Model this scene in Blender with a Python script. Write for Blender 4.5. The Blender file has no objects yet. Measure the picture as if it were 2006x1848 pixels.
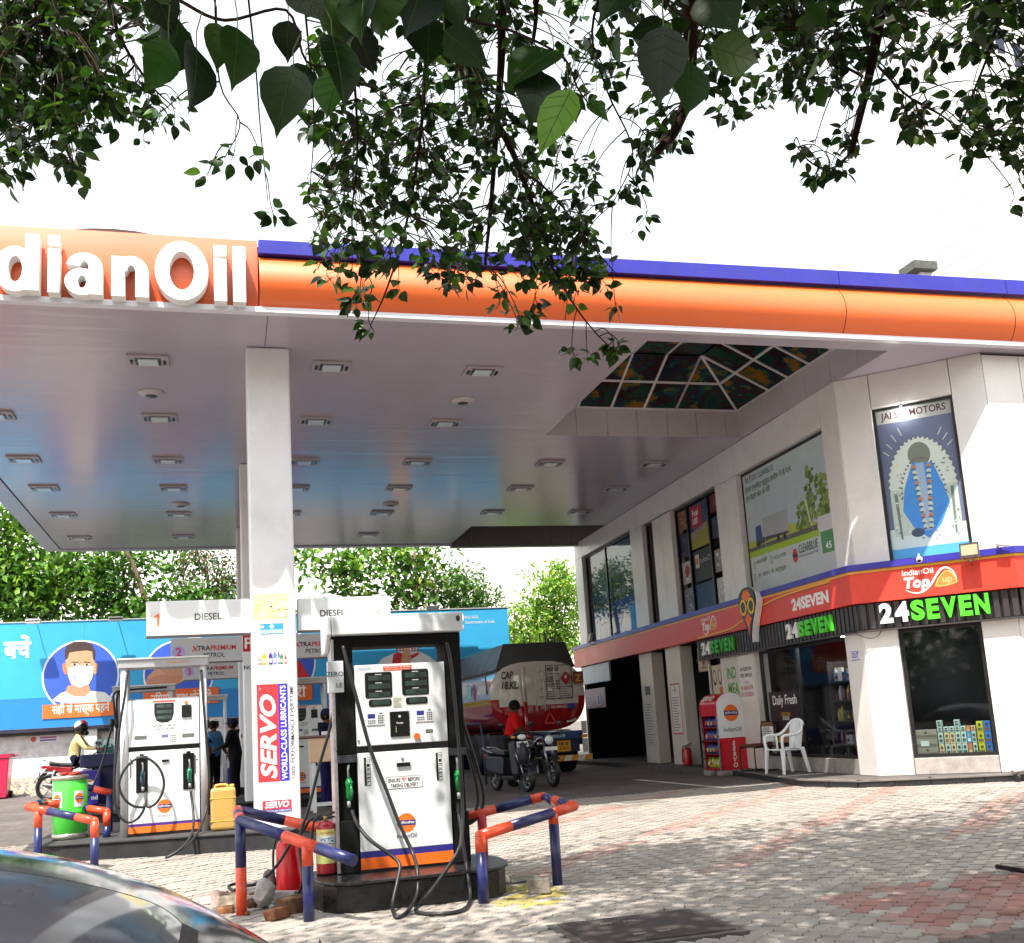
import bpy, math, random
import numpy as np
from mathutils import Vector, Matrix

rnd = random.Random(11)
nrg = np.random.default_rng(5)
R = math.radians
sc = bpy.context.scene
COL = sc.collection
V = Vector

# ------------------------------------------------------------------ camera
CAM_H = 1.45
FX, PITCH, ROLL, YAW, PX, PY_ = 2041.4, 0.1690, -0.0623, 0.2763, 1003.0, 1069.5
_cy, _sy, _cp, _sp = math.cos(YAW), math.sin(YAW), math.cos(PITCH), math.sin(PITCH)
_f = V((_sy * _cp, _cy * _cp, _sp))
_r0 = V((_cy, -_sy, 0))
_u0 = _r0.cross(_f)
_c, _s = math.cos(ROLL), math.sin(ROLL)
CR = _c * _r0 + _s * _u0
CU = -_s * _r0 + _c * _u0
cd = bpy.data.cameras.new('camera')
cam = bpy.data.objects.new('camera', cd)
COL.objects.link(cam)
m = Matrix.Identity(4)
for i in range(3):
    m[i][0], m[i][1], m[i][2] = CR[i], CU[i], -_f[i]
m[2][3] = CAM_H
cam.matrix_world = m
cd.sensor_width = 36
cd.lens = FX / 2006 * 36
cd.shift_y = (PY_ - 924) / 2006
cd.clip_start = 0.05
cd.clip_end = 2000
sc.camera = cam

# ------------------------------------------------------------------ sky and sun
LDIR = V((0.67, 1.0, -2.4)).normalized()
SUN_EL = math.asin(-LDIR.z)
SUN_AZ = math.atan2(-LDIR.x, -LDIR.y)
w = bpy.data.worlds.new('World')
sc.world = w
w.use_nodes = True
nt = w.node_tree
nt.nodes.clear()
sky = nt.nodes.new('ShaderNodeTexSky')
sky.sky_type = 'NISHITA'
sky.sun_disc = False
sky.sun_elevation = SUN_EL
sky.sun_rotation = SUN_AZ % (2 * math.pi)
sky.altitude = 0
sky.air_density = 3.0
sky.dust_density = 1.0
sky.ozone_density = 2.2
bg = nt.nodes.new('ShaderNodeBackground')
bg.inputs['Strength'].default_value = 0.115
out = nt.nodes.new('ShaderNodeOutputWorld')
hz = nt.nodes.new('ShaderNodeHueSaturation')      # thin white haze over the whole sky
hz.inputs['Saturation'].default_value = 0.3
hz.inputs['Value'].default_value = 1.25
nt.links.new(sky.outputs[0], hz.inputs['Color'])
nt.links.new(hz.outputs[0], bg.inputs[0])
nt.links.new(bg.outputs[0], out.inputs[0])
sl = bpy.data.lights.new('sun', 'SUN')
sl.energy = 3.7
sl.angle = R(0.55)
sl.color = (1.0, 0.94, 0.84)
so = bpy.data.objects.new('sun', sl)
COL.objects.link(so)
so.rotation_euler = LDIR.to_track_quat('-Z', 'Y').to_euler()
so.location = (-10, -15, 25)
vs = sc.view_settings
vs.view_transform = 'Standard'
vs.look = 'None'
vs.exposure = 1.35
vs.gamma = 1.0
vs.use_curve_mapping = False
sc.render.engine = 'CYCLES'
sc.cycles.max_bounces = 8
sc.cycles.diffuse_bounces = 3
sc.cycles.glossy_bounces = 4
sc.cycles.transparent_max_bounces = 12
sc.cycles.use_denoising = True


# ------------------------------------------------------------------ survey helpers
# photogrammetry: a point of the photograph, measured on its 2006 px wide view, on a known plane of the place
def ray(x, y):
    return CR * ((x - PX) / FX) - CU * ((y - PY_) / FX) + _f


def PZ(x, y, z=0.0):
    d = ray(x, y)
    return V((0, 0, CAM_H)) + d * ((z - CAM_H) / d.z)


def PY(x, y, Y):
    d = ray(x, y)
    return V((0, 0, CAM_H)) + d * (Y / d.y)


def PF(F, p, n=0.0):               # (x, y) of a photograph point on the plane of a frame
    d = ray(*p)
    q = V((0, 0, CAM_H)) + d * ((F.o + F.n * n - V((0, 0, CAM_H))).dot(F.n) / d.dot(F.n)) - F.o
    return (q.dot(F.ex), q.dot(F.ey))


def cr(x0, y0, x1, ow):
    k = (x1 - x0) / ow
    return lambda px, py: ((x0 + px * k) * 0.8024, (y0 + py * k) * 0.8024)


def g(X, Y):                       # the forecourt rises gently away from the road
    b = max(0.0, min(0.2, max((Y - 9.6) * 0.03, (X - 3.4) * 0.036)))
    if Y > 20 and X < -1.5:       # and on towards the boundary wall
        b += min(Y - 20, 12) * 0.03 * min(1, (-X - 1.5) / 1.5)
    return b


# ------------------------------------------------------------------ materials
def S(r, gg, b):
    def f(c):
        c /= 255
        return c / 12.92 if c <= 0.04045 else ((c + 0.055) / 1.055) ** 2.4
    return (f(r), f(gg), f(b))


MATS = {}


def attr_mat(name, rough=0.5, metal=0.0, noise=0.12, nscale=5.0, bump=0.0, bscale=60.0, coat=0.0, spec=0.5, rvar=0.12, trans=0.0, dirt=0.0):
    m = bpy.data.materials.new(name)
    m.use_nodes = True
    n = m.node_tree.nodes
    l = m.node_tree.links
    b = n['Principled BSDF']
    a = n.new('ShaderNodeAttribute')
    a.attribute_name = 'Col'
    geo = n.new('ShaderNodeNewGeometry')
    t = n.new('ShaderNodeTexNoise')
    t.inputs['Scale'].default_value = nscale
    t.inputs['Detail'].default_value = 6
    t.inputs['Roughness'].default_value = 0.65
    l.new(geo.outputs['Position'], t.inputs['Vector'])
    mr = n.new('ShaderNodeMapRange')
    mr.inputs[1].default_value = 0.3
    mr.inputs[2].default_value = 0.7
    mr.inputs[3].default_value = 1 - noise
    mr.inputs[4].default_value = 1 + noise * 0.4
    l.new(t.outputs[0], mr.inputs[0])
    mx = n.new('ShaderNodeVectorMath')
    mx.operation = 'SCALE'
    l.new(a.outputs['Color'], mx.inputs[0])
    l.new(mr.outputs[0], mx.inputs['Scale'])
    last = mx.outputs[0]
    if dirt:
        t2 = n.new('ShaderNodeTexNoise')
        t2.inputs['Scale'].default_value = 1.7
        t2.inputs['Detail'].default_value = 10
        t2.inputs['Roughness'].default_value = 0.75
        l.new(geo.outputs['Position'], t2.inputs['Vector'])
        m2 = n.new('ShaderNodeMapRange')
        m2.inputs[1].default_value = 0.5
        m2.inputs[2].default_value = 0.75
        m2.inputs[3].default_value = 0
        m2.inputs[4].default_value = dirt
        l.new(t2.outputs[0], m2.inputs[0])
        mi = n.new('ShaderNodeMix')
        mi.data_type = 'RGBA'
        l.new(m2.outputs[0], mi.inputs[0])
        l.new(last, mi.inputs[6])
        mi.inputs[7].default_value = (0.12, 0.10, 0.08, 1)
        last = mi.outputs[2]
    l.new(last, b.inputs['Base Color'])
    m3 = n.new('ShaderNodeMapRange')
    m3.inputs[3].default_value = max(0.02, rough - rvar)
    m3.inputs[4].default_value = min(1, rough + rvar)
    l.new(t.outputs[0], m3.inputs[0])
    l.new(m3.outputs[0], b.inputs['Roughness'])
    b.inputs['Metallic'].default_value = metal
    b.inputs['Specular IOR Level'].default_value = spec
    b.inputs['Coat Weight'].default_value = coat
    b.inputs['Coat Roughness'].default_value = 0.08
    if trans:
        b.inputs['Transmission Weight'].default_value = trans
    if bump:
        t3 = n.new('ShaderNodeTexNoise')
        t3.inputs['Scale'].default_value = bscale
        t3.inputs['Detail'].default_value = 5
        l.new(geo.outputs['Position'], t3.inputs['Vector'])
        bp = n.new('ShaderNodeBump')
        bp.inputs['Strength'].default_value = bump
        bp.inputs['Distance'].default_value = 0.01
        l.new(t3.outputs[0], bp.inputs['Height'])
        l.new(bp.outputs[0], b.inputs['Normal'])
    MATS[name] = m
    return m


PAINT = attr_mat('painted_metal', 0.38, noise=0.12, nscale=3, dirt=0.20, bump=0.03, bscale=25)
RAILM = attr_mat('scuffed_gloss_paint', 0.33, noise=0.22, nscale=9, dirt=0.30, bump=0.06, bscale=40)
MATTE = attr_mat('matte_surface', 0.8, noise=0.18, nscale=7, bump=0.15, bscale=90, spec=0.3)
PRINT = attr_mat('flat_print', 0.5, noise=0.07, nscale=2.5, spec=0.4)
GLOSS = attr_mat('gloss_plastic', 0.18, noise=0.08, nscale=4, rvar=0.08)
CARP = attr_mat('car_paint', 0.12, noise=0.03, nscale=2, coat=1.0, rvar=0.04)
METAL = attr_mat('brushed_metal', 0.3, metal=0.9, noise=0.2, nscale=12, rvar=0.15)
RUBBER = attr_mat('black_rubber', 0.45, noise=0.25, nscale=30, rvar=0.15)
CLOTH = attr_mat('woven_cloth', 0.9, noise=0.22, nscale=14, bump=0.35, bscale=35, spec=0.2)
ACP = attr_mat('white_cladding_panel', 0.34, noise=0.09, nscale=1.3, spec=0.5, dirt=0.16, bump=0.012, bscale=3)
CONC = attr_mat('worn_concrete', 0.85, noise=0.35, nscale=4.5, bump=0.4, bscale=70, spec=0.25, dirt=0.35)
GRANITE = attr_mat('black_granite', 0.3, noise=0.5, nscale=35, rvar=0.15, dirt=0.25)
STONE = attr_mat('broken_stone', 0.9, noise=0.35, nscale=16, bump=0.7, bscale=40, spec=0.2)
BARK = attr_mat('tree_bark', 0.9, noise=0.4, nscale=12, bump=0.8, bscale=25, spec=0.2)


def soffit_mat():
    m = attr_mat('glossy_soffit_strip', 0.19, noise=0.06, nscale=0.8, spec=0.75, rvar=0.05)
    n, l = m.node_tree.nodes, m.node_tree.links
    geo = n.new('ShaderNodeNewGeometry')
    mp = n.new('ShaderNodeMapping')
    mp.inputs['Scale'].default_value = (0.35, 7.0, 1)
    l.new(geo.outputs['Position'], mp.inputs['Vector'])
    t = n.new('ShaderNodeTexNoise')
    t.inputs['Scale'].default_value = 1.0
    t.inputs['Detail'].default_value = 3
    l.new(mp.outputs[0], t.inputs['Vector'])
    sx = n.new('ShaderNodeSeparateXYZ')
    l.new(geo.outputs['Position'], sx.inputs[0])
    md = n.new('ShaderNodeMath')
    md.operation = 'PINGPONG'
    md.inputs[1].default_value = 0.045
    l.new(sx.outputs['Y'], md.inputs[0])
    lt = n.new('ShaderNodeMath')
    lt.operation = 'LESS_THAN'
    lt.inputs[1].default_value = 0.003
    l.new(md.outputs[0], lt.inputs[0])
    ad = n.new('ShaderNodeMath')
    ad.operation = 'MULTIPLY_ADD'
    ad.inputs[1].default_value = 0.25
    l.new(lt.outputs[0], ad.inputs[0])
    l.new(t.outputs[0], ad.inputs[2])
    bp = n.new('ShaderNodeBump')
    bp.inputs['Strength'].default_value = 0.22
    bp.inputs['Distance'].default_value = 0.025
    l.new(ad.outputs[0], bp.inputs['Height'])
    l.new(bp.outputs[0], n['Principled BSDF'].inputs['Normal'])
    return m


SOFFIT = soffit_mat()


def glass_mat(name, tint=(0.75, 0.8, 0.8), refl=0.10):
    m = bpy.data.materials.new(name)
    m.use_nodes = True
    n, l = m.node_tree.nodes, m.node_tree.links
    n.clear()
    o = n.new('ShaderNodeOutputMaterial')
    tr = n.new('ShaderNodeBsdfTransparent')
    tr.inputs[0].default_value = (*tint, 1)
    gl = n.new('ShaderNodeBsdfGlossy')
    gl.inputs['Roughness'].default_value = 0.03
    fr = n.new('ShaderNodeFresnel')
    fr.inputs['IOR'].default_value = 1.5
    ad = n.new('ShaderNodeMath')
    ad.operation = 'MULTIPLY'
    ad.inputs[1].default_value = refl
    l.new(fr.outputs[0], ad.inputs[0])
    tt = n.new('ShaderNodeTexNoise')
    tt.inputs['Scale'].default_value = 0.9
    geo = n.new('ShaderNodeNewGeometry')
    l.new(geo.outputs['Position'], tt.inputs['Vector'])
    bp = n.new('ShaderNodeBump')
    bp.inputs['Strength'].default_value = 0.03
    l.new(tt.outputs[0], bp.inputs['Height'])
    l.new(bp.outputs[0], gl.inputs['Normal'])
    mx = n.new('ShaderNodeMixShader')
    bk = n.new('ShaderNodeMath')
    bk.operation = 'MULTIPLY_ADD'
    bk.inputs[1].default_value = -1
    bk.inputs[2].default_value = 1
    l.new(geo.outputs['Backfacing'], bk.inputs[0])
    m2 = n.new('ShaderNodeMath')
    m2.operation = 'MULTIPLY'
    l.new(ad.outputs[0], m2.inputs[0])
    l.new(bk.outputs[0], m2.inputs[1])
    l.new(m2.outputs[0], mx.inputs[0])
    l.new(tr.outputs[0], mx.inputs[1])
    l.new(gl.outputs[0], mx.inputs[2])
    l.new(mx.outputs[0], o.inputs[0])
    MATS[name] = m
    return m


GLASS = glass_mat('shop_glass', (0.82, 0.85, 0.87), 1.0)


def leaf_mat(name, rough=0.4, trans=0.35, spec=0.3):
    m = bpy.data.materials.new(name)
    m.use_nodes = True
    n, l = m.node_tree.nodes, m.node_tree.links
    b = n['Principled BSDF']
    o = n['Material Output']
    a = n.new('ShaderNodeAttribute')
    a.attribute_name = 'Col'
    l.new(a.outputs['Color'], b.inputs['Base Color'])
    b.inputs['Roughness'].default_value = rough
    b.inputs['Specular IOR Level'].default_value = spec
    t = n.new('ShaderNodeBsdfTranslucent')
    mu = n.new('ShaderNodeVectorMath')
    mu.operation = 'MULTIPLY'
    mu.inputs[1].default_value = (1.5, 1.7, 0.5)
    l.new(a.outputs['Color'], mu.inputs[0])
    l.new(mu.outputs[0], t.inputs[0])
    mx = n.new('ShaderNodeMixShader')
    mx.inputs[0].default_value = trans
    l.new(b.outputs[0], mx.inputs[1])
    l.new(t.outputs[0], mx.inputs[2])
    l.new(mx.outputs[0], o.inputs[0])
    MATS[name] = m
    return m


LEAF = leaf_mat('green_leaf', 0.38, 0.25)
HANG = leaf_mat('hanging_leaf', 0.35, 0.2)
BIGLEAF = leaf_mat('broad_leaf', 0.35, 0.06)


def lamp_mat(name, col, st):
    m = bpy.data.materials.new(name)
    m.use_nodes = True
    b = m.node_tree.nodes['Principled BSDF']
    b.inputs['Emission Color'].default_value = (*col, 1)
    b.inputs['Emission Strength'].default_value = st
    b.inputs['Base Color'].default_value = (0.8, 0.8, 0.8, 1)
    return m


LIT = lamp_mat('lit_lamp', (1, 0.97, 0.9), 34.0)


# ------------------------------------------------------------------ mesh building
class Frame:
    def __init__(s, o, ex, ey):
        s.o, s.ex, s.ey = V(o), V(ex).normalized(), V(ey).normalized()
        s.n = s.ex.cross(s.ey).normalized()

    def p(s, x, y, n=0.0):
        return s.o + s.ex * x + s.ey * y + s.n * n


TXT = {}


def text_geo(body, bold=0.0, shear=0.0, depth=0.0, space=1.0, res=3):
    k = (body, bold, shear, depth, space, res)
    if k in TXT:
        return TXT[k]
    c = bpy.data.curves.new('lettering', 'FONT')
    c.body = body
    c.offset = bold
    c.shear = shear
    c.extrude = depth
    c.space_character = space
    c.resolution_u = res
    o = bpy.data.objects.new('lettering', c)
    COL.objects.link(o)
    dg = bpy.context.evaluated_depsgraph_get()
    me = bpy.data.meshes.new_from_object(o.evaluated_get(dg))
    vv = [tuple(v.co) for v in me.vertices]
    ff = [tuple(p.vertices) for p in me.polygons]
    bpy.data.objects.remove(o)
    bpy.data.curves.remove(c)
    bpy.data.meshes.remove(me)
    if vv:
        x0, x1 = min(v[0] for v in vv), max(v[0] for v in vv)
        y0, y1 = min(v[1] for v in vv), max(v[1] for v in vv)
    else:
        x0 = x1 = y0 = y1 = 0
    TXT[k] = (vv, ff, (x0, y0, x1, y1))
    return TXT[k]


def islands(vv, ff):                # glyph number of every vertex, so that overlapping glyphs never share a plane
    par = list(range(len(vv)))

    def find(a):
        while par[a] != a:
            par[a] = par[par[a]]
            a = par[a]
        return a
    for f in ff:
        r = find(f[0])
        for i in f[1:]:
            par[find(i)] = r
    num = {}
    return [num.setdefault(find(i), len(num)) % 7 for i in range(len(vv))]


class MB:
    def __init__(s, col=(0.5, 0.5, 0.5)):
        s.v, s.f, s.c, s.s = [], [], [], []
        s.col, s.smooth, s.T = col, False, None

    def add(s, vv, ff, col=None, smooth=None):
        b = len(s.v)
        if s.T is not None:
            vv = [s.T @ V(p) for p in vv]
        s.v += [tuple(p) for p in vv]
        c = s.col if col is None else col
        sm_ = s.smooth if smooth is None else smooth
        for f in ff:
            s.f.append(tuple(i + b for i in f))
            s.c.append(c)
            s.s.append(sm_)
        return s

    def hexa(s, p, **k):           # 8 points: bottom ring, top ring
        return s.add(p, [(3, 2, 1, 0), (4, 5, 6, 7), (0, 1, 5, 4), (1, 2, 6, 5), (2, 3, 7, 6), (3, 0, 4, 7)], **k)

    def box(s, x0, y0, z0, x1, y1, z1, **k):
        return s.hexa([(x0, y0, z0), (x1, y0, z0), (x1, y1, z0), (x0, y1, z0), (x0, y0, z1), (x1, y0, z1), (x1, y1, z1), (x0, y1, z1)], **k)

    def fbox(s, F, x0, y0, n0, x1, y1, n1, **k):
        P = F.p
        return s.hexa([P(x0, y0, n0), P(x1, y0, n0), P(x1, y1, n0), P(x0, y1, n0), P(x0, y0, n1), P(x1, y0, n1), P(x1, y1, n1), P(x0, y1, n1)], **k)

    def fpoly(s, F, pts, n=0.0, **k):
        return s.add([F.p(x, y, n) for x, y in pts], [tuple(range(len(pts)))], **k)

    def frect(s, F, x0, y0, x1, y1, n=0.0, **k):
        return s.fpoly(F, [(x0, y0), (x1, y0), (x1, y1), (x0, y1)], n, **k)

    def fell(s, F, cx, cy, rx, ry, n=0.0, k=28, a0=0, a1=360, **kw):
        full = abs(a1 - a0) >= 360
        pts = [(cx + rx * math.cos(R(a0 + (a1 - a0) * i / k)), cy + ry * math.sin(R(a0 + (a1 - a0) * i / k))) for i in range(k if full else k + 1)]
        return s.fpoly(F, pts, n, **kw)

    def fring(s, F, cx, cy, rx, ry, wd, n=0.0, k=36, **kw):
        vv = []
        for i in range(k):
            a = 2 * math.pi * i / k
            vv.append(F.p(cx + rx * math.cos(a), cy + ry * math.sin(a), n))
            vv.append(F.p(cx + (rx - wd) * math.cos(a), cy + (ry - wd) * math.sin(a), n))
        return s.add(vv, [(2 * i, (2 * i + 2) % (2 * k), (2 * i + 3) % (2 * k), 2 * i + 1) for i in range(k)], **kw)

    def fprism(s, F, pts, n0, n1, **k):
        m = len(pts)
        vv = [F.p(x, y, n0) for x, y in pts] + [F.p(x, y, n1) for x, y in pts]
        ff = [tuple(reversed(range(m))), tuple(range(m, 2 * m))] + [(i, (i + 1) % m, m + (i + 1) % m, m + i) for i in range(m)]
        return s.add(vv, ff, **k)

    def fstroke(s, F, pts, wd, n=0.0, **k):
        vv = []
        for i, (x, y) in enumerate(pts):
            a = pts[max(0, i - 1)]
            b = pts[min(len(pts) - 1, i + 1)]
            dx, dy = b[0] - a[0], b[1] - a[1]
            L = math.hypot(dx, dy) or 1
            wv = wd[i] if isinstance(wd, (list, tuple)) else wd
            ox, oy = -dy / L * wv / 2, dx / L * wv / 2
            vv += [F.p(x - ox, y - oy, n), F.p(x + ox, y + oy, n)]
        return s.add(vv, [(2 * i, 2 * i + 2, 2 * i + 3, 2 * i + 1) for i in range(len(pts) - 1)], **k)

    def text(s, F, body, x, y, h, w=None, n=0.0, depth=0.0, align='L', bold=0.0, shear=0.0, col=None, fit=False, rot=0, space=1.0, res=3, maxw=None):
        vv, ff, (x0, y0, x1, y1) = text_geo(body, bold, shear, 0.5 if depth else 0.0, space, res)
        if not vv:
            return s
        ky = h / (y1 - y0) if fit else h / 0.69
        kx = w / (x1 - x0) if w else ky
        if maxw and (x1 - x0) * kx > maxw:
            kx = maxw / (x1 - x0)
        tw = (x1 - x0) * kx
        ox = {'L': 0, 'C': -tw / 2, 'R': -tw}[align]
        oy = y0 if fit else 0
        cs, sn = math.cos(R(rot)), math.sin(R(rot))
        pts = []
        lift = islands(vv, ff) if not depth else [0] * len(vv)
        for (a, b, c), k in zip(vv, lift):
            px, py = (a - x0) * kx + ox, (b - oy) * ky
            pts.append(F.p(x + px * cs - py * sn, y + px * sn + py * cs, n + (c + 0.5) * depth if depth else n + k * 0.0003))
        return s.add(pts, ff, col=col)

    def cyl(s, p0, p1, r0, r1=None, n=16, caps=True, smooth=True, **k):
        return s.tube([p0, p1], [r0, r0 if r1 is None else r1], n, caps, smooth, **k)

    def tube(s, pts, r, n=8, caps=True, smooth=True, cols=None, **k):
        pts = [V(p) for p in pts]
        m = len(pts)
        if not isinstance(r, (list, tuple)):
            r = [r] * m
        t0 = (pts[1] - pts[0]).normalized()
        a = t0.orthogonal().normalized()
        vv = []
        for i in range(m):
            t = (pts[min(m - 1, i + 1)] - pts[max(0, i - 1)])
            if t.length < 1e-9:
                t = t0
            t.normalize()
            a = (a - t * a.dot(t))
            if a.length < 1e-6:
                a = t.orthogonal()
            a.normalize()
            b = t.cross(a)
            for j in range(n):
                an = 2 * math.pi * j / n
                vv.append(pts[i] + (a * math.cos(an) + b * math.sin(an)) * r[i])
        base = len(s.v)
        for i in range(m - 1):
            ff = [(i * n + j, i * n + (j + 1) % n, (i + 1) * n + (j + 1) % n, (i + 1) * n + j) for j in range(n)]
            if i == 0:
                s.add(vv, ff, smooth=smooth, col=cols[0] if cols else k.get('col'))
            else:
                for f in ff:
                    s.f.append(tuple(q + base for q in f))
                    s.c.append(cols[i] if cols else (k.get('col') or s.col))
                    s.s.append(smooth)
        if caps:
            for f, c in ((tuple(reversed(range(n))), 0), (tuple(range((m - 1) * n, m * n)), -1)):
                s.f.append(tuple(q + base for q in f))
                s.c.append(cols[c] if cols else (k.get('col') or s.col))
                s.s.append(False)
        return s

    def lathe(s, prof, o=(0, 0, 0), n=20, cols=None, **k):
        o = V(o)
        vv = []
        for r, z in prof:
            for j in range(n):
                a = 2 * math.pi * j / n
                vv.append(o + V((r * math.cos(a), r * math.sin(a), z)))
        base = len(s.v)
        s.add(vv, [])
        for i in range(len(prof) - 1):
            for j in range(n):
                s.f.append(tuple(base + q for q in (i * n + j, i * n + (j + 1) % n, (i + 1) * n + (j + 1) % n, (i + 1) * n + j)))
                s.c.append(cols[i] if cols else (k.get('col') or s.col))
                s.s.append(True)
        for f, c in ((tuple(reversed(range(n))), 0), (tuple(range((len(prof) - 1) * n, len(prof) * n)), -1)):
            s.f.append(tuple(q + base for q in f))
            s.c.append(cols[c] if cols else (k.get('col') or s.col))
            s.s.append(False)
        return s

    def sph(s, c, rx, ry=None, rz=None, n=14, m=9, M=None, **k):
        ry = ry or rx
        rz = rz or rx
        c = V(c)
        vv = []
        for i in range(1, m):
            th = math.pi * i / m
            for j in range(n):
                a = 2 * math.pi * j / n
                p = V((rx * math.sin(th) * math.cos(a), ry * math.sin(th) * math.sin(a), rz * math.cos(th)))
                vv.append(c + (M @ p if M else p))
        top = len(vv)
        vv.append(c + (M @ V((0, 0, rz)) if M else V((0, 0, rz))))
        vv.append(c + (M @ V((0, 0, -rz)) if M else V((0, 0, -rz))))
        ff = [(i * n + j, (i + 1) * n + j, (i + 1) * n + (j + 1) % n, i * n + (j + 1) % n) for i in range(m - 2) for j in range(n)]
        ff += [(top, j, (j + 1) % n) for j in range(n)] + [(top + 1, (m - 2) * n + (j + 1) % n, (m - 2) * n + j) for j in range(n)]
        return s.add(vv, ff, smooth=True, **k)

    def mesh(s, name, mat):
        me = bpy.data.meshes.new(name)
        me.from_pydata(s.v, [], s.f)
        at = me.attributes.new('Col', 'FLOAT_COLOR', 'FACE')
        at.data.foreach_set('color', [x for c in s.c for x in (c[0], c[1], c[2], 1.0)])
        me.polygons.foreach_set('use_smooth', s.s)
        me.materials.append(mat)
        me.update()
        return me

    def build(s, name, mat, parent=None, bevel=0.0, local=False, seg=2, **tags):
        if parent is not None and not local:
            o0 = root_loc(parent)
            if o0.length > 0:
                s.v = [(a - o0.x, b - o0.y, c - o0.z) for a, b, c in s.v]
        elif parent is None and not local:
            # a thing that is one mesh: its origin goes to its base
            xs, ys, zs = zip(*s.v)
            o0 = V(((min(xs) + max(xs)) / 2, (min(ys) + max(ys)) / 2, min(zs)))
            s.v = [(a - o0.x, b - o0.y, c - o0.z) for a, b, c in s.v]
        o = bpy.data.objects.new(name, s.mesh(name, mat))
        COL.objects.link(o)
        if parent is not None:
            o.parent = parent
        elif not local:
            o.location = o0
        if bevel:
            md = o.modifiers.new('bevel', 'BEVEL')
            md.width = bevel
            md.segments = seg
            md.limit_method = 'ANGLE'
            md.angle_limit = R(40)
            md.harden_normals = False
        for k, v in tags.items():
            o[k] = v
        return o


def root_loc(o):
    while o.parent is not None:
        o = o.parent
    return o.location.copy()


def thing(name, label, cat, loc=(0, 0, 0), rz=0.0, group=None):
    o = bpy.data.objects.new(name, None)
    o.empty_display_size = 0.2
    COL.objects.link(o)
    o.location = loc
    o.rotation_euler = (0, 0, rz)
    o['label'] = label
    o['category'] = cat
    if group:
        o['group'] = group
    return o


def dup(root, loc=None, rz=None, label=None, group=None, **kw):
    def cp(o, parent):
        c = o.copy()
        COL.objects.link(c)
        c.parent = parent
        for ch in list(o.children):
            cp(ch, c)
        return c
    r = cp(root, None)
    if loc is not None:
        r.location = loc
    if rz is not None:
        r.rotation_euler = (0, 0, rz)
    if label:
        r['label'] = label
    if group:
        r['group'] = group
    return r


def dup1(o, parent, loc=None):
    c = o.copy()
    COL.objects.link(c)
    c.parent = parent
    if loc is not None:
        c.location = loc
    return c


def spline(pts, k=6):
    """Catmull-Rom through 3D points"""
    P = [V(p) for p in pts]
    P = [P[0] * 2 - P[1]] + P + [P[-1] * 2 - P[-2]]
    o = []
    for i in range(1, len(P) - 2):
        for j in range(k):
            t = j / k
            a, b, c, d = P[i - 1], P[i], P[i + 1], P[i + 2]
            o.append(0.5 * ((2 * b) + (c - a) * t + (2 * a - 5 * b + 4 * c - d) * t * t + (3 * b - a - 3 * c + d) * t ** 3))
    o.append(P[-2])
    return o


Z3 = V((0, 0, 1))
WHITE = S(235, 235, 235)
OFFW = S(222, 220, 216)
BLACK = S(18, 18, 20)
DARK = S(38, 38, 42)
ORANGE = S(232, 104, 40)
NAVY = S(24, 34, 88)
BLUE = S(52, 48, 190)
REDP = S(206, 30, 44)
SILVER = S(190, 192, 196)


def oil_logo(mb, F, cx, cy, r, n=0.002, k=24, text=True):
    mb.fell(F, cx, cy, r, r, n, k=k, col=S(236, 110, 38))
    mb.frect(F, cx - r * 1.0, cy - r * 0.27, cx + r * 1.0, cy + r * 0.27, n + 0.0012, col=S(36, 34, 110))
    if text:
        mb.text(F, 'इंडियनऑयल', cx, cy - r * 0.17, r * 0.36, w=r * 1.75, n=n + 0.0024, align='C', col=WHITE, bold=0.012, fit=True, res=1)

# ================================================================== THE GROUND
PAV = (-4.0, 13.2, 5.6, 16.4)


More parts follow.
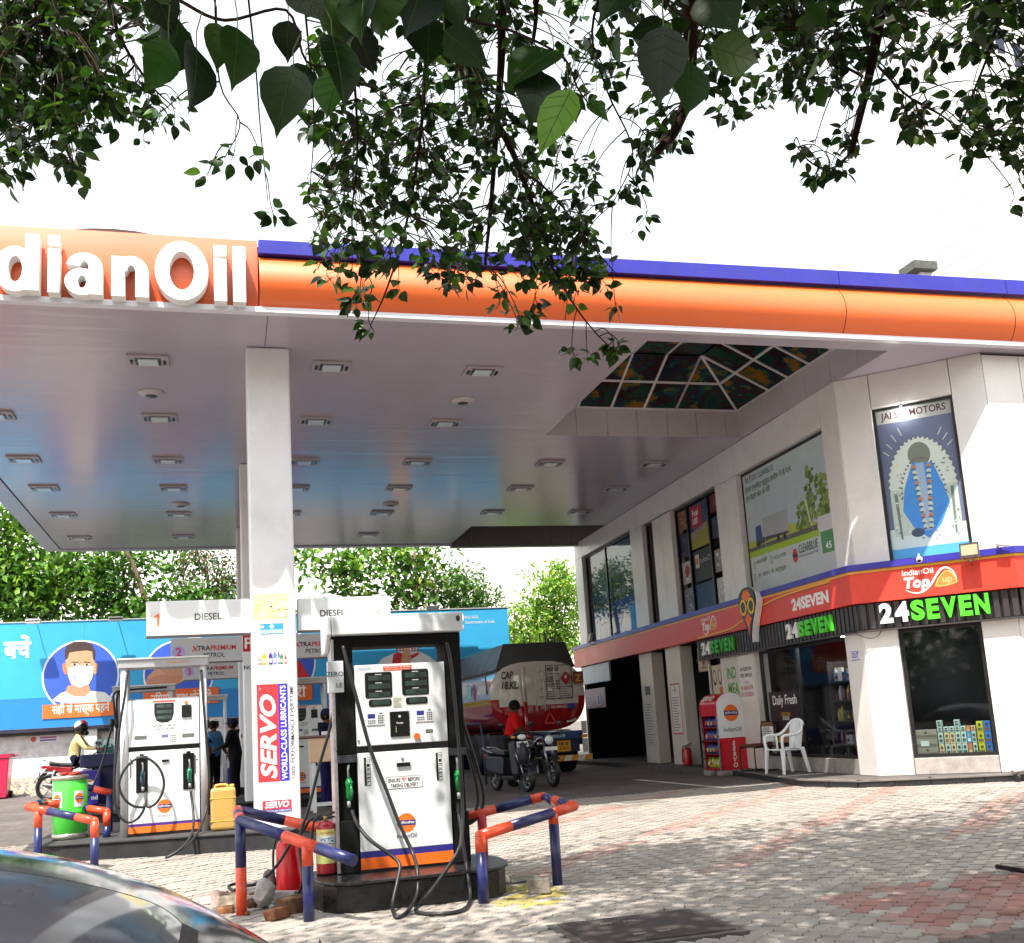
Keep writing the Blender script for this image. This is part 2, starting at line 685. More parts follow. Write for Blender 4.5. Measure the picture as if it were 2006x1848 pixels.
def ground_sheet():
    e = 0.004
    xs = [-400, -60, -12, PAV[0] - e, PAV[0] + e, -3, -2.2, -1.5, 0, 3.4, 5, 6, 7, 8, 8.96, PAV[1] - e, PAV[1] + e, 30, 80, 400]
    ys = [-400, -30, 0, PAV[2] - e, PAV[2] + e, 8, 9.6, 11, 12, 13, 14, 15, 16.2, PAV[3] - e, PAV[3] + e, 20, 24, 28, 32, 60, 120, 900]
    mb = MB(S(112, 104, 100))  # darker than the pavers: canopy shade is put into this colour
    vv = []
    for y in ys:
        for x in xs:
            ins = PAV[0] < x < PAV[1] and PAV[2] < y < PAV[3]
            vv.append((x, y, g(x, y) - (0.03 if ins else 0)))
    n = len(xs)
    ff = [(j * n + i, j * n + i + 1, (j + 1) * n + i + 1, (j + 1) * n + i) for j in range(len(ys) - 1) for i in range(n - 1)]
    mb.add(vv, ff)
    m = attr_mat('forecourt_concrete', 0.85, noise=0.35, nscale=1.6, bump=0.3, bscale=45, spec=0.25, dirt=0.30)
    n_, l = m.node_tree.nodes, m.node_tree.links
    geo = n_.new('ShaderNodeNewGeometry')
    mp = n_.new('ShaderNodeMapping')
    mp.inputs['Rotation'].default_value = (0, 0, R(42))
    l.new(geo.outputs['Position'], mp.inputs['Vector'])
    br = n_.new('ShaderNodeTexBrick')
    br.inputs['Scale'].default_value = 1.0
    br.inputs['Brick Width'].default_value = 0.225
    br.inputs['Row Height'].default_value = 0.1125
    br.inputs['Mortar Size'].default_value = 0.006
    br.inputs['Color1'].default_value = (1, 1, 1, 1)
    br.inputs['Color2'].default_value = (0.8, 0.8, 0.8, 1)
    br.inputs['Mortar'].default_value = (0.45, 0.45, 0.45, 1)
    l.new(mp.outputs[0], br.inputs['Vector'])
    b = n_['Principled BSDF']
    old = b.inputs['Base Color'].links[0].from_socket
    mu = n_.new('ShaderNodeVectorMath')
    mu.operation = 'MULTIPLY'
    l.new(old, mu.inputs[0])
    l.new(br.outputs['Color'], mu.inputs[1])
    l.new(mu.outputs[0], b.inputs['Base Color'])
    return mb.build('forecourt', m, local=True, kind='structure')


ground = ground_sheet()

PAVM = attr_mat('concrete_paver', 0.88, noise=0.22, nscale=2.2, bump=0.4, bscale=80, spec=0.2, dirt=0.38)
PW, PH = 0.235, 0.118


def paver_outline():
    k = 0.11
    xs = [-0.5, -0.375, -0.125, 0.125, 0.375, 0.5]
    wv = [0, k, -k, k, -k, 0]
    lo = [(x, -0.5 + o) for x, o in zip(xs, wv)]
    hi = [(x, 0.5 + o) for x, o in zip(reversed(xs), reversed(wv))]
    return [(x * (PW - 0.005), y * PH - (0.0018 if y > 0 else -0.0018)) for x, y in lo + hi]


PO = paver_outline()


def paver_mesh(col, name):
    mb = MB(col)
    n = len(PO)
    ins = [(x * 0.975, y * 0.955) for x, y in PO]
    vv = [(x, y, 0) for x, y in ins] + [(x, y, -0.004) for x, y in PO] + [(x, y, -0.05) for x, y in PO]
    ff = [tuple(range(n))]
    for a in (0, n):
        ff += [(a + i, a + n + i, a + n + (i + 1) % n, a + (i + 1) % n) for i in range(n)]
    mb.add(vv, ff)
    return mb.mesh(name, PAVM)


PCOL = [S(158, 150, 143), S(152, 144, 137), S(164, 155, 147), S(155, 146, 140)]
PRED = [S(154, 112, 106), S(152, 120, 114), S(158, 130, 124)]
PFAD = [S(158, 130, 122), S(158, 136, 128), S(162, 142, 134)]
PYEL = [S(166, 152, 88), S(156, 146, 96)]
ALLC = PCOL + PRED + PFAD + PYEL
PMESH = [paver_mesh(c, 'paver') for c in ALLC]
ca, sa = math.cos(R(42)), math.sin(R(42))


def proj(X, Y, Z):
    d = V((X, Y, Z - CAM_H))
    zf = d.dot(_f)
    return (PX + FX * d.dot(CR) / zf, PY_ - FX * d.dot(CU) / zf) if zf > 0.1 else (-9999, -9999)


def lay_pavers():
    cells = []
    nu, nv = int(30 / PW), int(30 / PH)
    for i in range(-nu, nu):
        for j in range(-nv, nv):
            u, v = i * PW + (0.5 * PW if j % 2 else 0), j * PH
            X, Y = 5 + u * ca - v * sa, 11 + u * sa + v * ca
            if not (PAV[0] < X < PAV[1] and PAV[2] < Y < PAV[3]):
                continue
            if 2.2 < X < 3.37 and 6.58 < Y < 7.6:
                continue
            if X > 9.6 and Y > 15.6 - (X - 9.6) * 0.95:
                continue
            st = X * 0.67 - Y * 0.74
            k = (st + 5.5) / 1.76
            c = rnd.randrange(4)
            d = abs(k - round(k)) * 1.76
            if d < 0.17 and Y > 8.9 and X > 2.6 and rnd.random() < 0.85:
                c = 7 + rnd.randrange(3)
            if X > 4.2 and Y < 7.25 + 0.1 * math.sin(X * 3) and rnd.random() < 0.85:
                c = 4 + rnd.randrange(3)
            if (X - 2.45) ** 2 / 0.12 + (Y - 9.0) ** 2 / 0.32 < 1 and rnd.random() < 0.85:
                c = 10 + rnd.randrange(2)
            px, py = proj(X, Y, g(X, Y))
            vis = 0 < px < 2006 and 0 < py < 1848
            cells.append((X, Y, c, vis))
    near = sorted([q for q in cells if q[3]], key=lambda q: q[0] ** 2 + q[1] ** 2)[:300]
    ns = set((q[0], q[1]) for q in near)
    for X, Y, c, _ in near:
        o = bpy.data.objects.new('paver', PMESH[c])
        COL.objects.link(o)
        o.parent = ground
        o.location = (X, Y, g(X, Y) + rnd.gauss(0, 0.003))
        o.rotation_euler = (rnd.gauss(0, 0.006), rnd.gauss(0, 0.006), R(42) + rnd.gauss(0, 0.02))
    rest = [q for q in cells if (q[0], q[1]) not in ns]
    cols = ALLC
    base = np.array([(x, y, 0) for x, y in [(a * 0.985, b * 0.975) for a, b in PO]] + [(x, y, -0.035) for x, y in PO])
    n = len(PO)
    fb = [list(range(n))] + [[i, n + i, n + (i + 1) % n, (i + 1) % n] for i in range(n)]
    vs_, fs_, cs_ = [], [], []
    for q, (X, Y, c, _) in enumerate(rest):
        a = R(42) + rnd.gauss(0, 0.015)
        cc, ss = math.cos(a), math.sin(a)
        p = base.copy()
        x = p[:, 0] * cc - p[:, 1] * ss + X
        y = p[:, 0] * ss + p[:, 1] * cc + Y
        z = p[:, 2] + g(X, Y) + rnd.gauss(0, 0.002) + (p[:, 0]) * rnd.gauss(0, 0.006)
        vs_.append(np.stack([x, y, z], 1))
        fs_ += [tuple(k + q * 2 * n for k in f) for f in fb]
        cs_ += [cols[c]] * len(fb)
    mb = MB()
    mb.v = [tuple(r) for r in np.concatenate(vs_)]
    mb.f, mb.c, mb.s = fs_, cs_, [False] * len(fs_)
    mb.build('paver_field', PAVM, ground, local=True, kind='stuff')


lay_pavers()

# ------------------------------------------------------------------ covers let into the paving
t = thing('manhole_cover', 'large dark square manhole cover with four lifting slots in the shaded paving', 'manhole cover', (2.78, 7.09, 0))
mb = MB(S(92, 86, 82))
mb.box(2.225, 6.605, -0.03, 3.345, 7.575, 0.004)
mb.build('frame', CONC, t, bevel=0.004)
mb = MB(S(66, 60, 58))
mb.box(2.29, 6.67, -0.02, 3.28, 7.51, 0.014)
mb.build('plate', CONC, t, bevel=0.004)
for x, y in ((2.58, 7.3), (2.76, 7.3), (2.66, 6.86), (2.84, 6.86)):
    mb = MB(S(150, 146, 140))
    mb.box(x - 0.045, y - 0.02, 0.014, x + 0.045, y + 0.02, 0.022)
    mb.build('lifting_slot', METAL, t, bevel=0.004)
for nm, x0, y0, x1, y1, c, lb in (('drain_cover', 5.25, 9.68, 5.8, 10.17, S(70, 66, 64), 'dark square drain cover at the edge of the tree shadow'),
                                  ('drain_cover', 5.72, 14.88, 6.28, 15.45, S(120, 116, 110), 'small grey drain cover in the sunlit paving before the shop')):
    z = g(0, (y0 + y1) / 2)
    t = thing(nm, lb, 'drain cover', ((x0 + x1) / 2, (y0 + y1) / 2, z))
    mb = MB(S(150, 146, 140))
    mb.box(x0 - 0.09, y0 - 0.09, z - 0.04, x1 + 0.09, y1 + 0.09, z + 0.012)
    mb.build('surround', CONC, t, bevel=0.004)
    mb = MB(c)
    for k in range(9):
        yy = y0 + (y1 - y0) * k / 9
        mb.box(x0, yy, z - 0.02, x1, yy + (y1 - y0) / 9 - 0.018, z + 0.018)
    mb.build('grille', METAL if c[0] < 0.1 else CONC, t)

# ================================================================== CANOPY
ZS = 6.7
canopy = thing('canopy', 'large flat filling station canopy with orange and blue curved fascia', 'canopy', (0.63, 13.9, 0))
CB = S(178, 168, 180)


def sheet(mb, x0, y0, x1, y1, z, up=False):
    q = [(x0, y0, z), (x0, y1, z), (x1, y1, z), (x1, y0, z)]
    mb.add(q if not up else q[::-1], [(0, 1, 2, 3)])


mb = MB(CB)
for a in ((-4.08, 12.72, 5.85, 29.1), (5.85, 17.87, 6.43, 29.1), (6.43, 17.87, 11.0, 26.55), (5.85, 12.72, 15, 13.05), (9.85, 13.05, 15, 17.87)):
    sheet(mb, *a, ZS)
mb.build('soffit', SOFFIT, canopy)
mb = MB(S(30, 30, 32))                              # dark joints of the soffit
mb.box(0.607, 12.73, ZS - 0.004, 0.613, 13.82, ZS - 0.001)
mb.box(-4.09, 12.72, ZS - 0.006, -4.06, 29.1, ZS - 0.001)
mb.build('soffit_joint', MATTE, canopy)
mb = MB(S(130, 128, 126))
sheet(mb, -4.45, 12.7, 5.85, 29.4, 7.60, True)
sheet(mb, 5.85, 17.87, 15, 29.4, 7.60, True)
sheet(mb, 5.85, 12.7, 15, 13.05, 7.60, True)
sheet(mb, 9.85, 13.05, 15, 17.87, 7.60, True)
mb.build('roof_deck', CONC, canopy)
# left and rear edge flanges
mb = MB(S(186, 182, 192))
mb.box(-4.45, 12.72, 6.69, -4.085, 29.4, 7.7)
mb.build('edge_flange', ACP, canopy)
mb = MB(S(170, 166, 174))
mb.box(-4.08, 29.1, 6.67, 6.43, 29.4, 7.7)
mb.build('rear_fascia', ACP, canopy)
x = 6.43
while x < 10.9:
    mb = MB(S(112, 108, 106))
    mb.box(x + 0.006, 29.1, 6.6, x + 0.60, 29.38, 7.66)
    mb.build('dark_fascia_panel', PAINT, canopy)
    x += 0.61
mb = MB(S(60, 58, 60))
mb.box(6.39, 26.55, 6.705, 6.42, 29.1, 7.6)
mb.build('notch_side', PAINT, canopy)
# front fascia: white drip flange, orange bulged panels, blue cap
mb = MB(S(222, 220, 228))
mb.box(-4.45, 12.60, 6.685, 15, 12.715, 6.76)
mb.build('drip_flange', ACP, canopy, bevel=0.006)


def fascia_profile():
    o = []
    for i in range(11):
        a = i / 10
        o.append((12.66 - 0.19 * math.sin(math.pi * a) ** 0.85, a))
    return o


FPR = fascia_profile()
XJ = [0.5, 4.52, 8.8, 11.75, 15.0]
for a, b in zip(XJ, XJ[1:]):
    mb = MB(S(240, 108, 44))
    mb.smooth = True
    vv = []
    for y, t_ in FPR:
        vv += [(q_, y, 6.74 + t_ * (7.44 + 0.0055 * (q_ - 0.5) - 6.74)) for q_ in (a + 0.006, b - 0.006)]
    mb.add(vv, [(2 * i, 2 * i + 1, 2 * i + 3, 2 * i + 2) for i in range(len(FPR) - 1)])
    mb.build('orange_panel', ORA := attr_mat('orange_cladding', 0.42, noise=0.08, nscale=0.7, coat=0.15, dirt=0.06, spec=0.8) if a == 0.5 else ORA, canopy)
    mb = MB(S(42, 40, 158))
    za, zb = a - 0.5, b - 0.5
    hi = (7.635 + 0.0105 * za, 7.635 + 0.0105 * zb)
    a, b = a + 0.005, b - 0.005
    lo = (7.45 + 0.0055 * za, 7.45 + 0.0055 * zb)
    mb.hexa([(a, 12.56, lo[0]), (b, 12.56, lo[1]), (b, 12.7, lo[1]), (a, 12.7, lo[0]), (a, 12.56, hi[0]), (b, 12.56, hi[1]), (b, 12.7, hi[1]), (a, 12.7, hi[0])])
    mb.build('blue_cap', PAINT, canopy, bevel=0.006)
mb = MB(S(40, 20, 20))
mb.box(0.5, 12.665, 6.765, 15, 12.70, 7.45)
mb.build('fascia_backing', MATTE, canopy)
for a, b in ((-4.45, -0.0), (0.0, 0.494)):
    mb = MB(S(222, 90, 34))
    mb.smooth = True
    prof = [(12.68 - 0.05 * math.sin(math.pi * i / 6), 6.745 + i / 6 * 0.925) for i in range(7)]
    vv = []
    for y, z in prof:
        vv += [(a + 0.001, y, z), (b - 0.001, y, z)]
    mb.add(vv, [(2 * i, 2 * i + 1, 2 * i + 3, 2 * i + 2) for i in range(6)])
    mb.build('letter_panel', ORA, canopy)
mb = MB(S(236, 112, 48))
mb.box(-4.45, 12.735, 6.765, 0.494, 12.78, 7.66)
mb.build('panel_return', PAINT, canopy)
# the built-up letters (only dianOil is in the picture; the two before it stand left of the frame)
FF = Frame((0, 12.62, 0), (1, 0, 0), (0, 0, 1))
sign = thing('fascia_sign', 'big white raised letters IndianOil on the orange canopy edge', 'sign', (-1.0, 12.5, 6.8))


LD = 0.19


def bar(mb, x0, z0, x1, z1, d=LD):
    mb.fbox(FF, x0, z0, 0.012, x1, z1, d)


def loop(mb, cx, cz, rx, rz, wx, wz, a0=0, a1=360, d=LD, k=44):
    full = a1 - a0 >= 360
    m_ = k if full else k + 1
    vv = []
    for i in range(m_):
        a = R(a0 + (a1 - a0) * i / k)
        c_, s_ = math.cos(a), math.sin(a)
        for nn in (0.012, d):
            vv += [FF.p(cx + rx * c_, cz + rz * s_, nn), FF.p(cx + (rx - wx) * c_, cz + (rz - wz) * s_, nn)]
    q_ = lambda i, j: (i % m_) * 4 + j
    for i in range(k):
        mb.add([], [])
    b = len(mb.v)
    mb.add(vv, [(q_(i, 2), q_(i + 1, 2), q_(i + 1, 3), q_(i, 3)) for i in range(k)] + [(q_(i, 0), q_(i + 1, 0), q_(i + 1, 2), q_(i, 2)) for i in range(k)] + [(q_(i, 3), q_(i + 1, 3), q_(i + 1, 1), q_(i, 1)) for i in range(k)])
    if not full:
        mb.add([vv[0], vv[1], vv[3], vv[2]], [(0, 1, 2, 3)])
        mb.add(vv[-4:], [(0, 2, 3, 1)])


def letter(ch, x0, x1, z0, z1, xh=0.52):
    mb = MB(S(244, 244, 242))
    W = x1 - x0
    st = 0.152
    if ch == 'l' or ch == 'I':
        bar(mb, x0, z0, x1, z1)
    elif ch == 'i':
        bar(mb, x0, z0, x1, z0 + 0.545)
        bar(mb, x0, z1 - 0.125, x1, z1)
    elif ch == 'O':
        loop(mb, (x0 + x1) / 2, (z0 + z1) / 2, W / 2, (z1 - z0) / 2, 0.165, 0.135, k=60)
    elif ch == 'd':
        bar(mb, x1 - st, z0 + 0.012, x1, z1, LD + 0.002)
        loop(mb, x0 + (W - 0.03) / 2, z0 + 0.27, (W - 0.03) / 2, 0.28, 0.15, 0.12)
    elif ch == 'n':
        bar(mb, x0, z0, x0 + st, z1 - 0.01, LD + 0.002)
        loop(mb, x0 + W * 0.53, z1 - 0.22, W * 0.47, 0.22, 0.148, 0.115, 0, 165)
        bar(mb, x1 - st, z0, x1, z1 - 0.215, LD + 0.001)
    elif ch == 'a':
        bar(mb, x1 - st - 0.02, z0 + 0.012, x1 - 0.02, z1 - 0.17, LD + 0.002)
        loop(mb, x0 + W * 0.5, z1 - 0.175, W * 0.46, 0.175, 0.15, 0.105, 0, 172)
        loop(mb, x0 + W * 0.44, z0 + 0.165, W * 0.44, 0.168, 0.145, 0.088, 0, 360, LD + 0.001)
    mb.build('letter', PAINT, sign)


kx = lambda px: PY(px, 540, 12.5).x
for ch, a, b, z0, z1 in (('d', -10, 78, 6.80, 7.52), ('i', 95, 118, 6.80, 7.52), ('a', 128, 205, 6.785, 7.32), ('n', 219, 292, 6.79, 7.31), ('O', 304, 408, 6.775, 7.545), ('i', 419, 444, 6.79, 7.52), ('l', 456, 481, 6.79, 7.52)):
    letter(ch, kx(a), kx(b), 1.45 + (z0 - 1.45) * 0.99, 1.45 + (z1 - 1.45) * 0.99)
letter('n', -3.07, -2.62, 6.735, 7.25)
letter('I', -3.36, -3.20, 6.735, 7.46)
# dark curved roof edge rising behind the letters
mb = MB(S(70, 40, 36))
xs = np.linspace(-3.7, 0.9, 17)
for a, b in zip(xs, xs[1:]):
    za, zb = [8.66 - (q + 1.4) ** 2 / 6 for q in (a, b)]
    mb.add([(a, 14.6, 7.6), (b, 14.6, 7.6), (b, 14.6, zb), (a, 14.6, za), (a, 18, 7.6), (b, 18, 7.6), (b, 18, zb), (a, 18, za)],
           [(0, 1, 2, 3), (3, 2, 6, 7), (5, 4, 7, 6)])
mb.build('roof_vault', PAINT, canopy)

# ------------------------------------------------------------------ lights and speakers in the soffit
lights = [(-0.93, 14.48), (1.57, 14.48), (3.81, 14.48), (-3.36, 17.17), (-0.93, 17.17), (1.57, 17.17), (3.79, 17.17)]
for y in (19.85, 22.1, 24.7):
    lights += [(xx, y) for xx in (-3.4, -0.93, 1.57, 3.78, 6.55, 8.86)]
lights += [(-3.4, 27.5), (-0.93, 27.5), (3.8, 27.5)]
rows = {14.48: 'row nearest the road', 17.17: 'second row from the road', 19.85: 'third row from the road', 22.1: 'fourth row from the road', 24.7: 'fifth row from the road', 27.5: 'row at the rear edge'}
cols_ = {-3.4: 'at the left edge', -3.36: 'at the left edge', -0.93: 'left of the white columns', 1.57: 'just right of the white columns', 3.81: 'in the middle', 3.79: 'in the middle', 3.78: 'in the middle', 3.8: 'in the middle', 6.55: 'beside the dark reflection', 8.86: 'nearest the shop wall'}
lt0 = None
for x, y in lights:
    lab = 'recessed ceiling light %s, %s' % (cols_[x], rows[y])
    if lt0 is None:
        lt0 = thing('ceiling_light', lab, 'ceiling light', (x, y, ZS), 0, 'recessed lights in the canopy ceiling')
        mb = MB(S(176, 166, 172))
        w_, d_ = 0.27, 0.22
        for a in ((-w_, -d_, w_, -d_ + 0.07), (-w_, d_ - 0.07, w_, d_), (-w_, -d_ + 0.07, -w_ + 0.1, d_ - 0.07), (w_ - 0.1, -d_ + 0.07, w_, d_ - 0.07)):
            mb.box(a[0], a[1], -0.035, a[2], a[3], -0.002)
        mb.build('frame', PAINT, lt0, local=True, bevel=0.006)
        mb = MB(S(96, 96, 100))
        mb.box(-0.17, -0.15, -0.03, 0.17, 0.15, -0.012)
        mb.build('reflector', METAL, lt0, local=True)
        mb = MB(S(210, 220, 226))
        mb.box(-0.13, -0.11, -0.055, 0.13, 0.11, -0.03)
        mb.build('lens', GLOSS, lt0, local=True, bevel=0.005)
        for sx in (-1, 1):
            mb = MB(S(30, 30, 32))
            mb.box(sx * 0.215 - 0.018, -0.07, -0.05, sx * 0.215 + 0.018, 0.07, -0.035)
            mb.build('clip', GLOSS, lt0, local=True)
    else:
        dup(lt0, (x, y, ZS), label=lab)
sp0 = None
for x, y, lab in ((-0.98, 15.91, 'round ceiling speaker at front left of the white column'), (3.83, 15.91, 'round ceiling speaker at front right of the white column'),
                  (-0.85, 23.67, 'round ceiling speaker towards the rear left of the columns'), (3.84, 23.7, 'round ceiling speaker towards the rear right of the columns')):
    if sp0 is None:
        sp0 = thing('ceiling_speaker', lab, 'speaker', (x, y, ZS), 0, 'round speakers in the canopy ceiling')
        MB(S(196, 188, 192)).lathe([(0.10, -0.06), (0.17, -0.035), (0.19, -0.015), (0.19, -0.001)], n=24).build('rim', PAINT, sp0, local=True)
        MB(S(60, 58, 58)).lathe([(0.0, -0.064), (0.085, -0.064), (0.095, -0.058)], n=20).build('grille', PAINT, sp0, local=True)
    else:
        dup(sp0, (x, y, ZS), label=lab)

# ------------------------------------------------------------------ stained skylight in the recess
sky_t = thing('skylight', 'stained glass hipped skylight with white bars set in the canopy ceiling', 'skylight', (7.8, 15.4, 7.25))


def stain():
    m = bpy.data.materials.new('stained_glass')
    m.use_nodes = True
    n, l = m.node_tree.nodes, m.node_tree.links
    b = n['Principled BSDF']
    o = n['Material Output']
    geo = n.new('ShaderNodeNewGeometry')
    t = n.new('ShaderNodeTexNoise')
    t.inputs['Scale'].default_value = 1.5
    t.inputs['Detail'].default_value = 9
    t.inputs['Roughness'].default_value = 0.62
    l.new(geo.outputs['Position'], t.inputs['Vector'])
    cr_ = n.new('ShaderNodeValToRGB')
    e = cr_.color_ramp.elements
    e[0].position, e[0].color = 0.34, (0.004, 0.03, 0.05, 1)
    e[1].position, e[1].color = 0.66, (0.20, 0.11, 0.015, 1)
    for p, c in ((0.42, (0.006, 0.06, 0.04, 1)), (0.48, (0.05, 0.008, 0.012, 1)), (0.535, (0.006, 0.035, 0.06, 1)), (0.56, (0.01, 0.09, 0.05, 1)), (0.585, (0.17, 0.09, 0.012, 1))):
        q = e.new(p)
        q.color = c
    l.new(t.outputs[0], cr_.inputs[0])
    l.new(cr_.outputs[0], b.inputs['Base Color'])
    b.inputs['Roughness'].default_value = 0.15
    tr = n.new('ShaderNodeBsdfTranslucent')
    l.new(cr_.outputs[0], tr.inputs[0])
    mx = n.new('ShaderNodeMixShader')
    mx.inputs[0].default_value = 0.5
    l.new(b.outputs[0], mx.inputs[1])
    l.new(tr.outputs[0], mx.inputs[2])
    l.new(mx.outputs[0], o.inputs[0])
    return m


STAIN = stain()
bx0, bx1, by0, by1, bz = 5.85, 9.85, 13.05, 17.87, 7.26
tx0, tx1, ty0, ty1, tz = 5.85, 8.53, 13.05, 16.6, 7.9
B4 = [V((bx0, by0, bz)), V((bx1, by0, bz)), V((bx1, by1, bz)), V((bx0, by1, bz))]
T4 = [V((tx0, ty0, tz)), V((tx1, ty0, tz)), V((tx1, ty1, tz)), V((tx0, ty1, tz))]


def pane_grid(a, b, c, d, nu, nv):      # quad a b (base) c d (top: d above a, c above b)
    P = [[(a.lerp(b, i / nu)).lerp(d.lerp(c, i / nu), j / nv) for i in range(nu + 1)] for j in range(nv + 1)]
    for j in range(nv):
        for i in range(nu):
            q = [P[j][i], P[j][i + 1], P[j + 1][i + 1], P[j + 1][i]]
            mb = MB()
            n = (q[1] - q[0]).cross(q[3] - q[0])
            n.normalize()
            mb.hexa([p for p in q] + [p + n * 0.012 for p in q])
            mb.build('pane', STAIN, sky_t)
    mb = MB(S(214, 206, 210))
    for j in range(nv + 1):
        mb.tube(P[j], 0.03, n=4, caps=False, smooth=False)
    for i in range(nu + 1):
        mb.tube([P[j][i] for j in range(nv + 1)], 0.03, n=4, caps=False, smooth=False)
    mb.build('glazing_bar', PAINT, sky_t)


kx1, ky1 = V((tx1, by1, bz)), V((bx1, ty1, bz))
pane_grid(kx1, B4[3], T4[3], T4[2], 4, 2)            # far slope
pane_grid(B4[1], ky1, T4[2], T4[1], 5, 2)            # slope over the shop side
pane_grid(B4[2], kx1, T4[2], T4[2] + V((0.01, 0, 0)), 1, 2)
pane_grid(ky1, B4[2], T4[2], T4[2] - V((0, 0.01, 0)), 1, 2)
pane_grid(T4[3], T4[2], T4[1], T4[0], 4, 4)
# recess sides
x = bx0
while x < bx1 - 0.05:
    mb = MB(S(190, 180, 182))
    mb.box(x + 0.004, by1, ZS + 0.002, min(x + 0.615, bx1), by1 + 0.04, bz)
    mb.build('recess_panel', ACP, canopy)
    x += 0.62
y = 13.05
while y < by1 - 0.05:
    mb = MB(S(190, 180, 182))
    mb.box(bx1, y + 0.004, ZS + 0.002, bx1 + 0.04, min(y + 0.775, by1), bz)
    mb.build('recess_panel', ACP, canopy)
    y += 0.78
mb = MB(S(180, 172, 176))
mb.box(bx0 - 0.04, 13.05, ZS + 0.002, bx0, by1, bz)
mb.build('recess_side', ACP, canopy)

# ------------------------------------------------------------------ columns
CF = Frame((0.645, 13.83, 0), (1, 0, 0), (0, 0, 1))


def column(y, lab):
    t = thing('canopy_column', lab, 'column', (0.645, y + 0.29, 0.27))
    mb = MB(S(236, 234, 238))
    mb.box(0.36, y, 0.24, 0.93, y + 0.57, 6.697)
    mb.build('cladding', ACP, t, bevel=0.035, seg=4)
    return t


col1 = column(13.83, 'white square canopy column with red lubricant banner at the front island')
col2 = column(20.08, 'plain white canopy column behind the banner column')
col3 = column(26.33, 'farthest white canopy column behind the rear pumps')
# prints on the front column
mb = MB()
F = Frame((0, 13.828, 0), (1, 0, 0), (0, 0, 1))
mb.frect(F, 0.385, 2.985, 0.83, 3.31, 0.001, col=S(238, 228, 160))
for k in range(26):
    px, pz = 0.40 + rnd.random() * 0.40, 2.99 + rnd.random() * 0.28
    mb.frect(F, px, pz, px + 0.02 + rnd.random() * 0.05, pz + 0.015 + rnd.random() * 0.03, 0.0016, col=rnd.choice([S(240, 200, 150), S(248, 240, 190), S(230, 190, 120), S(250, 246, 226)]))
mb.build('price_poster', PRINT, col1)
mb = MB()
mb.frect(F, 0.475, 2.785, 0.765, 2.925, 0.001, col=S(60, 150, 215))
mb.fell(F, 0.62, 2.885, 0.026, 0.026, 0.002, col=WHITE)
mb.fell(F, 0.505, 2.885, 0.018, 0.018, 0.002, col=WHITE)
mb.frect(F, 0.482, 2.79, 0.758, 2.848, 0.002, col=S(110, 180, 225))
mb.text(F, 'NO SMOKING', 0.62, 2.797, 0.044, w=0.262, n=0.003, align='C', col=WHITE, bold=0.03, fit=True)
mb.build('no_smoking_sign', PRINT, col1)
mb = MB()
for px, wd, h, c in ((0.455, 0.05, 0.07, S(150, 150, 150)), (0.515, 0.06, 0.12, S(214, 170, 60)), (0.595, 0.05, 0.13, S(80, 60, 150)), (0.65, 0.045, 0.14, S(110, 130, 210)), (0.70, 0.02, 0.15, S(90, 70, 160)), (0.735, 0.04, 0.11, S(50, 140, 90)), (0.785, 0.03, 0.09, S(200, 80, 90))):
    mb.frect(F, px - wd / 2, 2.395, px + wd / 2, 2.395 + h, 0.001, col=c)
    mb.frect(F, px - wd / 4, 2.395 + h, px + wd / 4, 2.395 + h + 0.022, 0.001, col=c)
    mb.frect(F, px - wd / 3, 2.42, px + wd / 3, 2.42 + h * 0.4, 0.002, col=S(235, 230, 215))
mb.build('oil_can_print', PRINT, col1)
mb = MB()
mb.frect(F, 0.412, 0.918, 0.68, 2.145, 0.001, col=S(222, 56, 62))
mb.frect(F, 0.68, 0.918, 0.80, 2.145, 0.001, col=S(58, 50, 190))
mb.text(F, 'SERVO', 0.648, 0.955, 0.205, w=1.06, n=0.002, col=WHITE, bold=0.035, shear=0.22, rot=90, fit=True)
mb.text(F, 'WORLD-CLASS LUBRICANTS', 0.775, 0.935, 0.072, w=1.185, n=0.002, col=WHITE, bold=0.022, rot=90, fit=True)
mb.text(F, '100% PERFORMANCE EVERYTIME', 0.872, 0.95, 0.05, w=1.17, n=0.002, col=S(80, 80, 86), bold=0.004, rot=90, fit=True)
mb.text(F, 'R', 0.448, 2.075, 0.022, n=0.002, col=WHITE)
mb.build('lubricant_banner', PRINT, col1)
mb = MB()
mb.frect(F, 0.455, 0.575, 0.815, 0.685, 0.001, col=S(214, 60, 78))
mb.frect(F, 0.455, 0.535, 0.815, 0.575, 0.001, col=S(52, 46, 140))
mb.text(F, 'SERVO', 0.635, 0.592, 0.08, w=0.30, n=0.002, align='C', col=WHITE, bold=0.035, shear=0.2, fit=True)
mb.text(F, 'WORLD-CLASS LUBRICANTS', 0.635, 0.545, 0.022, w=0.335, n=0.002, align='C', col=WHITE, bold=0.01, fit=True)
mb.build('small_lubricant_sign', PRINT, col1)
mb = MB()
F2 = Frame((0, 20.078, 0), (1, 0, 0), (0, 0, 1))
mb.frect(F2, 0.365, 3.08, 0.56, 3.44, 0.001, col=S(190, 30, 36))
mb.frect(F2, 0.365, 2.72, 0.56, 3.06, 0.001, col=S(225, 225, 228))
mb.text(F2, 'NO', 0.38, 2.75, 0.07, n=0.002, col=BLACK, bold=0.02)
mb.text(F2, 'P', 0.40, 3.14, 0.2, n=0.002, col=WHITE, bold=0.02)
mb.build('safety_notice', PRINT, col2)


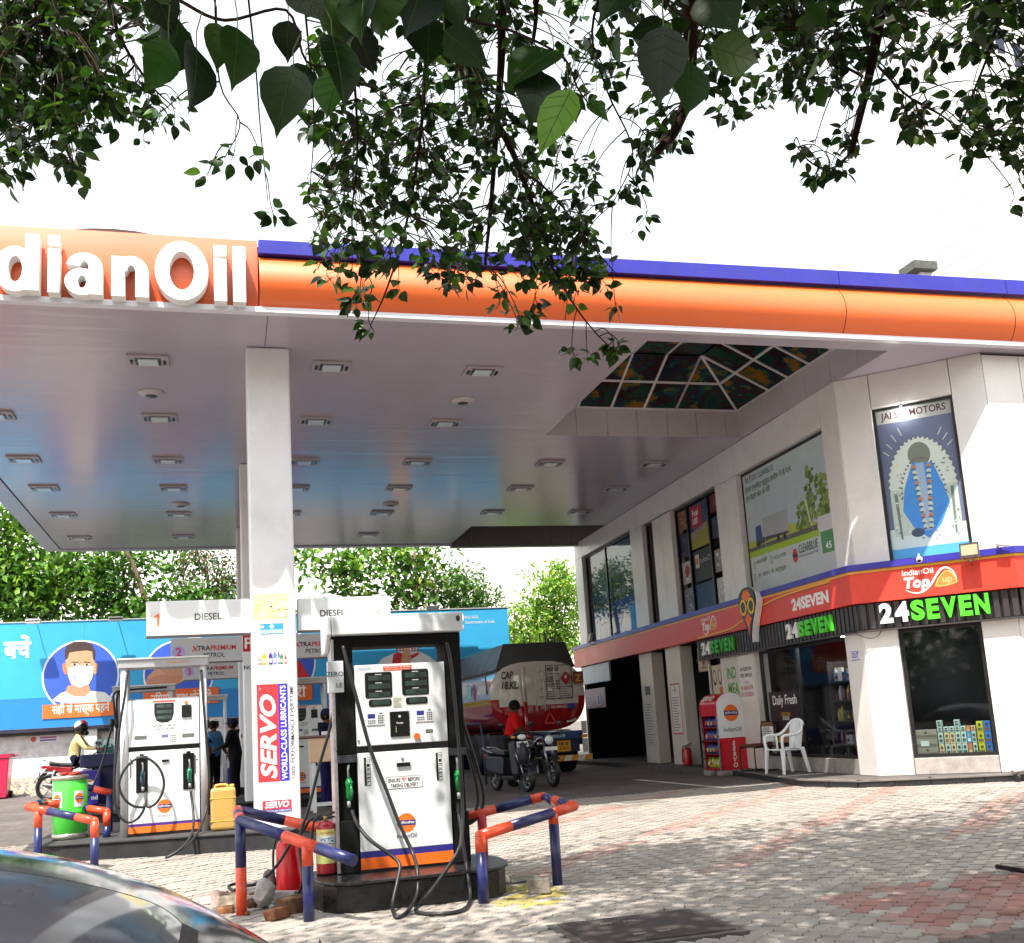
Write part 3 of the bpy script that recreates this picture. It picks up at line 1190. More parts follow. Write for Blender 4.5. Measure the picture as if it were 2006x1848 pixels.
# ------------------------------------------------------------------ product signs on the columns
def pump_sign(x0, x1, y, z0, z1, lab, body, face=S(232, 232, 234)):
    t = thing('pump_sign', lab, 'sign', ((x0 + x1) / 2, y + 0.1, z0), 0, 'product signs on the columns')
    mb = MB(face)
    mb.box(x0, y, z0, x1, y + 0.2, z1)
    mb.build('sign_box', ACP, t, bevel=0.006)
    mb = MB(S(120, 118, 122))
    mb.box(x0 - 0.006, y + 0.02, z0 - 0.018, x1 + 0.006, y + 0.18, z0 - 0.001)
    mb.build('lower_trim', PAINT, t)
    mb = MB()
    m2 = MB()
    body(mb, m2, Frame((0, y - 0.001, 0), (1, 0, 0), (0, 0, 1)))
    mb.build('lettering', PRINT, t)
    if m2.v:
        m2.build('number', PRINT, t)
    return t


def d1(mb, m2, F):
    mb.text(F, 'DIESEL', -0.34, 3.02, 0.082, w=0.335, col=S(84, 82, 84), bold=0.012, n=0.001)
    m2.fring(F, -0.80, 3.03, 0.092, 0.10, 0.006, 0.001, col=S(246, 200, 170))
    m2.fpoly(F, [(-0.80, 2.955), (-0.772, 2.955), (-0.772, 3.11), (-0.795, 3.11), (-0.84, 3.075), (-0.835, 3.058), (-0.80, 3.08)], 0.002, col=S(240, 120, 50))


def d6(mb, m2, F):
    mb.text(F, 'DIESEL', 1.255, 3.015, 0.082, w=0.335, col=S(70, 70, 76), bold=0.02, n=0.001)
    m2.fring(F, 2.045, 3.03, 0.10, 0.11, 0.006, 0.001, col=S(190, 186, 184))
    m2.text(F, '6', 2.045, 2.965, 0.13, align='C', col=S(176, 172, 168), bold=0.0, n=0.002)


pump_sign(-0.93, 0.355, 13.98, 2.83, 3.275, 'white DIESEL sign with orange number 1 left of the front column', d1)
pump_sign(0.965, 2.20, 13.98, 2.835, 3.265, 'white DIESEL sign with grey number 6 right of the front column', d6)


def xp(num, x0, x1, z0, circ=True, right=False):
    def f(mb, m2, F):
        w_ = x1 - x0
        a = x0 + w_ * 0.30 if not right else x0 + w_ * 0.05
        if right:
            a = x0 + 0.03
        mb.text(F, 'TRA', a + 0.085, z0 + 0.215, 0.085, w=0.235, col=BLACK, bold=0.02, n=0.001)
        mb.fstroke(F, [(a - 0.005, z0 + 0.20), (a + 0.055, z0 + 0.25), (a + 0.095, z0 + 0.315)], [0.02, 0.022, 0.006], 0.001, col=S(200, 30, 40))
        mb.fstroke(F, [(a + 0.01, z0 + 0.30), (a + 0.085, z0 + 0.21)], 0.024, 0.0015, col=S(200, 30, 40))
        mb.text(F, 'PREMIUM', a + 0.325, z0 + 0.215, 0.085, w=0.455, col=S(196, 30, 40), bold=0.02, n=0.001)
        mb.text(F, 'PETROL', a + 0.20, z0 + 0.085, 0.08, w=0.38, col=S(40, 42, 60), bold=0.014, n=0.001)
        if num:
            m2.fell(F, x0 + 0.14, z0 + 0.2, 0.115, 0.115, 0.001, col=S(172, 166, 226))
            m2.text(F, num, x0 + 0.14, z0 + 0.125, 0.15, align='C', col=S(206, 60, 80), bold=0.02, n=0.002)
    return f


GREYF = S(196, 196, 202)
pump_sign(-0.92, 0.352, 20.2, 2.93, 3.385, 'grey XTRAPREMIUM petrol sign with number 2 left of the second column', xp('2', -0.92, 0.352, 2.93), GREYF)
pump_sign(0.94, 2.21, 20.2, 2.93, 3.385, 'grey XTRAPREMIUM petrol sign partly hidden right of the second column', xp('', 0.94, 2.21, 2.93), GREYF)
pump_sign(-0.92, 0.352, 26.4, 2.97, 3.40, 'grey XTRAPREMIUM petrol sign farthest back left of the third column', xp('3', -0.92, 0.352, 2.97), GREYF)

# ================================================================== THE SHOP BUILDING
P0 = V((9.79, 14.48, 0))
dL = V((0.51, 14.02, 0)).normalized()
dC = V((1.64, -1.54, 0)).normalized()
FL = Frame(P0, -dL, Z3)            # long side under the canopy, x = -distance from the corner
FC = Frame(P0, dC, Z3)             # chamfered corner
P1 = V((11.43, 12.94, 0))
FT = Frame(P1, (1, 0, 0), Z3)      # front beyond the corner
CL = 2.25
KLC, KCT = 0.456, 0.396            # mitre factors
shop = thing('shop_building', 'two storey white clad filling station shop with orange band and poster windows', 'building', (11.0, 16.0, 0.3))
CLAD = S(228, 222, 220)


def panels(F, x0, x1, y0, y1, du, n0=-0.3, n1=0.0, name='wall_panel', col=CLAD, mat=None):
    k = max(1, round((x1 - x0) / du))
    for i in range(k):
        a, b = x0 + (x1 - x0) * i / k, x0 + (x1 - x0) * (i + 1) / k
        mb = MB(col)
        mb.fbox(F, a + 0.005, y0 + 0.003, n0, b - 0.005, y1 - 0.003, n1)
        mb.build(name, mat or ACP, shop, bevel=0.006, seg=1)


# upper storey, long side
ZU0, ZU1 = 3.58, 6.697
panels(FL, -0.53, -0.004, ZU0, ZU1, 0.6)
panels(FL, -4.90, -3.87, ZU0, 6.07, 0.6)
panels(FL, -8.60, -7.42, ZU0, 6.10, 0.6)
panels(FL, -10.20, -9.30, ZU0, 6.13, 0.6)
panels(FL, -15.15, -14.42, ZU0, 6.2, 0.8)
panels(FL, -3.87, -0.53, 6.07, ZU1, 0.84)
panels(FL, -4.90, -3.87, 6.07, ZU1, 0.6)
panels(FL, -7.42, -4.90, 6.10, ZU1, 0.84)
panels(FL, -10.2, -7.42, 6.13, ZU1, 0.93)
panels(FL, -15.15, -10.2, 6.2, ZU1, 0.83)
# upper storey, chamfer and front
panels(FC, 0.004, 0.545, ZU0, ZU1, 0.6)
panels(FC, 1.76, CL - 0.004, ZU0, ZU1, 0.6)
panels(FC, 0.545, 1.76, 6.12, ZU1, 1.3)
panels(FT, 0.004, 5.5, ZU0, 6.66, 0.72)
# lower storey piers
panels(FL, -0.55, -0.004, 0.30, 2.62, 0.6)
panels(FC, 0.004, 0.53, 0.30, 2.62, 0.6)
panels(FC, 1.73, CL - 0.004, 0.30, 2.62, 0.6)
panels(FT, 0.004, 5.5, 0.30, 2.62, 1.0)
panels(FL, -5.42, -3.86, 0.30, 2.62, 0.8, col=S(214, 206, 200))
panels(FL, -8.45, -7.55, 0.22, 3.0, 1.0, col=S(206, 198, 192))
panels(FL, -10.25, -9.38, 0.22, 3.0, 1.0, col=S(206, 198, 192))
# cores behind
mb = MB(S(46, 44, 46))


def ring(pts, z0, z1):
    n = len(pts)
    mb.add([(p[0], p[1], z0) for p in pts] + [(p[0], p[1], z1) for p in pts],
           [tuple(range(n)), tuple(range(2 * n - 1, n - 1, -1))] + [(i, n + i, n + (i + 1) % n, (i + 1) % n) for i in range(n)])


ring([FL.p(-15.1, 0, -0.31), FL.p(-0.10, 0, -0.31), FC.p(2.2, 0, -0.31), FT.p(5.4, 0, -0.31), V((16.8, 28.6, 0)), ], 3.0, 6.6)
mb.build('upper_core', MATTE, shop)
mb = MB(S(58, 58, 64))
ring([FL.p(-15.1, 0, -1.6), FL.p(-5.6, 0, -1.6), FL.p(-5.6, 0, -2.6), V((12.4, 15.9, 0)), V((13.0, 15.2, 0)), V((16.8, 15.2, 0)), V((16.8, 28.6, 0))], 0.1, 2.998)
mb.build('lower_core', MATTE, shop)
mb = MB(S(40, 34, 38))
mb.fbox(FL, -15.15, 0.1, -1.7, -14.9, 2.99, -0.02)
mb.fbox(FL, -15.1, 2.96, -1.6, -5.6, 2.984, -0.02)
mb.build('bay_end_wall', MATTE, shop)
# floor slab and plinth
PL = [(9.75, 29.6), (9.62, 19.0), (9.05, 16.3), (8.80, 15.1), (9.06, 13.95), (9.9, 13.40), (11.2, 12.72), (17, 12.62), (17, 29.6)]
PL = [V((x, y, 0)) for x, y in PL]
mb = MB(S(96, 92, 90))
n = len(PL)
mb.add([(p.x, p.y, 0.30) for p in PL], [tuple(range(n))])
mb.add([(p.x, p.y, 0.05) for p in PL] + [(p.x, p.y, 0.298) for p in PL], [(i, (i + 1) % n, n + (i + 1) % n, n + i) for i in range(n)])
mb.build('plinth', CONC, shop)
for a, b in zip(PL[1:7], PL[2:8]):
    L = (b - a).length
    k = max(1, round(L / 0.62))
    Fp = Frame(a, (b - a), Z3)
    for i in range(k):
        mb = MB(S(44, 44, 48))
        mb.fbox(Fp, L * i / k + 0.004, 0.08, 0.0, L * (i + 1) / k - 0.004, 0.285, 0.022)
        mb.build('granite_tile', GRANITE, shop, bevel=0.003, seg=1)
mb = MB(S(120, 114, 110))
for a, b in zip(PL[1:7], PL[2:8]):
    Fp = Frame(a, (b - a), Z3)
    mb.fbox(Fp, -0.02, 0.286, -0.12, (b - a).length + 0.02, 0.306, 0.04)
mb.build('plinth_nosing', CONC, shop)
# sills
mb = MB(S(150, 144, 140))
mb.fbox(FL, -3.85, 0.303, -0.28, -0.56, 0.545, -0.03)
mb.build('sill', CONC, shop, bevel=0.008)
mb = MB(S(176, 168, 164))
mb.fbox(FC, 0.535, 0.303, -0.28, 1.725, 0.55, -0.03)
mb.build('sill', CONC, shop, bevel=0.008)

# ------------------------------------------------------------------ band and black ribbed fascia


def mitre(mb, F, x0, x1, y0, y1, n0, n1, k0=0.0, k1=0.0):
    P = F.p
    return mb.hexa([P(x0 - k0 * n0, y0, n0), P(x1 + k1 * n0, y0, n0), P(x1 + k1 * n0, y1, n0), P(x0 - k0 * n0, y1, n0),
                    P(x0 - k0 * n1, y0, n1), P(x1 + k1 * n1, y0, n1), P(x1 + k1 * n1, y1, n1), P(x0 - k0 * n1, y1, n1)])


def band(name, y0, y1, n0, n1, col, mat, xl=-15.4, cuts=()):
    for F, a, b, k0, k1 in ((FL, xl, 0, 0, KLC), (FC, 0, CL, KLC, KCT), (FT, 0, 5.5, KCT, 0)):
        xs = [a] + [c for c in cuts if F is FL and a < c < b] + [b]
        for i in range(len(xs) - 1):
            mb = MB(col)
            ka = k0 if i == 0 else 0
            kb = k1 if i == len(xs) - 2 else 0
            mitre(mb, F, xs[i] + (0.004 if i else 0), xs[i + 1], y0, y1, n0, n1, ka, kb)
            mb.build(name, mat, shop)


band('blue_cornice', 3.50, 3.60, -0.05, 0.21, S(58, 52, 160), PAINT)
band('gold_trim', 3.455, 3.497, -0.05, 0.178, S(240, 170, 60), PAINT)
band('orange_band', 2.985, 3.453, -0.05, 0.165, S(224, 66, 50), PAINT, cuts=(-12.0, -8.5, -5.95, -2.6))
band('black_backing', 2.56, 2.98, -0.02, 0.05, S(34, 30, 32), PAINT, xl=-6.35)
band('fascia_lip', 2.535, 2.557, -0.02, 0.13, S(70, 64, 64), PAINT, xl=-6.35)
rb = None
for F, a, b in ((FL, -6.33, 0.0), (FC, 0.02, CL), (FT, 0.03, 4.0)):
    x = a
    while x < b:
        if rb is None:
            mb = MB(S(62, 56, 58))
            Fz = Frame((0, 0, 0), (1, 0, 0), Z3)
            mb.fprism(Fz, [(0.0, 0), (0.085, 0), (0.085, 0.415), (0.0, 0.415)], 0.0, 0.04)
            rb = mb.build('rib', PAINT, shop, local=True, bevel=0.012)
            o = rb
        else:
            o = dup1(rb, shop)
        p = F.p(x, 2.562, 0.0505) - shop.location
        o.location = p
        o.rotation_euler = (0, 0, math.atan2(F.ex.y, F.ex.x))
        x += 0.128

# ------------------------------------------------------------------ lettering on the band
i8 = cr(1650, 1400, 2500, 2006)
e8 = cr(1400, 1280, 1800, 2006)
i3 = cr(2080, 1300, 2500, 2006)
g1 = cr(2050, 950, 2500, 1848)
g2 = cr(1780, 1030, 2080, 1289)
g4 = cr(1840, 1550, 2110, 1349)
h8 = cr(1650, 1500, 1950, 1320)


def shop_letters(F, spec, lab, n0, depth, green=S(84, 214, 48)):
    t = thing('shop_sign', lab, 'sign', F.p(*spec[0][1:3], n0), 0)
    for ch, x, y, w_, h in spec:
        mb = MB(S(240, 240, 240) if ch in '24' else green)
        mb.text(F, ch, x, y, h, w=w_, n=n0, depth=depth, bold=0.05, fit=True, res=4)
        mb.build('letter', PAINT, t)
    return t


def word(F, s, x, y, W, h, gap=0.1, slope=0.0):
    wd = {'2': .55, '4': .58, 'S': .55, 'E': .5, 'V': .62, 'N': .58}
    tot = sum(wd[c] for c in s) + gap * (len(s) - 1)
    k = W / tot
    o = []
    for c in s:
        o.append((c, x, y + (slope * (x)), wd[c] * k, h))
        x += (wd[c] + gap) * k
    return o


shop_letters(FC, word(FC, '24SEVEN', 0.31, 2.635, 1.58, 0.315, 0.09), 'large 24SEVEN sign in white and green raised letters over the corner window', 0.10, 0.055)
shop_letters(FL, word(FL, '24SEVEN', -2.22, 2.635, 1.56, 0.27, 0.09), '24SEVEN sign in white and green letters right of the owl sign', 0.10, 0.045)
shop_letters(FL, word(FL, '24SEVEN', -6.0, 2.635, 1.58, 0.27, 0.09), 'shaded 24SEVEN sign in white and green letters left of the owl sign', 0.10, 0.045, S(60, 170, 40))  # darker green: the shade is put into the letter colour


def top_logo(F, x, y, s, n):
    mb = MB()
    mb.text(F, 'IndianOil', x, y + 0.265 * s, 0.085 * s, w=0.44 * s, n=n, col=WHITE, bold=0.012)
    mb.text(F, 'Top', x + 0.01 * s, y + 0.08 * s, 0.15 * s, w=0.36 * s, n=n, col=WHITE, bold=0.045, shear=0.2)
    pts = [(0.02, 0.05), (0.12, 0.0), (0.24, -0.005), (0.36, 0.07), (0.46, 0.20), (0.54, 0.30), (0.62, 0.325), (0.70, 0.27), (0.74, 0.17), (0.745, 0.10)]
    pts = [(p.x, p.y) for p in spline([V((a, b, 0)) for a, b in pts], 5)]
    mb.fstroke(F, [(x + a * s, y + b * s) for a, b in pts], [0.008 * s + 0.022 * s * math.sin(math.pi * i / (len(pts) - 1)) for i in range(len(pts))], n, col=WHITE)
    lp = [(0.44, 0.06), (0.50, 0.17), (0.60, 0.27), (0.68, 0.25), (0.74, 0.14), (0.73, 0.09), (0.60, 0.06), (0.44, 0.06)]
    lp = [(p.x, p.y) for p in spline([V((a, b, 0)) for a, b in lp], 5)]
    mb.fpoly(F, [(x + a * s, y + b * s) for a, b in lp[:-1]], n, col=S(214, 130, 60))
    mb.fstroke(F, [(x + a * s, y + b * s) for a, b in lp], 0.014 * s, n + 0.001, col=S(250, 190, 110))
    mb.text(F, 'up', x + 0.55 * s, y + 0.11 * s, 0.10 * s, n=n + 0.001, col=S(240, 180, 120), bold=0.02)
    mb.build('logo_print', PRINT, shop)


top_logo(FC, 0.72, 3.065, 1.03, 0.1665)
top_logo(FL, -5.80, 3.07, 1.0, 0.1665)
mb = MB()
mb.text(FL, '24SEVEN', -1.86, 3.10, 0.215, w=1.25, n=0.1665, col=WHITE, bold=0.05, fit=True)
sw = [(p.x, p.y) for p in spline([V((a, b, 0)) for a, b in ((-6.1, 3.02), (-5.2, 3.03), (-4.4, 3.06), (-3.9, 3.15), (-3.5, 3.26), (-3.0, 3.33), (-2.4, 3.40), (-1.6, 3.43), (-0.5, 3.44))], 6)]
mb.fstroke(FL, sw, 0.035, 0.1664, col=S(244, 170, 70))
mb.fstroke(FL, [(a, b - 0.026) for a, b in sw], 0.012, 0.1668, col=S(80, 40, 40))
mb.build('band_print', PRINT, shop)

# ------------------------------------------------------------------ owl sign
ot = thing('owl_sign', 'pin shaped owl sign with yellow ringed eyes projecting from the orange band', 'sign', FL.p(-3.3, 2.7, 0.25))
cx = -3.28


def scale_pts(pts, sx=1.0, sy=1.0):
    return [(cx + x * 0.36 * sx, 2.69 + y * 1.04 * sy) for x, y in pts]


pin = [(0.0, 0.0), (0.10, 0.02), (0.16, 0.16), (0.42, 0.36), (0.74, 0.55), (0.98, 0.72), (0.86, 0.88), (0.5, 0.97), (0.0, 1.0), (-0.5, 0.97), (-0.86, 0.88), (-0.98, 0.72), (-0.78, 0.55), (-0.46, 0.36), (-0.12, 0.18), (-0.02, 0.05)]
pin = [(p.x, p.y) for p in spline([V((a, b, 0)) for a, b in pin + pin[:1]], 4)][:-1]
mb = MB(S(235, 235, 235))
mb.fprism(FL, [(a + 0.028, b - 0.004) for a, b in scale_pts(pin)], 0.18, 0.30)
mb.build('white_edge', PAINT, ot)
mb = MB(S(40, 36, 40))
mb.fprism(FL, scale_pts(pin), 0.2, 0.325)
mb.build('body', PAINT, ot)
mb = MB()
mb.fpoly(FL, scale_pts([(-0.52, 0.84), (-0.40, 0.80), (-0.15, 0.77), (0, 0.73), (0.15, 0.77), (0.40, 0.80), (0.52, 0.84), (0.3, 0.93), (0, 0.95), (-0.3, 0.93)]), 0.3265, col=S(240, 120, 50))
for s_ in (-1, 1):
    mb.fring(FL, cx + s_ * 0.165, 2.69 + 0.645 * 1.04, 0.145, 0.155, 0.05, 0.328, col=S(246, 196, 40))
mb.fpoly(FL, scale_pts([(-0.10, 0.28), (0.02, 0.10), (0.12, 0.30), (0.42, 0.42), (0, 0.54), (-0.38, 0.42)]), 0.3265, col=S(238, 110, 50))
mb.build('face', PRINT, ot)

# ------------------------------------------------------------------ windows


def window(F, x0, x1, y0, y1, name='window', n=-0.14, fr=0.05, glass=True, mull=()):
    mb = MB(S(26, 24, 26))
    for a in ((x0, y0, x0 + fr, y1), (x1 - fr, y0, x1, y1), (x0 + fr, y0, x1 - fr, y0 + fr), (x0 + fr, y1 - fr, x1 - fr, y1)):
        mb.fbox(F, a[0], a[1], n - 0.03, a[2], a[3], n + 0.03)
    for x in mull:
        mb.fbox(F, x - 0.03, y0 + fr, n - 0.03, x + 0.03, y1 - fr, n + 0.028)
    wn = mb.build(name, PAINT, shop)
    if glass:
        xs = [x0 + fr] + list(mull) + [x1 - fr]
        for a, b in zip(xs, xs[1:]):
            mb = MB()
            mb.fbox(F, a + 0.001, y0 + fr, n - 0.004, b - 0.001, y1 - fr, n + 0.002)
            mb.build('pane', GLASS, wn)
    return wn


w1 = window(FL, -3.865, -0.535, 3.605, 6.065, glass=False)
w2 = window(FL, -7.415, -4.905, 3.605, 6.095, mull=(-6.75, -5.62), glass=False)
w3 = window(FL, -9.295, -8.605, 3.605, 6.125, mull=())
w4 = window(FL, -14.415, -10.205, 3.605, 6.195, mull=(-12.6,))
w5 = window(FC, 0.55, 1.755, 3.605, 6.115, n=-0.1, fr=0.035, glass=False)
w6 = window(FL, -3.855, -0.555, 0.55, 2.535, mull=(-2.42,))
w7 = window(FC, 0.535, 1.725, 0.555, 2.535)


def poly_px(mb, F, q, pts, n, col):
    mb.fpoly(F, [PF(F, q(*p), n) for p in pts], n, col=col)


def ensure_ccw(pts):
    a = sum(pts[i][0] * pts[(i + 1) % len(pts)][1] - pts[(i + 1) % len(pts)][0] * pts[i][1] for i in range(len(pts)))
    return pts if a > 0 else pts[::-1]


def pp(mb, F, q, pts, n, col):
    mb.fpoly(F, ensure_ccw([PF(F, q(*p), n) for p in pts]), n, col=col)


def tx(mb, F, q, s, a, b, h, n, col, bold=0.01, shear=0.0, fit=False):
    """text whose baseline runs from photograph point a to b"""
    x0, y0 = PF(F, q(*a), n)
    x1, y1 = PF(F, q(*b), n)
    mb.text(F, s, x0, (y0 + y1) / 2, h, w=abs(x1 - x0), n=n, col=col, bold=bold, shear=shear, fit=fit)


# the pale truck poster
mb = MB()
N = -0.115
mb.frect(FL, -3.81, 3.655, -0.585, 6.01, N, col=S(196, 202, 206))
for k in range(10):
    mb.frect(FL, -3.81, 4.6 + k * 0.14, -0.585, 4.6 + (k + 1) * 0.14, N + 0.0006, col=S(176 + k * 2, 188 + k * 2, 200 + int(k * 1.2)))
pp(mb, FL, g2, [(185, 1370), (190, 1450), (945, 1195), (940, 1120)], N + 0.0015, S(158, 190, 44))
pp(mb, FL, g2, [(180, 1350), (186, 1385), (930, 1130), (925, 1070)], N + 0.002, S(96, 94, 86))
pp(mb, FL, g2, [(180, 1290), (182, 1350), (640, 1200), (930, 1090), (925, 1040), (760, 1090), (660, 1060)], N + 0.0012, S(176, 186, 70))
# leafy column and tower of the print
for k in range(230):
    fx, fy = rnd.random(), rnd.random()
    if fx < 0.5:
        px, py = 812 + 75 * fx * 2 + rnd.gauss(0, 6), 480 + fy * 570
    else:
        px, py = 900 + (fx - 0.5) * 2 * 140, 560 + fy * 440
    if k % 4 == 0:
        px, py = 715 + rnd.random() * 140, 850 + rnd.random() * 260
    x, y = PF(FL, g2(px, py), N)
    s_ = 0.03 + rnd.random() * 0.05
    mb.fell(FL, x, y, s_, s_ * 0.8, N + 0.0021 + k * 0.00001, k=7, col=rnd.choice([S(96, 120, 52), S(120, 142, 66), S(84, 104, 46), S(140, 158, 84)]))
pp(mb, FL, g2, [(785, 820), (805, 815), (872, 1085), (858, 1090)], N + 0.005, S(206, 214, 170))
# truck
pp(mb, FL, g2, [(345, 1015), (605, 905), (628, 1140), (360, 1230)], N + 0.0052, S(168, 172, 176))
pp(mb, FL, g2, [(275, 1105), (330, 1080), (352, 1215), (285, 1260)], N + 0.0054, S(60, 84, 140))
pp(mb, FL, g2, [(285, 1260), (352, 1215), (628, 1140), (628, 1165), (420, 1235), (290, 1310)], N + 0.0056, S(70, 66, 72))
for px, py in ((320, 1285), (520, 1220), (585, 1195)):
    x, y = PF(FL, g2(px, py), N)
    mb.fell(FL, x, y, 0.055, 0.055, N + 0.0058, k=12, col=S(44, 40, 44))
# bottle corner
pp(mb, FL, g2, [(925, 1000), (1075, 950), (1112, 1370), (980, 1390)], N + 0.006, S(206, 204, 206))
pp(mb, FL, g2, [(955, 1160), (1090, 1115), (1108, 1350), (985, 1385)], N + 0.0066, S(84, 144, 96))
tx(mb, FL, g2, '45', (1015, 1340), (1080, 1310), 0.11, N + 0.0072, WHITE, 0.02)
tx(mb, FL, g2, 'पेश हैं IOC CLEARBLUE', (165, 640), (465, 520), 0.105, N + 0.003, S(70, 88, 96))
tx(mb, FL, g2, 'डीजल एग्जॉस्ट फ्लूइड तकनीक में नई पहल,', (170, 735), (660, 530), 0.095, N + 0.003, S(74, 112, 70))
tx(mb, FL, g2, 'एक बेहतर कल के लिए', (180, 835), (430, 730), 0.095, N + 0.003, S(80, 112, 64))
tx(mb, FL, g2, 'CLEARBLUE', (735, 1385), (935, 1310), 0.15, N + 0.003, S(64, 110, 90), 0.02)
tx(mb, FL, g2, 'Diesel Exhaust Fluid', (740, 1430), (935, 1360), 0.05, N + 0.003, S(120, 124, 128))
tx(mb, FL, g2, 'आसान रीफिल', (290, 1500), (400, 1455), 0.075, N + 0.003, S(100, 124, 90))
tx(mb, FL, g2, 'NOx घटाए', (475, 1445), (600, 1405), 0.075, N + 0.003, S(100, 124, 90))
tx(mb, FL, g2, 'हर वाहन के अनुकूल', (310, 1640), (600, 1535), 0.075, N + 0.003, S(100, 124, 90))
for px, py in ((270, 1510), (448, 1450), (275, 1635)):
    x, y = PF(FL, g2(px, py), N)
    mb.fring(FL, x, y, 0.05, 0.08, 0.018, N + 0.003, k=16, col=S(130, 150, 60))
x, y = PF(FL, g2(695, 1405), N)
mb.fell(FL, x, y, 0.09, 0.13, N + 0.003, k=20, col=S(190, 60, 60))
mb.frect(FL, x - 0.09, y - 0.03, x + 0.09, y + 0.03, N + 0.0036, col=S(60, 40, 60))
for k in (0.22, 0.5, 0.77):
    xx = -3.81 + 3.225 * k
    mb.frect(FL, xx - 0.004, 3.655, xx + 0.004, 6.01, N + 0.0075, col=S(206, 210, 212))
mb.build('poster', PRINT, w1)

# dark poster window: nine bills
N = -0.16
cells = [(-7.36, -6.79, 3.66, 4.25, S(120, 118, 138)), (-7.36, -6.79, 4.32, 4.86, S(178, 172, 180)), (-7.36, -6.79, 4.92, 5.5, S(46, 42, 84)), (-7.36, -6.79, 5.55, 6.04, S(140, 96, 70)),
         (-6.70, -5.66, 3.66, 4.26, S(24, 60, 96)), (-6.70, -5.66, 4.27, 5.0, S(34, 34, 36)), (-6.70, -5.66, 5.01, 6.04, S(44, 60, 108)),
         (-5.57, -4.96, 3.66, 4.24, S(196, 196, 194)), (-5.57, -4.96, 4.33, 4.85, S(150, 140, 138)), (-5.57, -4.96, 5.05, 5.55, S(56, 58, 86)), (-5.57, -4.96, 5.62, 6.04, S(110, 36, 44))]
for a, b, c, d, col in cells:
    mb = MB()
    mb.frect(FL, a + 0.02, c + 0.02, b - 0.02, d - 0.02, N, col=col)
    w_, h_ = b - a, d - c
    for k in range(16):
        px, py = a + 0.06 + rnd.random() * (w_ - 0.25), c + 0.05 + rnd.random() * (h_ - 0.16)
        f = rnd.choice([0.5, 0.7, 1.5, 2.2])
        mb.frect(FL, px, py, px + 0.05 + rnd.random() * 0.12, py + 0.02 + rnd.random() * 0.06, N + 0.001 + k * 0.0001, col=tuple(min(0.7, q * f + 0.01) for q in col))
    if d == 6.04 and a == -6.70:
        mb.fpoly(FL, [(-6.68, 5.03), (-5.68, 5.03), (-5.68, 5.42), (-6.2, 5.36), (-6.68, 5.18)], N + 0.004, col=S(150, 140, 40))
        mb.fpoly(FL, [(-6.68, 5.18), (-6.2, 5.36), (-5.68, 5.42), (-5.68, 5.56), (-6.68, 5.4)], N + 0.004, col=S(150, 130, 110))
        mb.frect(FL, -6.6, 5.5, -6.0, 5.98, N + 0.005, col=S(176, 34, 48))
        mb.text(FL, 'Fuel', -6.5, 5.76, 0.14, n=N + 0.006, col=WHITE, bold=0.02)
        mb.text(FL, '100', -6.5, 5.58, 0.14, n=N + 0.006, col=WHITE, bold=0.02)
    if c == 4.27:
        mb.frect(FL, -6.56, 4.60, -6.36, 4.9, N + 0.004, col=S(200, 196, 190))
        mb.fell(FL, -6.46, 4.75, 0.07, 0.08, N + 0.005, col=S(206, 92, 40), k=14)
        mb.text(FL, 'IndianOil', -6.30, 4.68, 0.12, n=N + 0.005, col=S(170, 174, 180))
    if c == 4.32:
        mb.fell(FL, -7.06, 4.62, 0.13, 0.15, N + 0.005, col=S(160, 50, 44), k=14)
    mb.build('poster', PRINT, w2)
mb = MB(S(20, 22, 22))
mb.frect(FL, -9.25, 3.65, -8.65, 6.08, -0.2)
mb.build('blind', PRINT, w3)
# far window: banner behind the glass
N = -0.22
mb = MB()
mb.frect(FL, -14.36, 3.65, -10.26, 6.14, N, col=S(60, 88, 112))
mb.frect(FL, -12.55, 3.65, -10.26, 4.62, N + 0.001, col=S(30, 92, 176))
mb.frect(FL, -12.55, 4.62, -10.26, 5.3, N + 0.001, col=S(50, 74, 70))
mb.frect(FL, -14.36, 3.65, -12.6, 4.55, N + 0.001, col=S(48, 104, 160))
mb.frect(FL, -12.55, 5.3, -10.26, 6.14, N + 0.001, col=S(120, 142, 160))
mb.text(FL, 'आपकी सेवा में', -12.4, 4.72, 0.16, n=N + 0.002, col=WHITE, maxw=2.0)
mb.fell(FL, -11.55, 4.05, 0.26, 0.26, N + 0.002, col=S(180, 190, 214), k=20)
mb.fell(FL, -11.55, 4.05, 0.2, 0.2, N + 0.003, col=S(190, 70, 110), k=20)
for k, c in enumerate((S(230, 220, 226), S(150, 160, 180), S(90, 70, 120), S(170, 60, 66))):
    x = -14.1 + k * 0.38
    mb.frect(FL, x, 3.68, x + 0.2, 4.15, N + 0.002, col=c)
    mb.frect(FL, x + 0.02, 4.15, x + 0.18, 4.55, N + 0.002, col=S(186, 190, 206))
    mb.fell(FL, x + 0.1, 4.64, 0.07, 0.09, N + 0.002, col=S(90, 70, 66), k=12)
mb.build('poster', PRINT, w4)

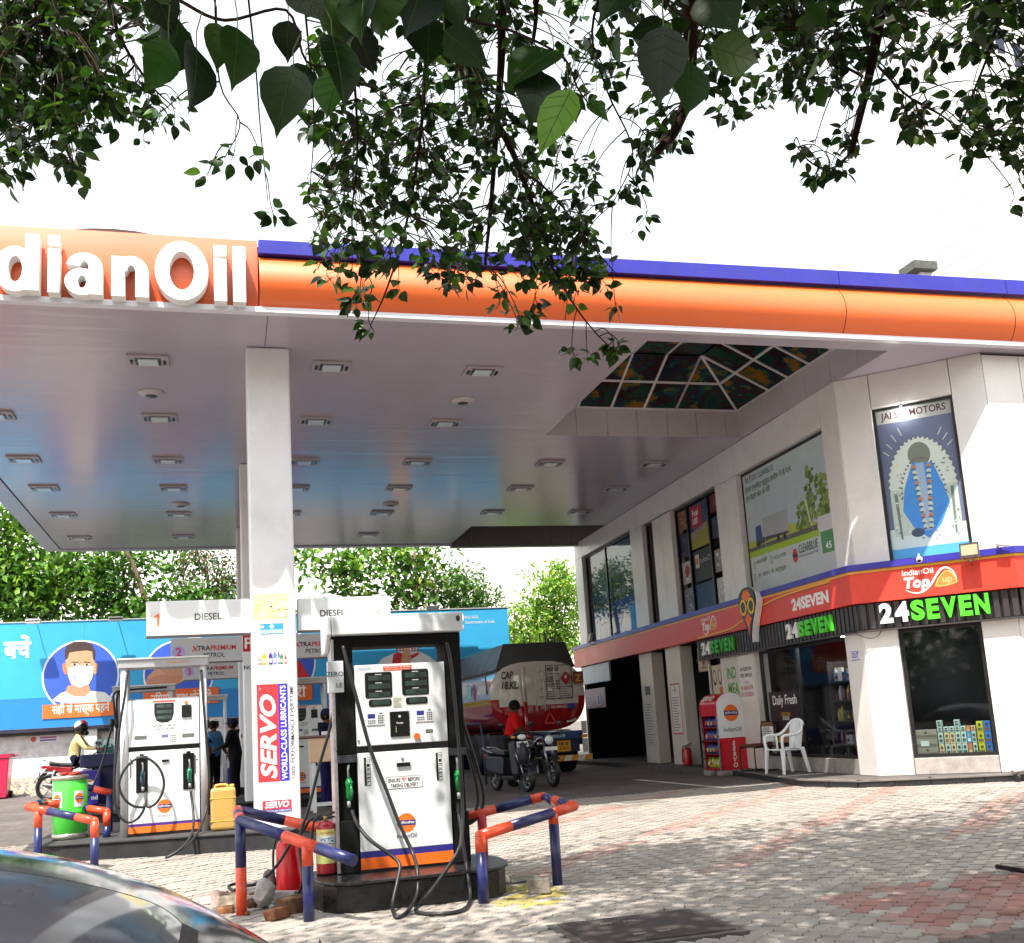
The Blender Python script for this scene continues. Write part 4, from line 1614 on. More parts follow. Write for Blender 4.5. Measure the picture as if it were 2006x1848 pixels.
# saint poster in the chamfer window, kept generic
mb = MB()
N = -0.125
mb.frect(FC, 0.585, 3.64, 1.72, 6.08, N, col=S(104, 112, 142))
mb.frect(FC, 0.585, 5.86, 1.72, 6.08, N + 0.0008, col=S(178, 180, 178))
mb.frect(FC, 0.585, 3.64, 1.72, 3.80, N + 0.0012, col=S(86, 170, 222))
mb.frect(FC, 0.585, 3.80, 1.72, 4.12, N + 0.001, col=S(206, 222, 218))
mb.text(FC, 'JAI SAI MOTORS', 1.15, 5.93, 0.11, w=0.98, n=N + 0.002, align='C', col=S(70, 40, 50), bold=0.015)
cxp = 1.16
mb.fell(FC, cxp, 4.75, 0.50, 0.80, N + 0.0014, a0=0, a1=180, k=24, col=S(206, 216, 208))
mb.frect(FC, cxp - 0.50, 4.0, cxp + 0.50, 4.75, N + 0.0014, col=S(186, 200, 190))
mb.fell(FC, cxp, 5.28, 0.17, 0.2, N + 0.002, k=18, col=S(120, 128, 118))
mb.fpoly(FC, [(cxp, 3.92), (cxp + 0.20, 4.12), (cxp + 0.36, 4.45), (cxp + 0.30, 4.75), (cxp + 0.18, 5.12), (cxp - 0.12, 5.16), (cxp - 0.28, 4.75), (cxp - 0.34, 4.40), (cxp - 0.2, 4.1)], N + 0.0024, col=S(70, 140, 214))
mb.fpoly(FC, [(cxp - 0.05, 4.05), (cxp + 0.07, 4.05), (cxp + 0.05, 5.14), (cxp - 0.07, 5.14)], N + 0.003, col=S(150, 176, 206))
for k in range(12):
    for s_ in (-1, 1):
        z = 5.08 - k * 0.088
        xo = s_ * (0.11 - 0.006 * k)
        mb.fell(FC, cxp + xo + 0.01, z, 0.036, 0.036, N + 0.0035, k=9, col=S(196, 206, 186) if k % 3 else S(190, 130, 96))
        mb.fell(FC, cxp + xo, z - 0.03, 0.03, 0.014, N + 0.004, k=8, col=S(90, 88, 80))
for k in range(46):
    a = math.pi * k / 45
    mb.fell(FC, cxp + 0.50 * math.cos(a), 4.75 + 0.80 * math.sin(a), 0.017, 0.017, N + 0.004, k=7, col=S(104, 112, 118) if k % 2 else S(214, 220, 214))
    if k % 2:
        mb.fell(FC, cxp + 0.33 * math.cos(a), 4.6 + 0.62 * math.sin(a), 0.018, 0.018, N + 0.004, k=7, col=S(110, 104, 110))
for a in (150, 140, 128, 116, 52, 42, 32):
    r0, r1 = 0.60, 0.72
    c_, s_ = math.cos(R(a)), math.sin(R(a))
    mb.fstroke(FC, [(cxp + 0.85 * r0 * c_, 4.95 + 1.25 * r0 * s_), (cxp + 0.85 * r1 * c_, 4.95 + 1.25 * r1 * s_)], 0.016, N + 0.003, col=S(196, 200, 206))
for s_ in (-1, 1):
    mb.fstroke(FC, [(cxp + s_ * 0.42, 4.7), (cxp + s_ * 0.40, 3.95)], [0.05, 0.03], N + 0.003, col=S(110, 122, 118))
for k in range(90):
    x, z = cxp + rnd.uniform(-0.48, 0.48), rnd.uniform(3.9, 5.3)
    if abs(x - cxp) > 0.3 or z < 4.1:
        mb.fell(FC, x, z, 0.012 + rnd.random() * 0.014, 0.016, N + 0.0034, k=6, col=rnd.choice([S(150, 164, 152), S(210, 220, 208), S(124, 136, 130)]))
mb.fell(FC, 1.0, 4.03, 0.10, 0.07, N + 0.004, k=14, col=S(70, 80, 104))
mb.build('poster', PRINT, w5)
bulb = thing('lamp_bulb', 'lit white round bulb hanging at the top of the saint poster window', 'bulb', FC.p(1.0, 5.98, 0.03))
mb = MB(S(230, 230, 230))
mb.cyl(FC.p(1.0, 6.11, 0.03), FC.p(1.0, 6.03, 0.03), 0.02, n=10)
mb.build('holder', PAINT, bulb)
mb = MB(WHITE)
mb.sph(FC.p(1.0, 5.985, 0.03), 0.045)
mb.build('globe', LIT, bulb)

# Daily Fresh poster stuck on the glass
N = -0.134
dp = MB()
dp.frect(FL, -3.66, 0.80, -2.46, 1.74, N, col=S(40, 14, 26))
dp.text(FL, 'Daily Fresh', -3.06, 1.50, 0.17, w=0.92, n=N + 0.002, align='C', col=WHITE, bold=0.012)
dp.text(FL, 'SUPER TONIK', -3.06, 1.29, 0.06, w=0.36, n=N + 0.002, align='C', col=S(206, 140, 40), bold=0.02)
dp.text(FL, 'BURGER', -3.06, 1.21, 0.07, w=0.25, n=N + 0.002, align='C', col=S(210, 200, 190), bold=0.02)
dp.fpoly(FL, [(-3.5, 0.80), (-2.46, 0.80), (-2.46, 1.20), (-2.8, 1.14), (-3.5, 0.92)], N + 0.001, col=S(160, 104, 70))
dp.fpoly(FL, [(-2.9, 0.80), (-2.46, 0.80), (-2.46, 0.93), (-2.9, 0.9)], N + 0.002, col=S(96, 44, 30))
dp.fpoly(FL, [(-3.62, 0.80), (-3.3, 0.80), (-3.3, 1.0), (-3.62, 0.96)], N + 0.0025, col=S(170, 190, 190))
dp.frect(FL, -3.52, 0.81, -3.36, 0.95, N + 0.003, col=S(230, 190, 30))
dp.text(FL, '7', -3.44, 0.83, 0.09, n=N + 0.004, align='C', col=BLACK, bold=0.03)
dp.build('food_poster', PRINT, w6)
# interior lamps, back wall, shelves
mb = MB(WHITE)
for x, n_ in ((-1.55, -0.7), (-0.95, -0.75), (-1.25, -1.5)):  # the deepest lamp is added to brighten the interior
    mb.fbox(FL, x - 0.1, 2.60, n_ - 0.1, x + 0.1, 2.615, n_ + 0.1)
mb.build('interior_lamp', LIT, shop)
mb = MB(S(60, 56, 58))
mb.fbox(FL, -5.4, 2.62, -2.55, -0.4, 2.66, -0.31)
mb.fbox(FC, 0.2, 2.62, -2.3, 2.2, 2.66, -0.31)
mb.build('interior_ceiling', MATTE, shop)
shelf = thing('shop_shelf', 'dark tall display shelf full of goods behind the shop glass', 'shelf', FL.p(-1.5, 0.3, -1.0))
mb = MB(S(70, 60, 64))
for z in (0.32, 0.72, 1.12, 1.48, 1.82):
    mb.fbox(FL, -2.3, z, -1.1, -0.62, z + 0.025, -0.62)
for x in (-2.3, -1.46, -0.64):
    mb.fbox(FL, x, 0.3, -1.1, x + 0.03, 2.2, -0.63)
mb.fbox(FL, -2.3, 0.3, -1.14, -0.61, 2.3, -1.105)
mb.build('rack', PAINT, shelf)
gc = [S(170, 190, 196), S(190, 196, 200), S(90, 40, 60), S(120, 44, 52), S(60, 84, 130), S(190, 170, 70), S(80, 110, 84), S(150, 90, 60), S(206, 200, 196), S(110, 60, 96)]
protos = []
NTH = '0 first second third fourth fifth sixth seventh eighth ninth tenth eleventh twelfth thirteenth fourteenth'.split()
for kk in range(10):
    mb = MB(gc[kk])
    if kk % 2:
        mb.lathe([(0.035, 0), (0.042, 0.01), (0.042, 0.15), (0.02, 0.19), (0.018, 0.22)], n=10)
    else:
        mb.box(-0.045, -0.035, 0, 0.045, 0.035, 0.2)
        mb.box(-0.04, -0.0355, 0.05, 0.04, 0.0355, 0.12, col=gc[(kk + 3) % 10])
    protos.append(mb.mesh('packet', GLOSS))
for z, zn in ((0.345, 'lowest'), (0.745, 'second'), (1.145, 'third'), (1.505, 'fourth'), (1.845, 'top')):
    x, k = -2.22, 0
    while x < -0.72:
        if abs(x + 1.46) > 0.07:
            o = bpy.data.objects.new('packet', rnd.choice(protos))
            COL.objects.link(o)
            o.location = FL.p(x, z, -0.72 - rnd.random() * 0.06)
            o.scale = (1, 1, 0.7 + rnd.random() * 0.5)
            o.rotation_euler = (0, 0, R(90) + rnd.gauss(0, 0.2))
            k += 1
            o['label'] = 'small goods packet, %s shelf behind the shop glass, %s from left' % (zn, NTH[k])
            o['category'] = 'packet'
            o['group'] = 'goods on the shop shelves'
        x += 0.115
# cartons stacked in the corner window
cart = [('brown', S(150, 146, 128), S(110, 104, 90)), ('pale green', S(190, 210, 196), S(70, 100, 96)), ('cream', S(206, 196, 150), S(150, 110, 80)), ('sky blue', S(70, 160, 206), S(220, 226, 226)),
        ('orange', S(204, 120, 70), S(230, 200, 150)), ('yellow', S(206, 204, 60), S(120, 116, 60)), ('blue', S(70, 130, 206), S(130, 90, 80))]
boxes = []
for k in range(3):
    boxes.append((0.565, 0.885, 0.565 + k * 0.135, 0.13, 0, 'row'))
lay = [(0.895, [2, 1, 1, 1]), (0.985, [1, 2, 1]), (1.065, [2, 2, 1]), (1.145, [1, 1, 1, 1]), (1.225, [1, 1, 1]), (1.305, [4, 3, 4]), (1.375, [1, 1, 2])]
hs = [0.18, 0.17, 0.085, 0.1]
for x, c in lay:
    z = 0.565
    for i, q in enumerate(c):
        boxes.append((x + 0.004, x + (0.076 if x < 1.3 else 0.064), z, hs[i] - 0.005, q, ''))
        z += hs[i]
for x, q in ((1.455, 5), (1.555, 6)):
    for i in range(3):
        boxes.append((x + 0.003, x + 0.094, 0.565 + i * 0.165, 0.16, q, ''))
cnt = {}
for x0, x1, z, h, q, _ in boxes:
    nm, c1_, c2_ = cart[q]
    t_ = 'bottom' if z < 0.6 else ('second' if z < 0.76 else ('third' if z < 0.9 else 'top'))
    col_ = {0: 'brown'}.get(q, nm)
    k = (col_, t_)
    cnt[k] = cnt.get(k, 0) + 1
    ordn = ['first', 'second', 'third', 'fourth', 'fifth', 'sixth', 'seventh', 'eighth'][cnt[k] - 1]
    t = thing('carton', '%s carton, %s layer of the window stack, %s such from left' % (nm, t_, ordn), 'carton', FC.p((x0 + x1) / 2, z, -0.3), 0, 'cartons stacked in the corner window')
    mb = MB(c1_)
    mb.fbox(FC, x0, z, -0.42, x1, z + h, -0.2)
    mb.build('box', MATTE, t, bevel=0.003, seg=1)
    mb = MB()
    mb.frect(FC, x0 + 0.012, z + h * 0.12, x1 - 0.012, z + h * 0.42, -0.199, col=c2_)
    mb.fell(FC, (x0 + x1) / 2, z + h * 0.68, min(0.02, (x1 - x0) * 0.3), h * 0.16, -0.1985, k=10, col=tuple(c * 0.5 for c in c2_))
    mb.build('carton_print', PRINT, t)
mb = MB(S(196, 214, 206))
mb.frect(FC, 0.64, 0.72, 0.76, 0.80, -0.195)
mb.build('shipping_label', PRINT, shop)

# ------------------------------------------------------------------ bills and notices on the lower wall
N = 0.004


def notice(F, name, lab, x0, y0, x1, y1, base, draw, n=N):
    t = MB()
    t.fbox(F, x0, y0, 0.0015, x1, y1, n, col=base)
    draw(t, n + 0.001)
    o = t.build(name, PRINT)
    o['label'] = lab
    o['category'] = 'notice'
    return o


def dr_a(t, n):
    t.text(FL, 'IND', -5.13, 2.08, 0.24, w=0.42, n=n, col=S(84, 150, 50), bold=0.03, fit=True)
    t.text(FL, 'MEA', -5.13, 1.76, 0.24, w=0.50, n=n, col=S(84, 150, 50), bold=0.03, fit=True)
    t.text(FL, 'NK', -4.83, 1.57, 0.09, n=n, col=BLACK, bold=0.03)


notice(FL, 'wall_notice', 'white board with green letters IND MEA beside the suggestion notice', -5.30, 1.52, -4.60, 2.42, S(206, 200, 194), dr_a)


def dr_b(t, n):
    for i, (s, c) in enumerate((('ANY SUGGESTION FOR', S(60, 56, 60)), ('PETROL PUMP PLEASE', S(60, 56, 60)), ('CONTACT', S(176, 70, 84)), ('Mr. ASHISH GUPTA', S(176, 60, 76)), ('Ph. 9212025010', S(176, 60, 76)))):
        t.text(FL, s, -4.26, 2.20 - i * 0.125, 0.07 if i < 2 else (0.045 if i == 2 else 0.085), w=0.52 if i != 2 else 0.18, n=n, align='C', col=c, bold=0.016)


notice(FL, 'wall_notice', 'white suggestion notice with black and red lettering on the shop pier', -4.585, 1.60, -3.93, 2.5, S(222, 216, 212), dr_b, n=0.006)


def lines(F, t, x0, x1, y0, y1, n, k, c=S(110, 108, 114)):
    for i in range(k):
        y = y1 - (y1 - y0) * (i + 0.5) / k
        t.frect(F, x0, y - 0.012, x0 + (x1 - x0) * (0.6 + 0.4 * rnd.random()), y + 0.006, n, col=c)


def dr_c(t, n):
    for a in ((-8.32, 0.98, -8.29, 2.14), (-7.76, 0.98, -7.73, 2.14), (-8.32, 0.98, -7.73, 1.01), (-8.32, 2.11, -7.73, 2.14)):
        t.frect(FL, *a, n, col=S(190, 30, 44))
    t.frect(FL, -8.04, 1.9, -8.02, 2.08, n, col=BLACK)
    t.frect(FL, -8.1, 1.98, -7.96, 2.0, n, col=BLACK)
    lines(FL, t, -8.24, -7.82, 1.05, 1.85, n, 13)


notice(FL, 'wall_notice', 'tall white notice with red border on the pier left of the oil cabinet', -8.32, 0.98, -7.73, 2.14, S(214, 210, 210), dr_c)


def dr_d(t, n):
    t.frect(FL, -9.98, 1.95, -9.62, 2.16, n, col=S(70, 70, 76))
    lines(FL, t, -10.1, -9.6, 0.75, 1.75, n, 15)


notice(FL, 'wall_notice', 'tall white notice with black frame on the far pier beside the dark bay', -10.16, 0.70, -9.5, 2.2, S(196, 194, 196), dr_d)


def dr_o(t, n):
    t.text(FC, 'OUT', 0.12, 2.155, 0.075, w=0.22, n=n, col=S(70, 60, 170), bold=0.035, shear=0.15)
    t.frect(FC, 0.11, 2.245, 0.34, 2.255, n, col=S(70, 60, 170))
    t.frect(FC, 0.11, 2.125, 0.34, 2.135, n, col=S(70, 60, 170))


notice(FL, 'wall_notice', 'small OUT notice in blue letters on the corner pier', -0.42, 2.08, -0.14, 2.3, S(226, 224, 228), lambda t, n: (t.text(FL, 'OUT', -0.28, 2.155, 0.08, w=0.2, n=n, align='C', col=S(70, 60, 170), bold=0.035, shear=0.15), t.frect(FL, -0.40, 2.25, -0.16, 2.262, n, col=S(70, 60, 170)), t.frect(FL, -0.40, 2.115, -0.16, 2.127, n, col=S(70, 60, 170))))
# lit sign board and price board in the doorway bay
t = thing('hanging_sign', 'pale square sign with a red emblem hanging in the dark doorway', 'sign', FL.p(-6.6, 2.3, -0.2))
mb = MB(S(196, 176, 150))
mb.fbox(FL, -6.98, 2.33, -0.24, -6.42, 2.86, -0.18)
mb.build('board', PAINT, t, bevel=0.01)
mb = MB()
mb.fell(FL, -6.68, 2.62, 0.1, 0.16, -0.178, col=S(150, 44, 50), k=18)
mb.frect(FL, -6.8, 2.4, -6.55, 2.43, -0.178, col=S(120, 60, 60))
mb.build('emblem', PRINT, t)
t = thing('menu_board', 'narrow cream and orange menu board standing in the doorway bay', 'sign', FL.p(-5.9, 1.2, -0.1))
mb = MB(S(206, 192, 170))
mb.fbox(FL, -6.12, 1.35, -0.14, -5.5, 2.42, -0.1)
mb.build('board', PAINT, t, bevel=0.008)
mb = MB()
mb.frect(FL, -5.78, 1.37, -5.54, 1.95, -0.099, col=S(196, 104, 44))
for x in (-5.98, -5.72):
    mb.fell(FL, x, 2.15, 0.09, 0.17, -0.0985, col=S(96, 76, 66), k=16)
    mb.fell(FL, x, 2.17, 0.06, 0.12, -0.098, col=S(214, 200, 180), k=16)
mb.fell(FL, -5.95, 1.68, 0.08, 0.13, -0.0985, col=S(120, 90, 76), k=16)
mb.build('menu_print', PRINT, t)
mb = MB(S(206, 202, 200))
mb.fprism(FL, [(-6.22, 1.0), (-6.17, 1.0), (-6.15, 2.5), (-6.19, 2.86)], -0.1, -0.06)
o = mb.build('door_edge_strip', ACP, shop)
# dark red door of the bay
mb = MB(S(96, 24, 28))
mb.fbox(FL, -9.36, 0.3, -0.5, -8.47, 2.9, -0.44)
mb.build('bay_door', PAINT, shop)
mb = MB(S(52, 40, 44))
mb.fbox(FL, -7.53, 0.3, -1.0, -6.3, 2.95, -0.9)
mb.build('shop_door', PAINT, shop)
# pale panel and rest room plate by the tanker
t = thing('wall_board', 'pale blue board at the end of the orange band above the tanker', 'sign', FL.p(-14.2, 2.3, 0.1))
mb = MB(S(176, 206, 224))
mb.fbox(FL, -15.0, 2.45, 0.03, -12.4, 2.97, 0.09)
mb.build('board', PAINT, t, bevel=0.01)
t = thing('toilet_sign', 'small purple rest room sign with two white figures beside the tanker', 'sign', FL.p(-14.5, 1.9, 0.1))
mb = MB(S(96, 40, 110))
mb.fbox(FL, -14.9, 1.75, 0.03, -13.0, 2.3, 0.06)
mb.build('board', PAINT, t)
mb = MB()
for x in (-14.5, -13.6):
    mb.frect(FL, x - 0.16, 1.82, x + 0.16, 2.14, 0.062, col=S(170, 190, 220))
    mb.fell(FL, x, 2.05, 0.05, 0.04, 0.063, col=S(40, 50, 90), k=10)
    mb.fpoly(FL, [(x - 0.08, 1.85), (x + 0.08, 1.85), (x + 0.04, 2.0), (x - 0.04, 2.0)], 0.063, col=S(40, 50, 90))
    mb.build('pictogram', PRINT, t)
    mb = MB()


# ------------------------------------------------------------------ floodlight, cameras
def floodlight(p, F, lab, s=0.24, tilt=0.25):
    t = thing('floodlight', lab, 'floodlight', p)
    Fk = Frame(p, F.ex, (Z3 + F.n * -tilt))
    mb = MB(S(176, 172, 170))
    mb.fbox(Fk, -s / 2, -s * 0.4, -0.06, s / 2, s * 0.4, 0.0)
    mb.build('housing', PAINT, t, bevel=0.008)
    mb = MB(S(30, 28, 28))
    for a in ((-s / 2, -s * .4, -s / 2 + .02, s * .4), (s / 2 - .02, -s * .4, s / 2, s * .4), (-s / 2 + .02, -s * .4, s / 2 - .02, -s * .4 + .02), (-s / 2 + .02, s * .4 - .02, s / 2 - .02, s * .4)):
        mb.fbox(Fk, a[0], a[1], 0.001, a[2], a[3], 0.012)
    mb.build('bezel', PAINT, t)
    mb = MB(S(160, 150, 120))
    mb.frect(Fk, -s / 2 + .02, -s * .4 + .02, s / 2 - .02, s * .4 - .02, 0.004)
    mb.build('lens', GLOSS, t)
    mb = MB(S(120, 116, 114))
    mb.tube([Fk.p(-s * .35, -s * .42, -0.03), Fk.p(0, -s * .62, -0.06), Fk.p(s * .35, -s * .42, -0.03)], 0.01, n=6)
    mb.tube([Fk.p(0, -s * .6, -0.05), Fk.p(0, -s * .62, -0.2)], 0.01, n=6)
    mb.build('bracket', METAL, t)
    return t


floodlight(FC.p(1.73, 3.60, 0.36), FC, 'square grey floodlight on the band under the saint poster window', 0.27)
floodlight(FL.p(-13.3, 3.72, 0.30), FL, 'black floodlight on the band under the far banner window', 0.3)


def cctv(p, F, lab):
    t = thing('security_camera', lab, 'camera', p)
    mb = MB(S(236, 236, 236))
    mb.sph(p, 0.05)
    mb.cyl(p, p + F.n * 0.02 + Z3 * 0.085, 0.014, n=8)
    mb.build('dome', GLOSS, t)
    mb = MB(S(24, 24, 26))
    mb.sph(p + F.n * 0.035 - Z3 * 0.02, 0.028)
    mb.build('lens', GLOSS, t)


cctv(FC.p(1.01, 3.55, 0.29), FC, 'white dome camera on the blue edge left of the floodlight')
for p, lb in ((FC.p(2.17, 3.66, 0.27), 'white bullet camera on the blue edge right of the floodlight'), (FT.p(0.30, 3.66, 0.27), 'white bullet camera at the right edge of the picture on the blue edge')):
    t = thing('security_camera', lb, 'camera', p)
    mb = MB(S(236, 236, 236))
    mb.cyl(p + V((-0.07, 0.03, 0.0)), p + V((0.06, -0.08, -0.05)), 0.036, n=12)
    mb.cyl(p + V((0, 0, -0.0)), p + V((0.02, 0.12, -0.05)), 0.018, n=8)
    mb.build('housing', GLOSS, t)
    mb = MB(S(24, 24, 26))
    mb.cyl(p + V((0.06, -0.08, -0.05)), p + V((0.063, -0.083, -0.052)), 0.028, n=12)
    mb.build('lens', GLOSS, t)
# loose cable under the corner fascia
mb = MB(S(40, 38, 40))
mb.tube(spline([FL.p(-0.02, 2.56, 0.16), FC.p(0.02, 2.46, 0.12), FC.p(0.14, 2.43, 0.08), FC.p(0.24, 2.46, 0.06), FC.p(0.30, 2.54, 0.06)], 5), 0.006, n=5)
o = mb.build('loose_cable', RUBBER)
o['label'] = 'thin dark cable sagging below the black fascia at the shop corner'
o['category'] = 'cable'

# ================================================================== ISLANDS, PUMPS, BARRIERS
a5 = cr(0, 1600, 640, 1682)
a6 = cr(560, 1400, 1200, 1310)
b6 = cr(780, 1550, 1180, 1232)
b3 = cr(500, 1900, 1500, 2006)
b2 = cr(0, 2000, 900, 2006)
z1 = cr(0, 1750, 300, 1584)
z4 = cr(700, 1600, 860, 657)
z5 = cr(1100, 1650, 1420, 1792)
z6 = cr(1250, 1560, 1480, 1250)
k8 = cr(500, 1930, 800, 1486)


def island(lab, pts, z0, z1, col=S(34, 34, 38), mat=GRANITE):
    t = thing('pump_island', lab, 'kerb island', (sum(p[0] for p in pts) / len(pts), sum(p[1] for p in pts) / len(pts), z0))
    mb = MB(col)
    F = Frame((0, 0, 0), (1, 0, 0), (0, 1, 0))
    mb.fprism(F, pts, z0, z1 - 0.03)
    mb.build('kerb', mat, t, bevel=0.012)
    cx, cy = sum(p[0] for p in pts) / len(pts), sum(p[1] for p in pts) / len(pts)
    mb = MB(tuple(c * 1.5 + 0.01 for c in col))
    mb.fprism(F, [(cx + (x - cx) * 1.03, cy + (y - cy) * 1.03) for x, y in pts], z1 - 0.028, z1)
    mb.build('top_slab', mat, t, bevel=0.008)
    return t


def rounded(x0, x1, y0, y1, k=7, skew=0.0):
    r = (y1 - y0) / 2
    cy = (y0 + y1) / 2
    pts = []
    for i in range(k + 1):
        a = -90 + 180 * i / k
        pts.append((x1 - r * 0.5 + r * 0.5 * math.cos(R(a)), cy + r * math.sin(R(a))))
    for i in range(k + 1):
        a = 90 + 180 * i / k
        pts.append((x0 + r * 0.5 + r * 0.5 * math.cos(R(a)), cy + r * math.sin(R(a))))
    return [(x, y + skew * (x - x0)) for x, y in pts]


island('black kerb island under the near white diesel pump', rounded(0.72, 2.42, 8.98, 10.1), -0.03, 0.25, S(16, 16, 19))
island('dark kerb island under the left pump, drum and banner column', rounded(-2.25, 1.4, 14.18, 15.5, skew=-0.24), 0.05, 0.35, S(48, 48, 50), CONC)
island('dark kerb island at the second column', rounded(-2.3, 2.6, 19.7, 21.7), 0.15, 0.36, S(36, 36, 38), CONC)
island('dark kerb island at the third column', rounded(-2.8, 2.2, 26.0, 27.9), 0.15, 0.36, S(36, 36, 38), CONC)


def nozzle(mb_g, mb_m, p, up, fwd, s=1.0, green=S(24, 120, 70)):
    """a fuel nozzle hanging with its spout up: p is the hose end"""
    side = up.cross(fwd).normalized()

    def q(a, b, c=0.0):
        return p + up * a * s + fwd * b * s + side * c * s
    mb_g.tube([q(0.05, 0), q(0.10, 0.0), q(0.17, 0.012), q(0.215, 0.01), q(0.26, 0.008)], [0.018 * s, 0.026 * s, 0.03 * s, 0.036 * s, 0.024 * s], n=10, col=green)
    mb_g.tube([q(0.06, 0.05), q(0.14, 0.075), q(0.21, 0.045)], [0.010 * s, 0.012 * s, 0.010 * s], n=6, col=green)
    mb_g.sph(q(0.215, 0.03), 0.03 * s, n=10, m=7, col=green)
    mb_m.tube([q(0.26, 0.008), q(0.33, 0.0), q(0.385, 0.02)], [0.014 * s, 0.011 * s, 0.010 * s], n=8, col=SILVER)
    mb_m.tube([q(-0.01, 0), q(0.05, 0)], 0.02 * s, n=8, col=S(206, 206, 206))
    mb_m.tube([q(0.075, 0.03), q(0.15, 0.05), q(0.2, 0.03)], 0.005 * s, n=5, col=SILVER)


def hose(pts, r=0.017, k=8):
    mb = MB(S(30, 30, 32))
    mb.tube(spline(pts, k), r, n=8)
    return mb


# ------------------------------------------------------------------ the near pump
FD = Frame((1.14, 9.47, 0), (1, 0, 0), Z3)
d2 = thing('fuel_pump', 'near white diesel pump with black side columns and a broad white top', 'fuel pump', (1.55, 9.7, 0.25), 0, 'fuel pumps')
WP = S(214, 216, 220)
mb = MB(S(20, 20, 22))
mb.fbox(FD, -0.14, 0.252, -0.42, 0.97, 0.30, -0.02)
mb.fbox(FD, -0.005, 0.30, -0.40, 0.835, 2.03, -0.03)
mb.build('cabinet', PAINT, d2)
for x0, x1, nm in ((-0.17, -0.012, 0), (0.842, 0.985, 1)):
    mb = MB(S(9, 9, 10))
    mb.fbox(FD, x0, 0.255, -0.42, x1, 1.20, -0.10)       # nozzle bay is open at the front
    mb.fbox(FD, x0, 0.255, -0.10, x1, 0.70, -0.002)
    mb.fbox(FD, x0, 1.27, -0.42, x1, 2.32, -0.006)
    mb.fbox(FD, x0 - 0.006, 1.20, -0.42, x1 + 0.006, 1.268, 0.006, col=S(70, 70, 78))
    mb.build('side_column', MATTE, d2, bevel=0.006)
mb = MB(S(206, 198, 204))
mb.fbox(FD, -0.205, 0.26, -0.30, -0.174, 2.3, -0.02)
mb.build('edge_strip', METAL, d2, bevel=0.004)
mb = MB(WP)
mb.fbox(FD, 0.0, 1.335, -0.03, 0.825, 2.055, 0.0)
up_p = mb.build('upper_panel', PAINT, d2, bevel=0.006)
mb = MB(WP)
mb.fbox(FD, 0.0, 0.425, -0.03, 0.825, 1.275, 0.0)
lo_p = mb.build('lower_panel', PAINT, d2, bevel=0.006)
mb = MB(S(236, 104, 28))
mb.fbox(FD, 0.0, 0.275, -0.03, 0.825, 0.372, 0.0)
mb.fbox(FD, 0.0, 0.372, -0.03, 0.825, 0.424, 0.0, col=S(40, 36, 120))
mb.build('striped_base', PAINT, d2)
# canopy of the pump
mb = MB(S(226, 228, 232))
mb.fbox(FD, -0.20, 2.325, -0.52, 1.0, 2.50, 0.10)
mb.fprism(Frame(FD.o, FD.n * -1, FD.ey), [(-0.10, 2.325), (-0.10, 2.50), (0.52, 2.50), (0.52, 2.19), (0.2, 2.19)], -0.245, -0.205)
mb.build('top_canopy', PAINT, d2, bevel=0.01)
mb = MB(S(10, 10, 11))
mb.fbox(FD, -0.16, 2.225, -0.44, 0.99, 2.322, -0.02)
mb.build('top_beam', MATTE, d2)
mb = MB(S(60, 60, 62))
mb.fell(FD, 0.955, 2.44, 0.02, 0.03, 0.102, k=10)
mb.build('top_mark', PRINT, d2)
# displays
for x0, x1, y0, y1 in ((0.09, 0.335, 1.755, 1.985), (0.425, 0.672, 1.765, 1.998), (0.118, 0.325, 1.678, 1.742), (0.455, 0.655, 1.682, 1.745)):
    mb = MB(S(16, 18, 18))
    r = 0.02
    pts = []
    for cx_, cy_, a0 in ((x1 - r, y0 + r, -90), (x1 - r, y1 - r, 0), (x0 + r, y1 - r, 90), (x0 + r, y0 + r, 180)):
        pts += [(cx_ + r * math.cos(R(a0 + 30 * i)), cy_ + r * math.sin(R(a0 + 30 * i))) for i in range(4)]
    mb.fprism(FD, pts, -0.01, 0.004)
    dpl = mb.build('display', GLOSS, up_p)
    mb = MB()
    big = y1 - y0 > 0.1
    for i in range(3 if big else 1):
        yy = y1 - (0.075 * (i + 1)) if big else y0 + 0.012
        mb.frect(FD, x0 + 0.03, yy + 0.002, x1 - 0.02, yy + 0.045, 0.0052, col=S(44, 60, 54))
        mb.text(FD, ('0850', '1140', '74.51')[i] if big else '1531', x1 - 0.03, yy + 0.006, 0.034, n=0.0062, align='R', col=S(14, 20, 18), bold=0.01)
        mb.frect(FD, (x0 + x1) / 2 - 0.03, yy + 0.05, (x0 + x1) / 2 + 0.03, yy + 0.058, 0.0062, col=S(170, 176, 176))
    mb.build('digits', PRINT, d2)
# keypads, printer, push button, stickers
for x0, y0 in ((0.09, 1.515), (0.535, 1.52)):
    mb = MB(S(222, 224, 228))
    mb.fbox(FD, x0, y0, 0.001, x0 + 0.165, y0 + 0.115, 0.008)
    kp = mb.build('keypad', PAINT, up_p, bevel=0.003)
    mb = MB()
    mb.frect(FD, x0 + 0.012, y0 + 0.06, x0 + 0.08, y0 + 0.10, 0.0095, col=S(44, 48, 120))
    for i in range(4):
        for j in range(2):
            mb.frect(FD, x0 + 0.015 + i * 0.018, y0 + 0.012 + j * 0.02, x0 + 0.028 + i * 0.018, y0 + 0.026 + j * 0.02, 0.0095, col=S(90, 92, 98))
    for i in range(3):
        for j in range(4):
            mb.frect(FD, x0 + 0.105 + i * 0.018, y0 + 0.012 + j * 0.02, x0 + 0.118 + i * 0.018, y0 + 0.026 + j * 0.02, 0.0095, col=S(60, 62, 68))
    mb.fell(FD, x0 + 0.13, y0 + 0.103, 0.018, 0.007, 0.0095, k=10, col=S(90, 90, 100))
    mb.build('keys', PRINT, d2)
